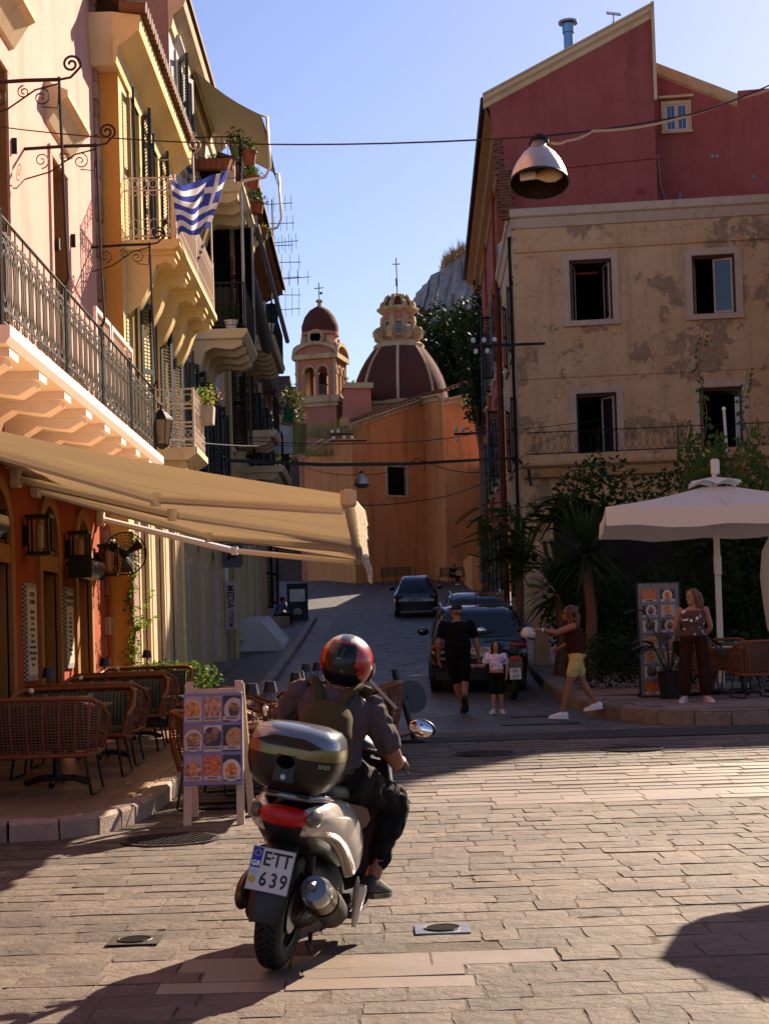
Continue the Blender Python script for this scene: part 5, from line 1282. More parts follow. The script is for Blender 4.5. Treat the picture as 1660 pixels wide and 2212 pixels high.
# ---------------------------------------------------------------- hanging street lamps and wires
def street_lamp(p, r, label, inside=True):
    t = empty('hanging_street_lamp', p, label=label, cat='street lamp'); M_al = plain('weathered_aluminium', (.62, .56, .50), .35, .6, var=.25, scale=6)
    k = r/.22
    pr = [(.22, 0), (.215, .03), (.2, .09), (.17, .16), (.13, .225), (.085, .275), (.06, .3), (.06, .345), (.05, .355), (.001, .36)]
    ob('shade', B().lathe([(a*k, z*k) for a, z in pr], n=32, cap=False), M_al, t, 50)
    ob('lining', B().lathe([(a*k*.95, z*k*.96) for a, z in pr[:7]], n=32, cap=False), plain('dark_brown_lining', (.05, .032, .018), .35, .3), t, 60)  # inner shell of the bell, coloured dark brown
    ob('rim', B().tube([(.22*k*cos(2*pi*i/32), .22*k*sin(2*pi*i/32), 0) for i in range(32)], .008*k, 5, cyc=True), M_blk, t)
    ob('cap_ring', B().lathe([(.075*k, .335*k), (.075*k, .365*k), (.04*k, .37*k), (.04*k, .4*k)], n=14), M_iron, t)
    if inside:
        ob('bulb', B().lathe([(.001, -.13), (.04, -.12), (.065, -.06), (.06, 0), (.03, .06), (.02, .09)], c=(.05*k, -.02, .06*k), n=14, axis=(-1, .1, -.12)), plain('milky_bulb', (.62, .5, .34), .3), t, 60)
        ob('socket', B().lathe([(.035, 0), (.035, .12)], c=(-.03*k, -.01, .065*k), n=10, axis=(-1, .1, -.12)), M_porc, t); ob('bracket', B().box((-.02, .03, .12*k), (.14, .03, .1), (0, .4, 0)), M_wpaint, t)
    else: ob('lens', B().lathe([(.2*k, 0), (.17*k, -.06*k), (.09*k, -.1*k), (.001, -.11*k)], n=20), plain('dusty_lens', (.2, .18, .17), .2), t, 60)
    return t
lp = py(1164, 395, 11.7); l1 = street_lamp(lp, .226, 'big bell shaped street lamp hanging from a wire over the square'); l1.rotation_euler = (R(-15), R(3), .0)
lq = py(781, 1047, 44); street_lamp(lq, .22, 'small grey street lamp hanging over the far street', False)
def wire(pts, r, label, mat=None, sag=0, n=14, name='wire'):
    o = []
    for a, c in zip(pts, pts[1:]):
        a, c = V(a), V(c)
        for i in range(n): f = i/n; o.append(a.lerp(c, f)-V((0, 0, sag*4*f*(1-f))))
    o.append(V(pts[-1])); return ob(name, B().tube(o, r, 4), mat or M_cable, label=label, cat='wire')
tp = lp+V((0, 0, .36))
wire([(XP+.1, 16.2, 7.05), tp], .008, 'thin steel wire from the pink house to the big hanging lamp', M_iron, .12)
wire([tp, py(1500, 245, 12.5), py(1700, 165, 13)], .009, 'black wire running right from the big hanging lamp', None, .02)
wire([tp+V((.1, 0, -.05)), tp+V((.22, 0, -.04)), py(1280, 283, 11.9), py(1430, 265, 12.3), py(1590, 213, 12.8), py(1700, 178, 13)], .011, 'cream cable running right from the big hanging lamp', plain('cream_cable', (.6, .42, .26), .6), .015, 6)
wire([py(478, 994, 37), py(700, 1004, 38), py(880, 1002, 39), py(1060, 992, 46), py(1112, 990, 49.4), py(1140, 1010, 49.5), py(1146, 1050, 49.5)], .055, 'thick black cable sagging across the street in front of the church', None, .0, 6)
wire([py(530, 952, 34), py(860, 956, 37), py(1050, 932, 46), py(1300, 905, 48)], .014, 'thin wire crossing the street above the thick cable', None, .05)
wire([py(700, 1086, 44), py(900, 1082, 43), py(1050, 1040, 46), py(1146, 996, 49.4)], .016, 'sagging wire below the small hanging lamp', None, .1)
wire([py(640, 1000, 50), lq+V((0, 0, .3)), py(900, 990, 43), py(1050, 1020, 46), py(1140, 975, 49.4)], .012, 'slack wire holding the small hanging lamp', None, .15)
wire([py(600, 900, 46), py(760, 935, 60)], .012, 'laundry line slanting down from the left balconies', M_wpaint, .05)
wire([py(600, 915, 46), py(735, 945, 60)], .012, 'second laundry line slanting down from the left balconies', M_wpaint, .05)
wire([py(345, 945, 22.5), py(590, 962, 33), py(780, 955, 45)], .01, 'thin wire from the long balcony towards the church', None, .05)
def insul_arm(p, q, spots, label, up=.09):
    t = empty('insulator_arm', label=label, cat='insulator arm'); p, q = V(p), V(q)
    ob('beam', B().tube([p, q], .05, 4, flat=((0, 0, 1), 1.1)), M_iron, t)
    for f, s in spots:
        c = p.lerp(q, f); o = B(); o.lathe([(.03, .0), (.075, .03*s), (.06, .07*s), (.075, .1*s), (.055, .16*s), (.001, .18*s)], c=c+V((0, -.02, up*s)), n=10); ob('insulator', o, M_porc, t, 50); ob('pin', B().tube([c, c+V((0, -.02, up*s))], .012, 4), M_iron, t)
insul_arm(py(1012, 748, 49.2), py(1176, 742, 49.5), [(.06, 1), (.2, 1), (.34, 1), (.09, -1), (.24, -1)], 'long iron beam with white insulators on the weathered house corner')
insul_arm(py(980, 938, 56), py(1046, 935, 56), [(.05, 1), (.3, 1), (.1, -1)], 'short iron beam with insulators on the red house side')
insul_arm(py(712, 939, 84), py(762, 937, 84), [(.1, 1), (.35, 1), (.6, -1)], 'upper iron beam with insulators by the church corner'); insul_arm(py(712, 953, 84), py(792, 952, 84), [(.1, 1), (.6, 1)], 'lower iron beam with insulators by the church corner')
# ---------------------------------------------------------------- flag, balcony awning, pots and units on the left houses
def flag():
    t = empty('greek_flag', label='blue and white striped flag flying from the yellow house balcony', cat='flag')
    Mb, Mw = cloth('flag_blue', (.09, .12, .46), .35), cloth('flag_white', (.82, .80, .80), .35)
    y = 23.0; A, Bt = py(494, 362, y), py(452, 494, y+.3); C_, D = py(368, 392, y-.5), py(386, 514, y-.4)
    b = B(); nx, ny = 27, 18; vs = []
    for j in range(ny+1):
        for i in range(nx+1):
            s, q = i/nx, j/ny; p = A.lerp(Bt, q).lerp(C_.lerp(D, q), s)
            p += V((0, .07*sin(s*9+q*3)+.04*sin(s*17-q*4), .055*sin(s*7+q*2)*(s**.7)-.10*sin(pi*s)*(1-q)*.9)); vs.append(p)
    for j in range(ny):
        for i in range(nx):
            st = j//2; blue = st % 2 == 0
            if i < 10 and j < 10: blue = not (4 <= i < 6 or 4 <= j < 6)
            k = j*(nx+1)+i; b.f.append((k, k+1, k+nx+2, k+nx+1)); b.m.append(0 if blue else 1)
    b.v = [tuple(v) for v in vs]; ob('cloth', b, [Mb, Mw], t, 180)
    p0, p1 = py(426, 565, y+1.6), py(500, 346, y); o = ob('pole', B().tube([p0, p1], .02, 8), M_wpaint, t)
    for k in range(3): a = p0.lerp(p1, .03+.06*k); ob('band', B().tube([a, a.lerp(p1, .03)], .0215, 8), Mb, o)
flag()
def house_awning():
    t = empty('balcony_awning', label='drop arm awning with dark green edge on the upper balcony', cat='awning')
    Mu = cloth('olive_canvas', (.26, .21, .14), .12); Mg = plain('dark_green_canvas', (.012, .03, .022), .8)
    a, c = V((XW+.08, 32.0, 13.62)), V((XW+.08, 36.0, 13.62)); d, e = V((-2.02, 32.0, 12.55)), V((-2.02, 36.0, 12.55))
    b = B(); n = 10; vs = [a.lerp(c, i/n).lerp(d.lerp(e, i/n), j/6)-V((0, 0, .1*sin(pi*j/6))) for j in range(7) for i in range(n+1)]
    b.add(vs, [(j*(n+1)+i, j*(n+1)+i+1, (j+1)*(n+1)+i+1, (j+1)*(n+1)+i) for j in range(6) for i in range(n)]); ob('canvas', b, Mu, t, 180)
    b = B()
    for i in range(16):
        p, q = d.lerp(e, i/16), d.lerp(e, (i+1)/16); b.quad(p, q, q-V((-.1, 0, .3+.03*(i % 2))), p-V((-.1, 0, .3+.03*((i+1) % 2))))
    ob('valance', b, Mg, t); b = B(); b.quad(a+V((0, 0, .02)), c+V((0, 0, .02)), c+V((.06, 0, -.35)), a+V((.06, 0, -.35))); ob('back_edge', b, Mg, t)
    ob('roller', B().tube([a+V((0, -.1, .1)), c+V((0, .1, .1))], .06, 8), M_grey, t, 50)
    for p in (d, e): ob('arm', B().tube([p, p+V((.12, 0, -.05)), p+V((.16, 0, -1.1)), p+V((.05, 0, -1.32)), p+V((-.45, 0, -1.4))], .03, 6), M_wpaint, t, 60)
house_awning()
def ac_unit(p, rz, label, s=1.0):
    t = empty('air_conditioner', p, rz, label=label, cat='air conditioner')
    ob('casing', B().b2((-.4, -.14, 0), (.4, .14, .55), ch=.015), M_wpaint, t); ob('fan_grille', B().lathe([(.22, 0), (.22, .02), (.2, .02), (.2, .005), (.001, .005)], c=(-.1, -.145, .28), n=20, axis=(0, -1, 0)), M_dark, t)
    b = B()
    for k in range(7): b.box((-.1, -.17, .08+.065*k), (.42, .006, .012))
    ob('grille_bar', b, M_blk, t, kind='stuff'); ob('bracket', B().b2((-.3, -.1, -.05), (.3, .3, -.005)), M_grey, t); t.scale = (s, s, s)
ac_unit((-3.0, 31.95, 11.02), 0, 'air conditioner standing on the upper balcony behind the grid rail', 1.0)
p = FW.p(36.9, 4.25, .35); ac_unit(p, pi/2*0-.0, 'upper air conditioner box on the shaded white wall'); p = FW.p(38.9, 4.0, .3); ac_unit(p, 0, 'lower air conditioner box on the shaded white wall')
pot_plant((-2.55, 31.62, 11.55), 'green pot with a leafy shrub on the upper balcony rail', .12, .2, plain('olive_pot', (.16, .2, .05), .6), None, (.22, .2, .25), 170, .07, seed=3, lift=.2)
pot_plant((-3.0, 31.62, 11.3), 'long terracotta trough behind the upper balcony rail', .2, .2, None, None, (.42, .1, .09), 120, .06, seed=4, box=(.45, .1), lift=.03)
for i, (y, z) in enumerate(((31.8, 11.45), (32.7, 11.2), (33.8, 10.95), (35.2, 10.75))):
    pot_plant((-2.28, y, z), ['terracotta pot hooked at the near corner of the upper balcony', 'second pot hooked outside the upper balcony rail', 'third pot hooked outside the upper balcony rail', 'far trailing red flowered pot outside the upper balcony rail'][i], .16, .26, M_terra, L_mid if i != 2 else L_dark, (.22, .22, .2), 150, .08, 18 if i == 3 else 0, seed=10+i, lift=.08 if i < 3 else -.12)
pot_plant((-2.68, 25.7, 5.15), 'grey rail planter with pink flowers on the small white balcony', .15, .3, M_gpot, L_lite, (.26, .26, .24), 170, .075, 46, seed=22, box=(.14, .17), lift=.16)
pot_plant((-2.75, 31.75, 7.96), 'white pot with a geranium on the dark loggia balcony', .14, .2, M_wpaint, L_dark, (.25, .22, .2), 130, .08, seed=23, lift=.2)
pot_plant((-2.5, 40.15, 9.55), 'pale round pot on the far laundry balcony', .16, .25, M_wpaint, L_mid, (.2, .2, .2), 110, .08, seed=24)
pot_plant((-2.55, 41.7, 8.0), 'hanging pot of magenta flowers on the lower far balcony', .12, .16, M_terra, L_dark, (.2, .2, .16), 70, .08, 60, seed=25)
def laundry(p, w_, h, mat, label, n=6):
    b = B(); rnd = random.Random(int(w_*100+h*10)); vs = []
    for j in range(6):
        for i in range(n+1): vs.append(V(p)+V((w_*(i/n-.5)*(1-.12*j/5), .05*sin(i*1.7+j*.5)+.04*rnd.random(), -h*j/5)))
    b.add(vs, [(j*(n+1)+i, j*(n+1)+i+1, (j+1)*(n+1)+i+1, (j+1)*(n+1)+i) for j in range(5) for i in range(n)]); ob('hanging_laundry', b, mat, smooth=180, label=label, cat='laundry')
C_wh, C_bl, C_yl = cloth('white_cotton', (.7, .68, .68), .3), cloth('navy_cotton', (.03, .08, .16), .2), cloth('patterned_towel', (.35, .33, .12), .3)
laundry(py(560, 650, 40), .35, .75, C_wh, 'white cloth hanging from the far ochre balcony'); laundry(py(585, 655, 41), .4, .6, C_bl, 'dark blue cloth under the roller awning pole')
laundry(py(610, 920, 44), .6, .8, C_wh, 'pale shirts on the laundry line below the ochre balcony'); laundry(py(640, 915, 45), .6, .9, C_yl, 'blue and yellow towel flying off the laundry line'); laundry(py(622, 880, 44), .3, .4, cloth('green_cotton', (.05, .22, .12), .3), 'small green cloth above the laundry line')
o = ob('roller_pole', B().tube([(-2.35, 34.5, 10.9), (-2.0, 40, 9.3)], .06, 8), M_grey, smooth=60, label='long grey awning roller slanting down past the dark loggia', cat='awning pole')
o = ob('rolled_blind', B().tube([(-2.6, 35, 9.9), (-2.4, 38.2, 8.8)], .16, 10), plain('grey_canvas', (.16, .15, .15), .9), smooth=60, label='rolled grey canvas blind beside the loggia', cat='blind')
def antenna(p, h, label, seed):
    rnd = random.Random(seed); b = B(); p = V(p); b.tube([p, p+V((0, 0, h))], .025, 5)
    for k in range(3):
        z = h*(.95-.2*k); L = rnd.uniform(.6, 1.2); d = V((rnd.choice([1, .8]), rnd.uniform(-.3, .3), 0)); b.tube([p+V((0, 0, z))-d*L*.3, p+V((0, 0, z))+d*L], .014, 4)
        for i in range(5): q = p+V((0, 0, z))+d*L*(-.2+.28*i); b.tube([q-V((0, 0, .25)), q+V((0, 0, .25))], .008, 3)
    ob('antenna', b, M_iron, label=label, cat='antenna')
antenna(py(593, 640, 50), 3.2, 'tall television antenna on the far left roof', 1); antenna(py(601, 760, 52), 2.6, 'lower television antenna against the sky', 2); antenna(py(588, 700, 48), 2.6, 'television antenna nearest the ochre eaves', 3)
# roof things on the red house
p = py(1228, 112, 53); b = B(); b.lathe([(.17, -.6), (.17, .65), (.21, .66), (.21, .97), (.24, .98)], n=16); t = ob('flue_pipe', b, plain('blue_steel', (.3, .42, .55), .3, .8), smooth=40, label='shiny steel flue on the red gable roof', cat='flue'); t.location = p
ob('cap', B().lathe([(.34, 1.0), (.34, 1.07), (.12, 1.15), (.001, 1.18)], n=16), M_metal, t, 40)
p = py(1325, 55, 53); t = empty('satellite_dish', p, label='flat tilted satellite panel on the red gable roof', cat='antenna'); ob('panel', B().box((0, 0, .42), (.5, .3, .04), (R(35), R(8), 0)), M_metal, t); ob('mast', B().tube([(0, 0, -.5), (0, 0, .4)], .025, 6), M_metal, t); ob('strut', B().tube([(-.4, 0, -.5), (0, 0, .2)], .012, 4), M_metal, t)
# vertical shop sign
def shop_sign():
    t = empty('shop_sign', py(498, 1307, 37), label='vertical white shop sign with dark red lettering on the ochre wall', cat='sign')
    h, w_ = 1.16, .27; ob('panel', B().b2((-w_/2, 0, -h/2), (w_/2, .06, h/2), ch=.008), plain('dirty_white_sign', (.5, .45, .44), .5), t)
    mr = plain('dark_red_ink', (.22, .015, .02), .6)
    letter('MEDIA', .24, mr, t, M.Translation((.0, -.004, .2)) @ M.Rotation(pi/2, 4, 'Y'), .78, .006); letter('STROM', .15, mr, t, M.Translation((-.0, -.004, -.34)) @ M.Rotation(pi/2, 4, 'Y'), .78, .004)
    ob('bracket', B().b2((-.45, .01, h/2-.1), (-w_/2, .05, h/2-.06)), M_iron, t)
shop_sign()
def round_sign():
    p = py(501, 1200, 36); t = empty('hanging_sign', p, label='grey hanging tavern sign with a dark bird shape', cat='sign')
    ob('panel', B().prism([(-.24, 0, -.28), (.2, 0, -.28), (.25, 0, -.2), (.25, 0, .28), (-.24, 0, .28)], (0, .04, 0)), plain('slate_sign', (.14, .14, .15), .6), t)
    b = B(); b.tube([(-.1, -.01, -.1), (-.02, -.01, .02), (.06, -.01, .12)], [.03, .06, .02], 6); b.tube([(-.05, -.01, .0), (.1, -.01, -.05)], [.04, .01], 5); ob('bird', b, M_blk, t); pass
    ob('bracket', B().tube([(-.6, .02, .32), (.25, .02, .32)], .015, 4), M_iron, t)
round_sign()
# ---------------------------------------------------------------- cafe furniture
M_rat = plain('orange_rattan', (.29, .095, .026), .55, var=.3, scale=40)
M_rat2 = plain('rattan_weave', (.25, .08, .023), .6, var=.3, scale=40)
def stripe_mat():
    m, n, p = nodes('striped_cushion'); vec = coords(n); w_ = N(n, 'TexWave'); w_.inputs['Scale'].default_value = 9; w_.inputs['Distortion'].default_value = .4; n.links.new(vec, w_.inputs[0])
    n.links.new(ramp(n, w_.outputs[0], [(.2, (.015, .022, .02)), (.45, (.04, .045, .025)), (.6, (.02, .035, .035)), (.85, (.10, .09, .05))]), p.inputs['Base Color']); p.inputs['Roughness'].default_value = .9; return m
M_cush = stripe_mat()
_ch = {}
def chair_meshes(w_):
    if w_ in _ch: return _ch[w_]
    h = w_/2
    def path(k):     # k 0 bottom rail .. 1 top rail
        base = [(h-.06, .30, .40), (h-.04, .10, .37), (h-.05, -.16, .36), (h-.10, -.26, .35), (h-.2, -.30, .35)]
        top = [(h-.01, .30, .58), (h+.02, .12, .66), (h-.0, -.14, .78), (h-.06, -.30, .83), (h-.17, -.35, .84)]
        pts = [V(a).lerp(V(c), k)+V((0, -.035*sin(pi*k)*(1 if i > 1 else .3), 0)) for i, (a, c) in enumerate(zip(base, top))]
        o = []
        for a, c in zip(pts, pts[1:]): o += [a, a.lerp(c, .5)]
        o.append(pts[-1]); return o+[V((-p.x, p.y, p.z)) for p in reversed(o)]
    fr = B(); fr.tube(path(1), .022, 7); fr.tube(path(0), .020, 6); fr.tube(path(.5)[:5], .014, 5)
    P0, P1 = path(0), path(1)
    for a in (0, -1): fr.tube([P0[a], P1[a]], .02, 6)
    fr.tube([P0[0], P0[-1]], .02, 6)
    n = len(P0); st = list(range(2, n-1, 2))
    for i in st: fr.tube([path(k/4)[i] for k in range(5)], .011, 5)
    m = int((w_-.4)/.13)
    for j in range(1, m):
        f = j/m; fr.tube([path(k/4)[8].lerp(path(k/4)[-9], f) for k in range(5)], .011, 5)
    we = B()
    for k in range(1, 19): we.tube(path(k/19), .005, 3)
    lg = B()
    for s in (-1, 1): lg.tube([(s*(h-.12), .24, .36), (s*(h-.07), .30, .02), (s*(h-.07), .27, .012), (s*(h-.07), -.27, .012), (s*(h-.07), -.30, .02), (s*(h-.13), -.24, .36)], .012, 6)
    l2 = []
    for s in (-1, 1): l2.append(B().tube([(s*(h-.12), .24, .36), (s*(h-.07), .30, .02), (s*(h-.07), .27, .012), (s*(h-.07), -.27, .012), (s*(h-.07), -.30, .02), (s*(h-.13), -.24, .36)], .012, 6).mesh('leg', M_blk, 60))
    cu = B(); cu.box((0, .02, .43), (w_-.16, .5, .09), ch=.03); cb = B(); cb.box((0, -.22, .62), (w_-.2, .1, .36), (R(12), 0, 0), ch=.035)
    _ch[w_] = (fr.mesh('frame', M_rat, 60), we.mesh('weave', M_rat2), l2, cu.mesh('seat_cushion', M_cush, 40), cb.mesh('back_cushion', M_cush, 40)); return _ch[w_]
def rattan_chair(x, y, z, rz, w_, label, group, name='rattan_chair'):
    f, we, lg, cu, cb = chair_meshes(w_); t = empty(name, (x, y, z), rz, label=label, cat='chair' if w_ < .9 else 'sofa', group=group)
    ob('frame', f, None, t); ob('weave', we, None, t, kind='stuff'); ob('leg', lg[0], None, t); ob('leg', lg[1], None, t); ob('seat_cushion', cu, None, t); ob('back_cushion', cb, None, t); return t
M_tt = plain('table_oak', (.28, .15, .07), .35, var=.25, scale=12)
_tb = {}
def cafe_table(x, y, z, label, group, w_=.7, d_=.7, rz=0):
    t = empty('cafe_table', (x, y, z), rz, label=label, cat='table', group=group)
    if not _tb.get((w_, d_)):
        b = B(); b.lathe([(.04, .05), (.04, .7)], n=10); b.b2((-.2, -.2, .69), (.2, .2, .708)); ft = B()
        for s in (-1, 1):
            ft.tube([(s*.02, 0, .07), (s*.16, 0, .06), (s*.28, 0, .025), (s*.3, 0, .012)], .03, 6)
        ft.tube([(0, -.28, .02), (0, -.1, .06), (0, .1, .06), (0, .28, .02)], .028, 6)
        _tb[(w_, d_)] = (B().box((0, 0, .725), (w_, d_, .03), ch=.006).mesh('table_top', M_tt, 30), b.mesh('pedestal', M_blk, 40), ft.mesh('foot', M_blkg, 50))
    a, c, e = _tb[(w_, d_)]; ob('table_top', a, None, t); ob('pedestal', c, None, t); ob('foot', e, None, t); return t
def shared(key, fn, store={}):
    if key not in store: store[key] = fn()
    return store[key]
M_shade = plain('black_lamp_shade', (.022, .022, .024), .5, var=.1)
def table_lamp(x, y, z, label):
    t = empty('table_lamp', (x, y, z), label=label, cat='lamp', group='black cordless table lamps')
    ob('base', shared('lb', lambda: B().lathe([(.05, 0), (.05, .012), (.01, .016), (.001, .016)], n=14).mesh('base', M_blk, 40)), None, t)
    ob('stem', shared('ls', lambda: B().lathe([(.006, .01), (.006, .28)], n=6).mesh('stem', M_blk)), None, t)
    ob('lamp_shade', shared('lh', lambda: B().lathe([(.062, .25), (.044, .345), (.001, .347)], n=18).mesh('lamp_shade', M_shade, 40)), None, t)
M_cl = clear('drinking_glass')
def tumbler(x, y, z, label): o = ob('tumbler', shared('tu', lambda: B().lathe([(.030, 0), (.038, .09), (.035, .09), (.028, .012), (.001, .012)], n=12).mesh('tumbler', M_cl, 40)), None, label=label, cat='glass', group='cut glass tumblers on the cafe tables'); o.location = (x, y, z)
def grinder(x, y, z, col, label):
    t = empty('grinder', (x, y, z), label=label, cat='grinder', group='salt and pepper grinders on the cafe tables')
    ob('body', shared('gb', lambda: B().lathe([(.026, 0), (.026, .02), (.017, .05), (.02, .10), (.012, .11)], n=12).mesh('body', M_cl, 60)), None, t); ob('filling', shared('gf'+col.name, lambda: B().lathe([(.02, .004), (.014, .05), (.014, .07)], n=10).mesh('filling', col)), None, t)
    ob('cap', shared('gc', lambda: B().lathe([(.012, .11), (.026, .12), (.024, .145), (.01, .155), (.001, .156)], n=12).mesh('cap', M_porc, 60)), None, t)
def plate(x, y, z, label): o = ob('plate', shared('pl', lambda: B().box((0, 0, .006), (.2, .28, .012), ch=.01).mesh('plate', M_porc)), None, label=label, cat='plate', group='white plates laid on the cafe tables'); o.location = (x, y, z)
# terrace sofas and tables: pairs facing each other across a table
rows = [(13.55, 14.28, 15.0), (16.0, 16.72, 17.45), (18.45, 19.15, 19.85)]; rd = random.Random(12)
od = ['nearest', 'middle', 'farthest']
for i, (a, m_, c) in enumerate(rows):
    zf = lambda y: zr(y)+TZ+.008
    rattan_chair(-2.98, a, zf(a), 0, 1.2, od[i]+' orange rattan sofa turned with its back to the square', 'rattan sofas on the terrace', 'rattan_sofa')
    rattan_chair(-2.95, c, zf(c), pi, 1.2, od[i]+' orange rattan sofa facing the square across a terrace table', 'rattan sofas on the terrace', 'rattan_sofa')
    cafe_table(-2.95, m_, zf(m_), od[i]+' dark pedestal table between the terrace sofas', 'terrace tables', .95, .62)
    zt = zf(m_)+.741
    table_lamp(-3.02+.1*i, m_+.05, zt, 'black table lamp on the %s terrace table' % od[i])
    for k, (dx, dy) in enumerate(((-.3, -.2), (.12, -.22), (.32, .12), (-.12, .2))): tumbler(-2.95+dx, m_+dy, zt, '%s cut glass tumbler on the %s terrace table' % (['leftmost', 'middle', 'rightmost', 'rear'][k], od[i]))
    for dx in (-.22, .28): plate(-2.95+dx, m_-.05, zt, '%s white plate on the %s terrace table' % ('left' if dx < 0 else 'right', od[i]))
    grinder(-3.2, m_+.12, zt, plain('peppercorn', (.05, .03, .02), .8), 'pepper grinder on the %s terrace table' % od[i])
    pot_plant((-2.72, m_+.16, zt), 'white pot of succulents on the %s terrace table' % od[i], .06, .07, M_wpaint, L_mid, (.06, .06, .03), 40, .03, seed=40+i, lift=.02)
pot_plant((-2.75, 21.2, zr(21.2)+TZ), 'bushy olive green hedge pot at the far end of the terrace', .3, .45, plain('dark_planter', (.03, .028, .025), .8), L_mid, (.68, .38, .26), 1100, .075, seed=50, box=(.6, .3), lift=.2)
# climbing vine on the corner of the pink house
def vine():
    rnd = random.Random(6); t = empty('corner_vine', (XP+.2, 22.95, .4), label='climbing vine on the sunlit corner beside the wall fan', cat='plant')
    pts = [V((.18, -.05, 0)), V((.14, .03, .7)), V((.22, -.02, 1.3)), V((.12, .05, 1.8)), V((.25, 0, 2.2)), V((.2, .05, 2.8))]
    ob('stem', B().tube(pts, .014, 5), M_wood, t); f = B()
    for a, c in zip(pts, pts[1:]):
        for k in range(6): leaf_cloud(f, a.lerp(c, k/6), (.16, .12, .1) if a.z < 1.0 else (.08, .08, .08), 26 if a.z < 1.0 else 9, .075, rnd, droop=.3)
    for e, k in ((V((.55, -.1, 1.5)), 9), (V((.5, -.05, 1.95)), 8)):
        for i in range(k): leaf_cloud(f, pts[2].lerp(e, i/k), .05, 7, .07, rnd)
    ob('foliage', f, L_lite, t)
vine()
# street tables beside the terrace
st = [(-.80, 13.25), (-.74, 15.35), (-.68, 17.4)]
lampat = [(-1.03, 12.98), (-.91, 13.5), (-.77, 15.15), (-.76, 15.7), (-.75, 17.1), (-.65, 17.75)]
for i, (x, y) in enumerate(st):
    z = zr(y)+.004; cafe_table(x, y, z, ['oak topped', 'second', 'third'][i]+' pedestal table in the row on the road '+['behind the menu board', 'beyond the scooter rider', 'farthest from the camera'][i], 'street tables', .62, .75)
    zt = z+.741
    for k, (dx, dy) in enumerate(((-.22, -.1), (.02, -.27), (.2, -.24), (-.05, .1), (.22, .12))): tumbler(x+dx, y+dy, zt, '%s cut glass tumbler on the %s street table' % (['leftmost', 'front middle', 'front right', 'rear left', 'rear right'][k], ['first', 'second', 'third'][i]))
    grinder(x-.12, y-.3, zt, MT['peppercorn'], 'pepper grinder on the %s street table' % ['first', 'second', 'third'][i]); grinder(x-.02, y-.18, zt, plain('pink_salt', (.6, .3, .24), .8), 'pink salt grinder on the %s street table' % ['first', 'second', 'third'][i])
    pot_plant((x+.06, y-.05, zt), 'white pot of succulents on the %s street table' % ['first', 'second', 'third'][i], .055, .1, M_wpaint, L_lite, (.06, .06, .03), 40, .035, seed=60+i, box=(.07, .05), lift=.01)
    b = B(); b.loft([[V((sx*(.06+.01*k), sy*.035, .13*k)) for sx, sy in ((-1, -1), (1, -1), (1, 1), (-1, 1))] for k in (0, 1)]); o = ob('cutlery_box', b, M_blk, label='black napkin box on the %s street table' % ['first', 'second', 'third'][i], cat='box'); o.location = (x+.1, y+.25, zt); o2 = ob('napkins', leaf_cloud(B(), (0, 0, .14), (.05, .03, .03), 14, .06, rd), M_porc, o)
for i, (x, y) in enumerate(lampat):
    k = min(i//2, 2); table_lamp(x, y, zr(st[k][1])+.745, 'black table lamp on the street tables, %s from the menu board' % ['first', 'second', 'third', 'fourth', 'fifth', 'sixth'][i])
for i, (x, y, a) in enumerate(((-1.42, 13.5, -pi/2), (-1.25, 14.5, -pi/2+.5), (-.75, 14.3, 0), (-1.3, 15.6, -pi/2), (-.7, 16.35, 0), (-1.35, 17.4, -pi/2), (-.05, 17.5, pi/2), (-.62, 18.4, pi))):
    rattan_chair(x, y, zr(y)+.004, a, .62, ['rattan chair left of the menu board at the first street table', 'rattan chair half hidden behind the menu board', 'rattan chair between the first two street tables', 'rattan chair left of the second street table', 'rattan chair between the last two street tables', 'rattan chair left of the third street table', 'rattan chair showing right of the rider helmet', 'last rattan chair behind the third street table'][i], 'rattan chairs at the street tables')
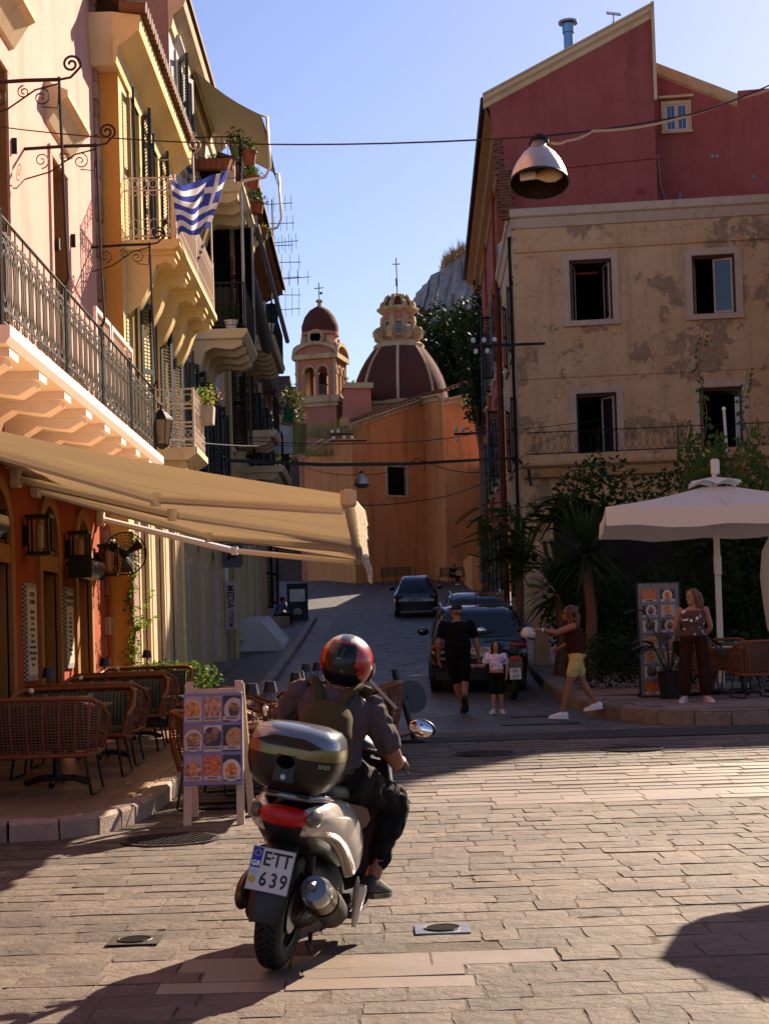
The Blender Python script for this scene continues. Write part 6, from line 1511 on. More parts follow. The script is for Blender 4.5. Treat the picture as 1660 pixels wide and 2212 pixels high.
# ---------------------------------------------------------------- menu board with nine dishes
def food(name, bg, pl_, c1, c2, c3, sc_=22, r=1.05, off=(0, 0), rf=1.0, st=(1, 1)):
    k_ = ord(name[-1])
    m, n, p = nodes(name); t = N(n, 'TexCoord'); mp = N(n, 'Mapping'); mp.inputs['Location'].default_value = (off[0], 0, off[1]); n.links.new(t.outputs['Object'], mp.inputs[0]); vec = mp.outputs[0]
    sx = N(n, 'VectorMath', operation='MULTIPLY'); sx.inputs[1].default_value = (14, 0, 12); n.links.new(vec, sx.inputs[0])
    ln = N(n, 'VectorMath', operation='LENGTH'); n.links.new(sx.outputs[0], ln.inputs[0]); rad = ln.outputs['Value']
    sh = N(n, 'Mapping'); sh.inputs['Location'].default_value = (k_*.37, 0, k_*.71); sh.inputs['Scale'].default_value = (st[0], 1, st[1]); sh.inputs['Rotation'].default_value = (0, k_*.9, 0); n.links.new(vec, sh.inputs[0]); vn = sh.outputs[0]; nz = noise(n, vn, sc_*1.2, 3); ad = N(n, 'Math', operation='MULTIPLY_ADD'); ad.inputs[1].default_value = .55; n.links.new(nz, ad.inputs[0]); n.links.new(rad, ad.inputs[2])
    fd = ramp(n, noise(n, vn, sc_*1.25, 4, .6, .8), [(.32, c1), (.48, c2), (.62, c3), (.75, tuple(min(1, x*1.3) for x in c3))])
    dp = N(n, 'Math', operation='MULTIPLY'); dp.inputs[1].default_value = .5; n.links.new(rad, dp.inputs[0]); pm = ramp(n, dp.outputs[0], [(r*.5, (1, 1, 1)), (r*.5+.02, (0, 0, 0))]); dv = N(n, 'Math', operation='MULTIPLY'); dv.inputs[1].default_value = .5; n.links.new(ad.outputs[0], dv.inputs[0]); fm = ramp(n, dv.outputs[0], [(min(.95, rf*.5+.12), (1, 1, 1)), (min(.97, rf*.5+.14), (0, 0, 0))])
    col = mixc(n, pm, bg, pl_); col = mixc(n, fm, col, fd); g_ = N(n, 'Gamma'); g_.inputs[1].default_value = 1.35; n.links.new(col, g_.inputs[0]); n.links.new(g_.outputs[0], p.inputs['Base Color']); p.inputs['Roughness'].default_value = .4; return m
FD = [food('dish_a', (.45, .38, .36), (.6, .5, .46), (.25, .05, .01), (.6, .28, .06), (.65, .42, .12), rf=.95, off=(.01, .01)), food('dish_b', (.4, .33, .28), (.6, .5, .42), (.1, .03, .02), (.45, .22, .1), (.62, .42, .28), rf=1.3, off=(0, .01), st=(2, .7)),
      food('dish_c', (.02, .02, .025), (.55, .44, .4), (.03, .012, .01), (.16, .05, .02), (.45, .32, .08), r=1.15, rf=.7, off=(-.02, .01), sc_=14), food('dish_d', (.35, .22, .2), (.6, .52, .46), (.12, .05, .03), (.34, .16, .1), (.62, .42, .08), rf=.85, off=(0, .015), st=(1, 2)),
      food('dish_e', (.6, .52, .44), (.62, .54, .46), (.015, .008, .006), (.08, .03, .015), (.32, .18, .09), rf=1.1, sc_=12), food('dish_f', (.015, .02, .02), (.5, .3, .12), (.45, .03, .01), (.62, .36, .15), (.12, .2, .03), r=1.0, rf=.8, off=(-.025, 0), sc_=30),
      food('dish_g', (.4, .33, .32), (.45, .38, .36), (.12, .03, .01), (.5, .19, .08), (.65, .38, .24), rf=1.0, off=(0, .03), sc_=16), food('dish_h', (.3, .12, .05), (.55, .42, .34), (.16, .02, .005), (.55, .14, .02), (.7, .33, .06), rf=1.7, st=(1, 3)), food('dish_i', (.03, .02, .02), (.62, .55, .46), (.2, .04, .01), (.55, .17, .03), (.7, .45, .05), r=1.05, rf=.72, off=(.005, .02), sc_=13)]
M_lilac = plain('lilac_board', (.25, .23, .40), .45, var=.06); M_cap = plain('caption_strip', (.55, .47, .44), .5, var=.05); M_easel = plain('whitewashed_pine', (.62, .48, .36), .6, var=.15, scale=30)
def menu_board():
    p = py(457, 1790, 12.35); t = empty('menu_easel', (p.x, 12.35, zr(12.35)), R(-3), label='wooden easel menu board with nine dish pictures beside the terrace kerb', cat='menu board'); t.location.x = -1.31
    for s in (-1, 1):
        ob('leg', B().prism([(s*.215-.03, -.02, 0), (s*.215+.03, -.02, 0), (s*.20+.03, .17, 1.14), (s*.20-.03, .17, 1.14)], (0, .03, 0)), M_easel, t)
        ob('back_leg', B().prism([(s*.235-.028, .52, .01), (s*.235+.028, .52, .01), (s*.215+.028, .20, 1.12), (s*.215-.028, .20, 1.12)], (0, -.028, 0)), M_easel, t)
    ob('crossbar', B().b2((-.2, .17, 1.02), (.2, .2, 1.08)), M_easel, t)
    bd = empty('picture_board', (0, .045, .68), parent=t); bd.rotation_euler = (R(-9.5), 0, 0); w_, h = .48, .74
    ob('panel', B().box((0, 0, 0), (w_, .02, h), ch=.006), M_lilac, bd)
    nm = ['PASTITSIO', 'MOUSSAKA', 'STIFADO', 'SOFRITO', 'PASTITSADA', 'PIZZA', 'SOUVLAKI', 'GYROS', 'STEAK']
    for k in range(9):
        c, r = k % 3, k//3; x, z = (c-1)*.155, .24-r*.238
        o = ob('dish_picture', B().b2((-.071, -.002, -.105), (.071, .002, .105)), FD[k], bd); o.location = (x, -.0125, z)
        o = ob('caption', B().b2((-.071, -.001, -.016), (.071, .001, .016)), M_cap, bd); o.location = (x, -.0160, z-.078)
        letter(nm[k], .023, M_ink, bd, M.Translation((x, -.0185, z-.078)), 1.0, .0004)
menu_board()
# ---------------------------------------------------------------- leaning no-entry post, lectern
def leaning_post():
    y = 19.2; p0, p1 = py(897, 1592, y), py(851, 1447, y+.1); p0.z = zr(y)
    t = empty('leaning_sign_post', p0, label='leaning dark post with a round sign seen from behind', cat='sign post'); d = p1-p0
    ob('post', B().tube([(0, 0, 0), d], .042, 8), M_blk, t, 60); c = d*.62+V((.13, .08, 0)); ob('disc', B().lathe([(.21, -.006), (.21, .006), (.001, .006), ], c=c, n=24, axis=(.55, -.8, .25)), plain('dark_sign_back', (.05, .038, .03), .5), t)
    ob('clamp', B().box(d*.62+V((.03, .03, 0)), (.1, .06, .05)), M_blk, t); ob('base', B().box((-.15, 0, .02), (.5, .16, .04), ch=.01), M_blk, t)
    for k in range(22):
        q = d+V((-.02, -.04, -.06))+V((-.002*k, 0, -.034*k))
        if q.z > .03: ob('chain_link', shared('lk', lambda: B().tube([(.011*cos(a), 0, .019*sin(a)) for a in [2*pi*i/8 for i in range(8)]], .004, 4, cyc=True).mesh('chain_link', M_iron)), None, t).matrix_local = M.Translation(q) @ M.Rotation(pi/2*(k % 2), 4, 'Z')
leaning_post()
def lectern():
    y = 17.0; p = py(824, 1600, y); t = empty('menu_lectern', (p.x, y, zr(y)), label='dark post stand with a pale slanted menu board right of the helmet', cat='lectern')
    ob('post', B().b2((-.035, -.02, 0), (.03, .02, .68), ch=.005), M_blk, t); ob('foot', B().box((0, 0, .012), (.32, .3, .024), ch=.006), M_blk, t)
    ob('board', B().prism([(-.13, -.14, .90), (.165, -.14, .57), (.185, -.14, .585), (-.11, -.14, .92)], (0, .3, 0)), plain('pale_slat', (.6, .5, .4), .6), t); ob('lip', B().b2((.15, -.15, .55), (.2, .16, .58)), M_gold, t)
lectern()
# ---------------------------------------------------------------- figures
def ering(c, r_, f_, w_, d_, n=16, e=2.3):
    c, r_, f_ = V(c), V(r_), V(f_); o = []
    for i in range(n):
        a = 2*pi*i/n; ca_, sa_ = cos(a), sin(a); k = lambda q: math.copysign(abs(q)**(2/e), q)
        o.append(c+r_*(w_*k(ca_))+f_*(d_*k(sa_)))
    return o
def limb(b, pts, rs, n=10):
    pts = [V(p) for p in pts]; b.tube(pts, rs, n)
    for p, r_ in zip(pts, rs): b.ell(p, r_*.985, 10, 6)
def hand(b, w, d, pn, side, curl=25, s=1.0, point=False):
    """palm, four unequal fingers bent at the knuckles, thumb from the side of the palm"""
    w, d, pn = V(w), V(d).normalized(), V(pn); pn = (pn-d*pn.dot(d)).normalized(); lat = d.cross(pn)*side
    b.tube([w, w+d*.045*s, w+d*.088*s], [.024*s, .036*s, .036*s], 10, flat=(tuple(pn), .55))
    for k, (o, L) in enumerate(((-.027, .072), (-.009, .08), (.009, .075), (.026, .06))):
        p = w+d*.085*s+lat*o*s; q = d; ang = 0; pts = [p-d*.015*s, p]
        for j, f in enumerate((.45, .32, .23)):
            ang += R((curl if not (point and k == 0) else 4)*(1 if j == 0 else 1.25)); q = d*cos(ang)+pn*sin(ang); p = p+q*L*f*s; pts.append(p)
        b.tube(pts, [.0095*s, .0095*s, .009*s, .0085*s, .007*s], 7)
    p = w+d*.03*s-lat*.028*s; q = (d*.7-lat*.6+pn*.35).normalized(); b.tube([p, p+q*.035*s, p+q*.035*s+(q*.6+d*.5+pn*.3).normalized()*.032*s], [.014*s, .011*s, .008*s], 7)
SK1 = plain('skin_tanned', (.34, .15, .085), .55, var=.12, scale=14, bmp=.04); SK2 = plain('skin_fair', (.44, .22, .14), .55, var=.1, scale=14, bmp=.04)
M_eye = plain('eye_dark', (.02, .014, .01), .2, bmp=0); M_lip = plain('lip', (.30, .09, .07), .5, bmp=0)
_wt = {}
def wrinkle(o, a):
    if not _wt:
        tx = bpy.data.textures.new('creases', 'MARBLE'); tx.marble_type = 'SHARP'; tx.noise_scale = .16; tx.turbulence = 14; tx.noise_depth = 2; _wt[0] = tx
    m_ = o.modifiers.new('creases', 'DISPLACE'); m_.texture = _wt[0]; m_.strength = a; m_.mid_level = .6; m_.texture_coords = 'LOCAL'; return o
def person(name, loc, rz, J, label, skin, s=1.0, top=None, sleeve=.45, hem=0, bottom=None, leg=1.0, shoe=None, hair=None, hairfn=None, parent_m=None, headrot=0, headtilt=0, chest=1.0, belly=1.0, hips=1.0, wide=0, face=True, curl=28, pointR=False, mats=None, voxel=.0085, neckline=None, handn=None, inflate=.012, armf=1.0, legw=1.0, handd=None, wr=.012):
    t = empty(name, loc, rz, label=label, cat='person')
    if parent_m is not None: t.matrix_world = parent_m
    g = {k: V(v) for k, v in J.items()}
    rt = (g['shR']-g['shL']); rt.z *= .5; rt.normalize(); hr = (g['hipR']-g['hipL']).normalized()
    spine = (g['neck']-g['pelvis']).normalized(); fw = V((0, 0, 1)).cross(rt)
    fw = (rt.cross(spine)*-1).normalized() if False else spine.cross(rt).normalized()
    hf = V((0, 0, 1)).cross(hr).normalized()
    pel, nk = g['pelvis'], g['neck']; up = lambda f, o=0: pel.lerp(nk, f)+fw*o*s
    shw = (g['shR']-g['shL']).length/2
    def trunk(e, lo=0, hi=1.0):
        rg = [(-.14, hr, hf, .10*hips, .085), (-.06, hr, hf, .155*hips, .115), (.06, hr, hf, .165*hips, .12), (.22, (hr+rt)/2, (hf+fw)/2, .145*belly, .105*belly), (.36, rt, fw, .135*belly, .10*belly), (.55, rt, fw, .155*chest, .112*chest), (.74, rt, fw, shw*.93/s, .112*chest), (.88, rt, fw, shw*.86/s, .085), (.955, rt, fw, .085, .065), (1.0, rt, fw, .058, .056)]
        return [ering(up(f) if f > .1 else pel+spine*(f*.5*s), r_, f_, w_*s+e, d_*s+e) for f, r_, f_, w_, d_ in rg if lo <= f <= hi]
    def arm(b, S, f0, f1, e):
        sh, el, wr = g['sh'+S], g['el'+S], g['wr'+S]; pts, rs = [], []
        for f, r_ in ((0, .052), (.12, .05), (.3, .047), (.48, .04), (.55, .041), (.68, .039), (.85, .030), (1.0, .0255)):
            if f0 <= f <= f1: pts.append(sh.lerp(el, f*2) if f < .5 else el.lerp(wr, (f-.5)*2)); rs.append(r_*s*armf+e)
        limb(b, pts, rs)
    def legp(b, S, f0, f1, e, flare=0):
        hp, kn, an = g['hip'+S], g['kn'+S], g['an'+S]; pts, rs = [], []
        for f, r_ in ((0, .088), (.12, .084), (.3, .07), (.47, .056), (.53, .054), (.64, .056), (.74, .05), (.88, .036), (1.0, .033)):
            if f0 <= f <= f1: pts.append(hp.lerp(kn, f*2) if f < .5 else kn.lerp(an, (f-.5)*2)); rs.append(r_*s*legw+e+flare*max(0, f-.1))
        limb(b, pts, rs, 12)
    body = B(); body.loft(trunk(0))
    hd = g['head']; M_h = M.Rotation(headrot, 3, 'Z') @ M.Rotation(headtilt, 3, 'X')
    base = M((tuple(rt.normalized()), tuple(V((0, 0, 1)).cross(rt.normalized()).normalized()), (0, 0, 1))).transposed()
    Hm = base @ M_h; hp_ = lambda x, y, z: hd+Hm @ (V((x, y, z))*s)
    limb(body, [nk-spine*.03*s, hd+Hm @ V((0, -.015, -.07))*s], [.052*s, .05*s])
    body.ell(hp_(0, -.012, .028), (.074*s, .094*s, .092*s), 16, 10, rot=Hm); body.ell(hp_(0, .02, -.045), (.056*s, .066*s, .072*s), 14, 8, rot=Hm)
    body.ell(hp_(0, .07, -.086), (.026*s, .024*s, .022*s), 10, 6)
    if face:
        body.tube([hp_(0, .086, .018), hp_(0, .105, -.02), hp_(0, .112, -.028), hp_(0, .09, -.04)], [.009*s, .012*s, .014*s, .010*s], 7)
        for x in (-1, 1): body.ell(hp_(x*.03, .078, .032), (.026*s, .014*s, .009*s), 8, 5, rot=Hm); body.ell(hp_(x*.076, -.012, -.012), (.010*s, .02*s, .032*s), 8, 6, rot=Hm); body.ell(hp_(x*.036, .06, -.025), (.024*s, .02*s, .022*s), 8, 5)
        body.ell(hp_(0, .086, -.062), (.024*s, .012*s, .009*s), 8, 5, rot=Hm)
    for S, sd in (('L', -1), ('R', 1)):
        arm(body, S, 0, 1, 0); d = (g['wr'+S]-g['el'+S]); pn = (handn or {}).get(S, V((-sd, .3, 0)))
        hand(body, g['wr'+S], (handd or {}).get(S, d), pn, sd, curl if not (pointR and S == 'R') else 55, s, pointR and S == 'R')
        legp(body, S, 0, 1, 0); an = g['an'+S]; td = V(g.get('toe'+S, V((0, 1, 0)))).normalized()
        body.tube([an-V((0, 0, .03*s)), an-V((0, 0, .05*s))+td*.08*s, an-V((0, 0, .062*s))+td*.15*s], [.036*s, .035*s, .022*s], 8)
    ob('body', fuse(body, [skin], voxel, 5, 'body'), None, t)
    if top:
        b = B(); b.loft(trunk(inflate*s, hem, .956 if neckline is None else neckline))
        if sleeve > 0:
            for S in 'LR': arm(b, S, 0, sleeve, inflate*s+.006)
        wrinkle(ob('top', fuse(b, [top], voxel, 4, 'top'), None, t), wr)
    if bottom:
        b = B(); b.loft(trunk(inflate*1.0*s, -1, .15))
        for S in 'LR': legp(b, S, 0, leg, inflate*1.1*s, wide)
        wrinkle(ob('trousers' if leg > .8 else 'shorts', fuse(b, [bottom], voxel, 4, 'trousers'), None, t), wr)
    if shoe:
        for S in 'LR':
            an = g['an'+S]; td = V(g.get('toe'+S, V((0, 1, 0)))).normalized(); sd_ = td.cross(V((0, 0, 1))).normalized(); un = sd_.cross(td).normalized()
            b = B(); q = lambda f, z: an+td*f*s+un*z*s
            sp = [(-.085, .03, .035, -.045), (-.06, .04, .055, -.04), (0, .042, .055, -.035), (.07, .045, .04, -.05), (.13, .047, .028, -.06), (.18, .036, .02, -.066), (.2, .015, .012, -.07)]
            b.loft([ering(q(f, z), sd_, un, w_*s, h_*s, 12) for f, w_, h_, z in sp]); so_ = ob('shoe', b, shoe, t, 60)
            b = B(); b.loft([[an+td*f*s+sd_*x*w_*s*1.06+un*z*s for x, z in ((-1, -.092), (1, -.092), (1, -.07), (-1, -.07))] for f, w_ in ((-.09, .03), (-.05, .042), (.05, .044), (.12, .048), (.18, .036), (.205, .012))]); ob('sole', b, (mats or {}).get('sole', M_porc), so_)
    if face:
        for x in (-1, 1): ob('eye', B().ell(hp_(x*.031, .0865, .012), (.0125*s, .006*s, .0055*s), 8, 5, rot=Hm), M_eye, t)
        ob('lips', B().ell(hp_(0, .094, -.062), (.022*s, .006*s, .006*s), 8, 5, rot=Hm), M_lip, t)
    if hairfn:
        b = B(); hairfn(b, hp_, Hm, s); ob('hair', fuse(b, [hair], .009, 2, 'hair'), None, t)
    return t, hp_, Hm
# ---------------------------------------------------------------- scooter
LEAN, YAWS = R(11), R(12); SP = V((-.50, 7.08, 0))
SM = M.Translation(SP) @ M.Rotation(-YAWS, 4, 'Z') @ M.Rotation(LEAN, 4, 'Y')
M_swhite = plain('pearl_white_paint', (.62, .55, .46), .22, .15, var=.05, bmp=0, coat=.6); M_rub = plain('tyre_rubber', (.014, .013, .012), .75, var=.25, scale=30, bmp=.3)
M_bron = plain('bronze_rim', (.14, .10, .06), .35, .8, var=.2); M_sgrey = plain('silver_lid', (.27, .28, .29), .2, .5, var=.06, bmp=0, coat=.5); M_goldp = plain('gold_band', (.24, .20, .09), .3, .6, var=.1, bmp=0)
M_tail = plain('red_lens', (.40, .008, .008), .15, var=.6, scale=45, bmp=.5, emis=((1, .01, .005), .012)); M_lens = plain('smoky_lens', (.22, .17, .13), .12, var=.3, scale=60)
def tread_tyre(name, c, R_, r_, parent):
    b = B(); n, k = 44, 16
    rings = []
    for i in range(n):
        a = 2*pi*i/n; ring = []
        for j in range(k):
            q = 2*pi*j/k; rr = r_*(1+.0); ring.append(V(c)+V((rr*.98*sin(q), (R_+rr*.92*cos(q))*cos(a), (R_+rr*.92*cos(q))*sin(a))))
        rings.append(ring)
    b.loft(rings+[rings[0]], cap=False); o = ob(name, b, M_rub, parent, 60)
    g = B()
    for i in range(n):
        for s in (-1, 1):
            a0 = 2*pi*(i+(.5 if s > 0 else 0))/n; pts = []
            for j in range(4):
                q = s*(.15+.22*j); a = a0+.05*j; rr = r_*1.004; pts.append(V(c)+V((rr*.98*sin(q), (R_+rr*.92*cos(q))*cos(a), (R_+rr*.92*cos(q))*sin(a))))
            g.tube(pts, .0028, 3)
    ob('tread', g, M_black, o, kind='stuff'); return o
def subd(o, l=2):
    m_ = o.modifiers.new('smooth', 'SUBSURF'); m_.levels = l; m_.render_levels = l; return o
def scooter():
    t = empty('motor_scooter', label='white scooter with top case leaning into a right turn', cat='scooter'); t.matrix_world = SM
    def ring(y, z0, z1, w_, e=2.6, n=18): return ering((0, y, (z0+z1)/2), (1, 0, 0), (0, 0, 1), w_, (z1-z0)/2, n, e)
    w = empty('rear_wheel', (0, 0, .275), parent=t)
    tread_tyre('tyre', (0, 0, 0), .208, .066, w)
    b = B()
    for s in (-1, 1): b.tube([(s*.042, .168*cos(2*pi*i/32), .168*sin(2*pi*i/32)) for i in range(32)], .011, 6, cyc=True)
    b.lathe([(.16, -.04), (.15, 0), (.16, .04)], n=32, axis=(1, 0, 0), cap=False); ob('rim', b, M_bron, w, 60)
    for k in range(5):
        a = 2*pi*k/5+.3; b = B(); b.tube([(.01, .03*cos(a), .03*sin(a)), (.03, .1*cos(a+.12), .1*sin(a+.12)), (.025, .16*cos(a+.1), .16*sin(a+.1))], [.022, .014, .016], 6); ob('spoke', b, M_bron, w, 60)
    ob('hub', B().lathe([(.05, -.06), (.05, .05), (.025, .07), (.001, .07)], n=16, axis=(1, 0, 0)), M_iron, w, 40); ob('brake_disc', B().lathe([(.1, .048), (.1, .052), (.05, .052)], n=24, axis=(1, 0, 0)), M_metal, w)
    f = empty('front_wheel', (.03, 1.32, .275), parent=t); f.rotation_euler = (0, 0, R(-9)); tread_tyre('tyre', (0, 0, 0), .208, .058, f)
    b = B(); b.lathe([(.16, -.04), (.15, 0), (.16, .04)], n=28, axis=(1, 0, 0), cap=False); b.lathe([(.05, -.06), (.05, .06)], n=12, axis=(1, 0, 0)); ob('rim', b, M_bron, f, 60)
    # white tail and side panels, open underneath
    def panel(sd):
        top = [(.06, -.27, .775), (.12, -.2, .80), (.155, -.05, .815), (.165, .15, .80), (.165, .35, .765), (.175, .52, .70)]
        mid = [(.13, -.26, .70), (.185, -.15, .715), (.215, .02, .70), (.225, .22, .655), (.235, .40, .57), (.245, .52, .47)]
        low = [(.10, -.25, .66), (.165, -.13, .655), (.195, .05, .62), (.205, .22, .545), (.215, .36, .44), (.225, .45, .36)]
        b = B(); rg = []
        for a, m_, l in zip(top, mid, low):
            A, M_, L = V(a), V(m_), V(l); pts = [A, A.lerp(M_, .55)+V((.022, 0, .012)), M_, M_.lerp(L, .5)+V((.006, 0, -.004)), L, L+V((-.03, 0, .0))]
            inner = [p+V((-.022, 0, -.01)) for p in reversed(pts)]; rg.append([V((p.x*sd, p.y, p.z)) for p in pts+inner])
        b.loft(rg); o = subd(ob('side_panel', b, M_swhite, t, 180))
        b = B(); b.loft([[V((sd*(x+dx), y, z+dz)) for dx, dz in ((-.02, .03), (.008, .03), (.008, -.03), (-.02, -.03))] for x, y, z in ((.235, .47, .40), (.225, .56, .30), (.215, .60, .25), (.20, .62, .17))]); subd(ob('lower_panel', b, M_swhite, o, 180))
    panel(1); panel(-1)
    b = B(); b.loft([ring(y, z0, z1, w_) for y, z0, z1, w_ in ((-.25, .68, .77, .10), (-.2, .62, .79, .135), (-.05, .55, .795, .155), (.2, .50, .78, .165), (.5, .38, .72, .16))]); ob('tail_core', b, M_blk, t, 50)
    b = B(); b.loft([ring(y, z0, z1, w_, 2.2) for y, z0, z1, w_ in ((-.02, .22, .5, .10), (.12, .16, .52, .14), (.3, .14, .5, .15), (.5, .16, .46, .16), (.62, .2, .34, .15))]); ob('engine', b, plain('sooty_engine', (.03, .026, .022), .6, .4, var=.5, scale=30), t, 50)
    ob('drive_case', B().loft([ering((-.12, y, z), (1, 0, 0), (0, 0, 1), .035, h, 12) for y, z, h in ((-.08, .28, .06), (.0, .29, .085), (.25, .3, .08), (.45, .31, .1), (.55, .31, .06))]), M_iron, t, 50)
    ob('air_filter', B().ell((-.155, -.10, .36), (.04, .13, .085), 14, 8, rot=(R(18), 0, 0)), M_bron, t, 60)
    for s in (-1, 1): ob('shock_absorber', B().tube([(s*.105, -.02, .3), (s*.11, -.08, .56)], .022, 8), M_iron, t, 60)
    ob('swing_arm', B().tube([(.09, .02, .275), (.11, .18, .27), (.11, .34, .25)], [.03, .028, .03], 8), M_metal, t, 60)
    # silencer
    ex = empty('exhaust', (0, 0, 0), parent=t)
    c0, c1 = V((.165, -.17, .435)), V((.185, .22, .255)); ax = c1-c0
    ob('canister', B().lathe([(.02, 0), (.055, .008), (.072, .05), (.074, .2), (.072, .36), (.05, .41), (.025, .43)], c=c0, n=20, axis=ax), plain('scorched_steel', (.16, .11, .075), .4, .8, var=.4, scale=9), ex, 50)
    ob('end_cap', B().lathe([(.001, -.004), (.058, .0), (.0735, .05), (.0735, .075)], c=c0, n=20, axis=ax), M_sgrey, ex, 50); ob('outlet', B().tube([c0+V((.0, .02, .02)), c0+V((-.005, -.035, .012))], .017, 10), M_metal, ex, 60)
    ob('heat_shield', B().lathe([(.079, .2), (.081, .3), (.079, .4)], c=c0, n=10, axis=ax, a0=-1.2, a1=1.6), M_iron, ex, 50); ob('down_pipe', B().tube([c1, c1+V((-.04, .12, -.06)), c1+V((-.1, .25, -.06))], .02, 8), M_iron, ex, 60)
    b = B(); b.tube([(.14, -.02, .16), (.16, .02, .10), (.13, .12, .085), (.08, .3, .12)], .011, 6); ob('centre_stand', b, M_iron, t)
    # mudguard, number plate
    mg = [(-.17, .60, .075), (-.265, .52, .08), (-.31, .42, .082), (-.335, .34, .076), (-.34, .27, .06)]
    b = B(); b.loft([[V((-w_, y, z)), V((-w_*.6, y-.02, z+.012)), V((w_*.6, y-.02, z+.012)), V((w_, y, z)), V((w_*.8, y+.02, z)), V((-w_*.8, y+.02, z))] for y, z, w_ in mg]); ob('mudguard', b, M_blk, t, 40)
    pl_ = empty('number_plate', (-.005, -.318, .505), parent=t); pl_.rotation_euler = (R(-17), 0, 0)
    w_, h = .19, .19; M_pl = plain('plate_white', (.60, .56, .50), .35, var=.06, scale=30); ob('plate', B().box((0, 0, 0), (w_, .004, h), ch=.0018), M_pl, pl_); b = B(); rr = [(-w_/2, -h/2), (w_/2, -h/2), (w_/2, h/2), (-w_/2, h/2)]
    b.tube([(x, -.002, z) for x, z in rr], .003, 5, cyc=True); ob('border', b, M_grey, pl_)
    ob('country_band', B().b2((-.091, -.0032, .002), (-.049, -.0022, .091)), plain('eu_blue', (.012, .04, .36), .35, bmp=0), pl_)
    b = B(); 
    for k in range(12): a = 2*pi*k/12; b.box((-.07+.013*cos(a), -.0038, .066+.013*sin(a)), (.0045, .001, .0045), (0, pi/4, 0))
    ob('star_ring', b, plain('star_yellow', (.5, .42, .15), .4, bmp=0), pl_, kind='stuff')
    letter('GR', .031, M_porc, pl_, M.Translation((-.07, -.0042, .02)), 1.0, .0012)
    for s_, x in (('E', -.024), ('T', .022), ('T', .064)): letter(s_, .088, M_ink, pl_, M.Translation((x, -.0036, .045)), .85, .0012)
    for s_, x in (('6', -.024), ('3', .024), ('9', .068)): letter(s_, .088, M_ink, pl_, M.Translation((x, -.0036, -.045)), .8, .0012)
    for x, z, r_, c in ((-.071, -.018, .0125, M_metal), (-.074, -.05, .016, plain('sticker_yellow', (.55, .36, .02), .5)), (0.0, .055, .005, M_iron), (-.018, -.062, .006, M_iron), (.03, -.064, .006, M_iron)): ob('sticker' if r_ > .01 else 'bolt', B().lathe([(r_, 0), (r_, .002), (.001, .002)], c=(x, -.0025, z), n=16, axis=(0, -1, 0)), c, pl_)
    # lamps
    ob('tail_light', B().loft([ering((0, y, z), (1, 0, 0), (0, -.25, 1), w2, h2, 16, 2.6) for y, z, w2, h2 in ((-.235, .74, .118, .046), (-.272, .738, .112, .042), (-.296, .735, .085, .03), (-.304, .733, .035, .012))]), M_tail, t, 50)
    for s in (-1, 1): ob('indicator', B().loft([ering((s*x, y, .745), (s*.35, 1, 0), (0, 0, 1), w2, h2, 12) for x, y, w2, h2 in ((.13, -.225, .055, .038), (.148, -.235, .05, .034), (.156, -.24, .025, .016))]), M_lens, t, 50)
    b = B(); b.tube([(-.13, .1, .79), (-.135, -.1, .822), (-.09, -.22, .828), (0, -.245, .828), (.09, -.22, .828), (.135, -.1, .822), (.13, .1, .79)], .017, 8); ob('grab_rail', b, M_sgrey, t, 60)
    ob('rack', B().box((0, -.12, .838), (.2, .26, .02), ch=.006), M_blk, t)
    ob('seat', B().loft([ring(y, z0, z1, w2, 3) for y, z0, z1, w2 in ((.02, .79, .85, .10), (.08, .78, .875, .14), (.25, .77, .865, .15), (.5, .745, .82, .155), (.72, .72, .79, .12), (.80, .70, .74, .06))]), plain('seat_vinyl', (.015, .014, .014), .5), t, 60)
    # top case
    tc = empty('top_case', (-.012, -.13, .85), parent=t)
    def cr(z, w2, d2, e=3.2, dy=0): return ering((0, dy, z), (1, 0, 0), (0, 1, 0), w2, d2, 28, e)
    ob('case_base', B().loft([cr(0, .13, .12), cr(.015, .165, .15), cr(.06, .195, .178), cr(.12, .21, .19), cr(.155, .212, .192)]), plain('black_case_plastic', (.022, .021, .02), .32, var=.1), tc, 50)
    ob('case_band', B().loft([cr(.157, .213, .193), cr(.185, .213, .193), cr(.21, .208, .188)]), M_goldp, tc, 50)
    ob('case_lid', B().loft([cr(.211, .209, .189), cr(.245, .20, .178), cr(.272, .175, .152), cr(.288, .125, .105), cr(.293, .05, .05)]), M_sgrey, tc, 60)
    b = B(); b.loft([[V((x, -.196+.3*x*x, z)) for x, z in ((-.15*k, .215), (-.07*k, .245), (.07*k, .245), (.15*k, .215), (.1*k, .20), (-.1*k, .20))] for k in (1,)]+[[V((x, -.17, z)) for x, z in ((-.15, .215), (-.07, .245), (.07, .245), (.15, .215), (.1, .20), (-.1, .20))]]); ob('reflector', b, plain('dark_reflector', (.03, .022, .02), .15, bmp=0), tc)
    ob('latch', B().box((0, -.19, .105), (.1, .02, .13), (R(-6), 0, 0), ch=.008), M_blk, tc); ob('latch_recess', B().ell((0, -.2, .135), (.042, .008, .03), 14, 6), M_black, tc); ob('keyhole', B().lathe([(.012, 0), (.012, .006), (.001, .006)], c=(0, -.2, .07), n=12, axis=(0, -1, 0)), M_metal, tc)
    letter('SH33', .026, M_metal, tc, M.Translation((.165, -.158, .135)) @ M.Rotation(R(36), 4, 'Z'), 1, .0006)
    # floor, shield, bars
    b = B(); b.loft([[V((x, y, z)) for x, z in ((-w2, z0), (w2, z0), (w2, z0+.05), (-w2, z0+.05))] for y, z0, w2 in ((.55, .24, .19), (.8, .235, .2), (1.0, .27, .19))]); ob('footboard', b, M_blk, t)
    ob('foot_trim', B().tube([(.215, .5, .20), (.225, .7, .22), (.21, .95, .26), (.2, 1.05, .36)], [.02, .03, .028, .02], 8), M_sgrey, t, 60)
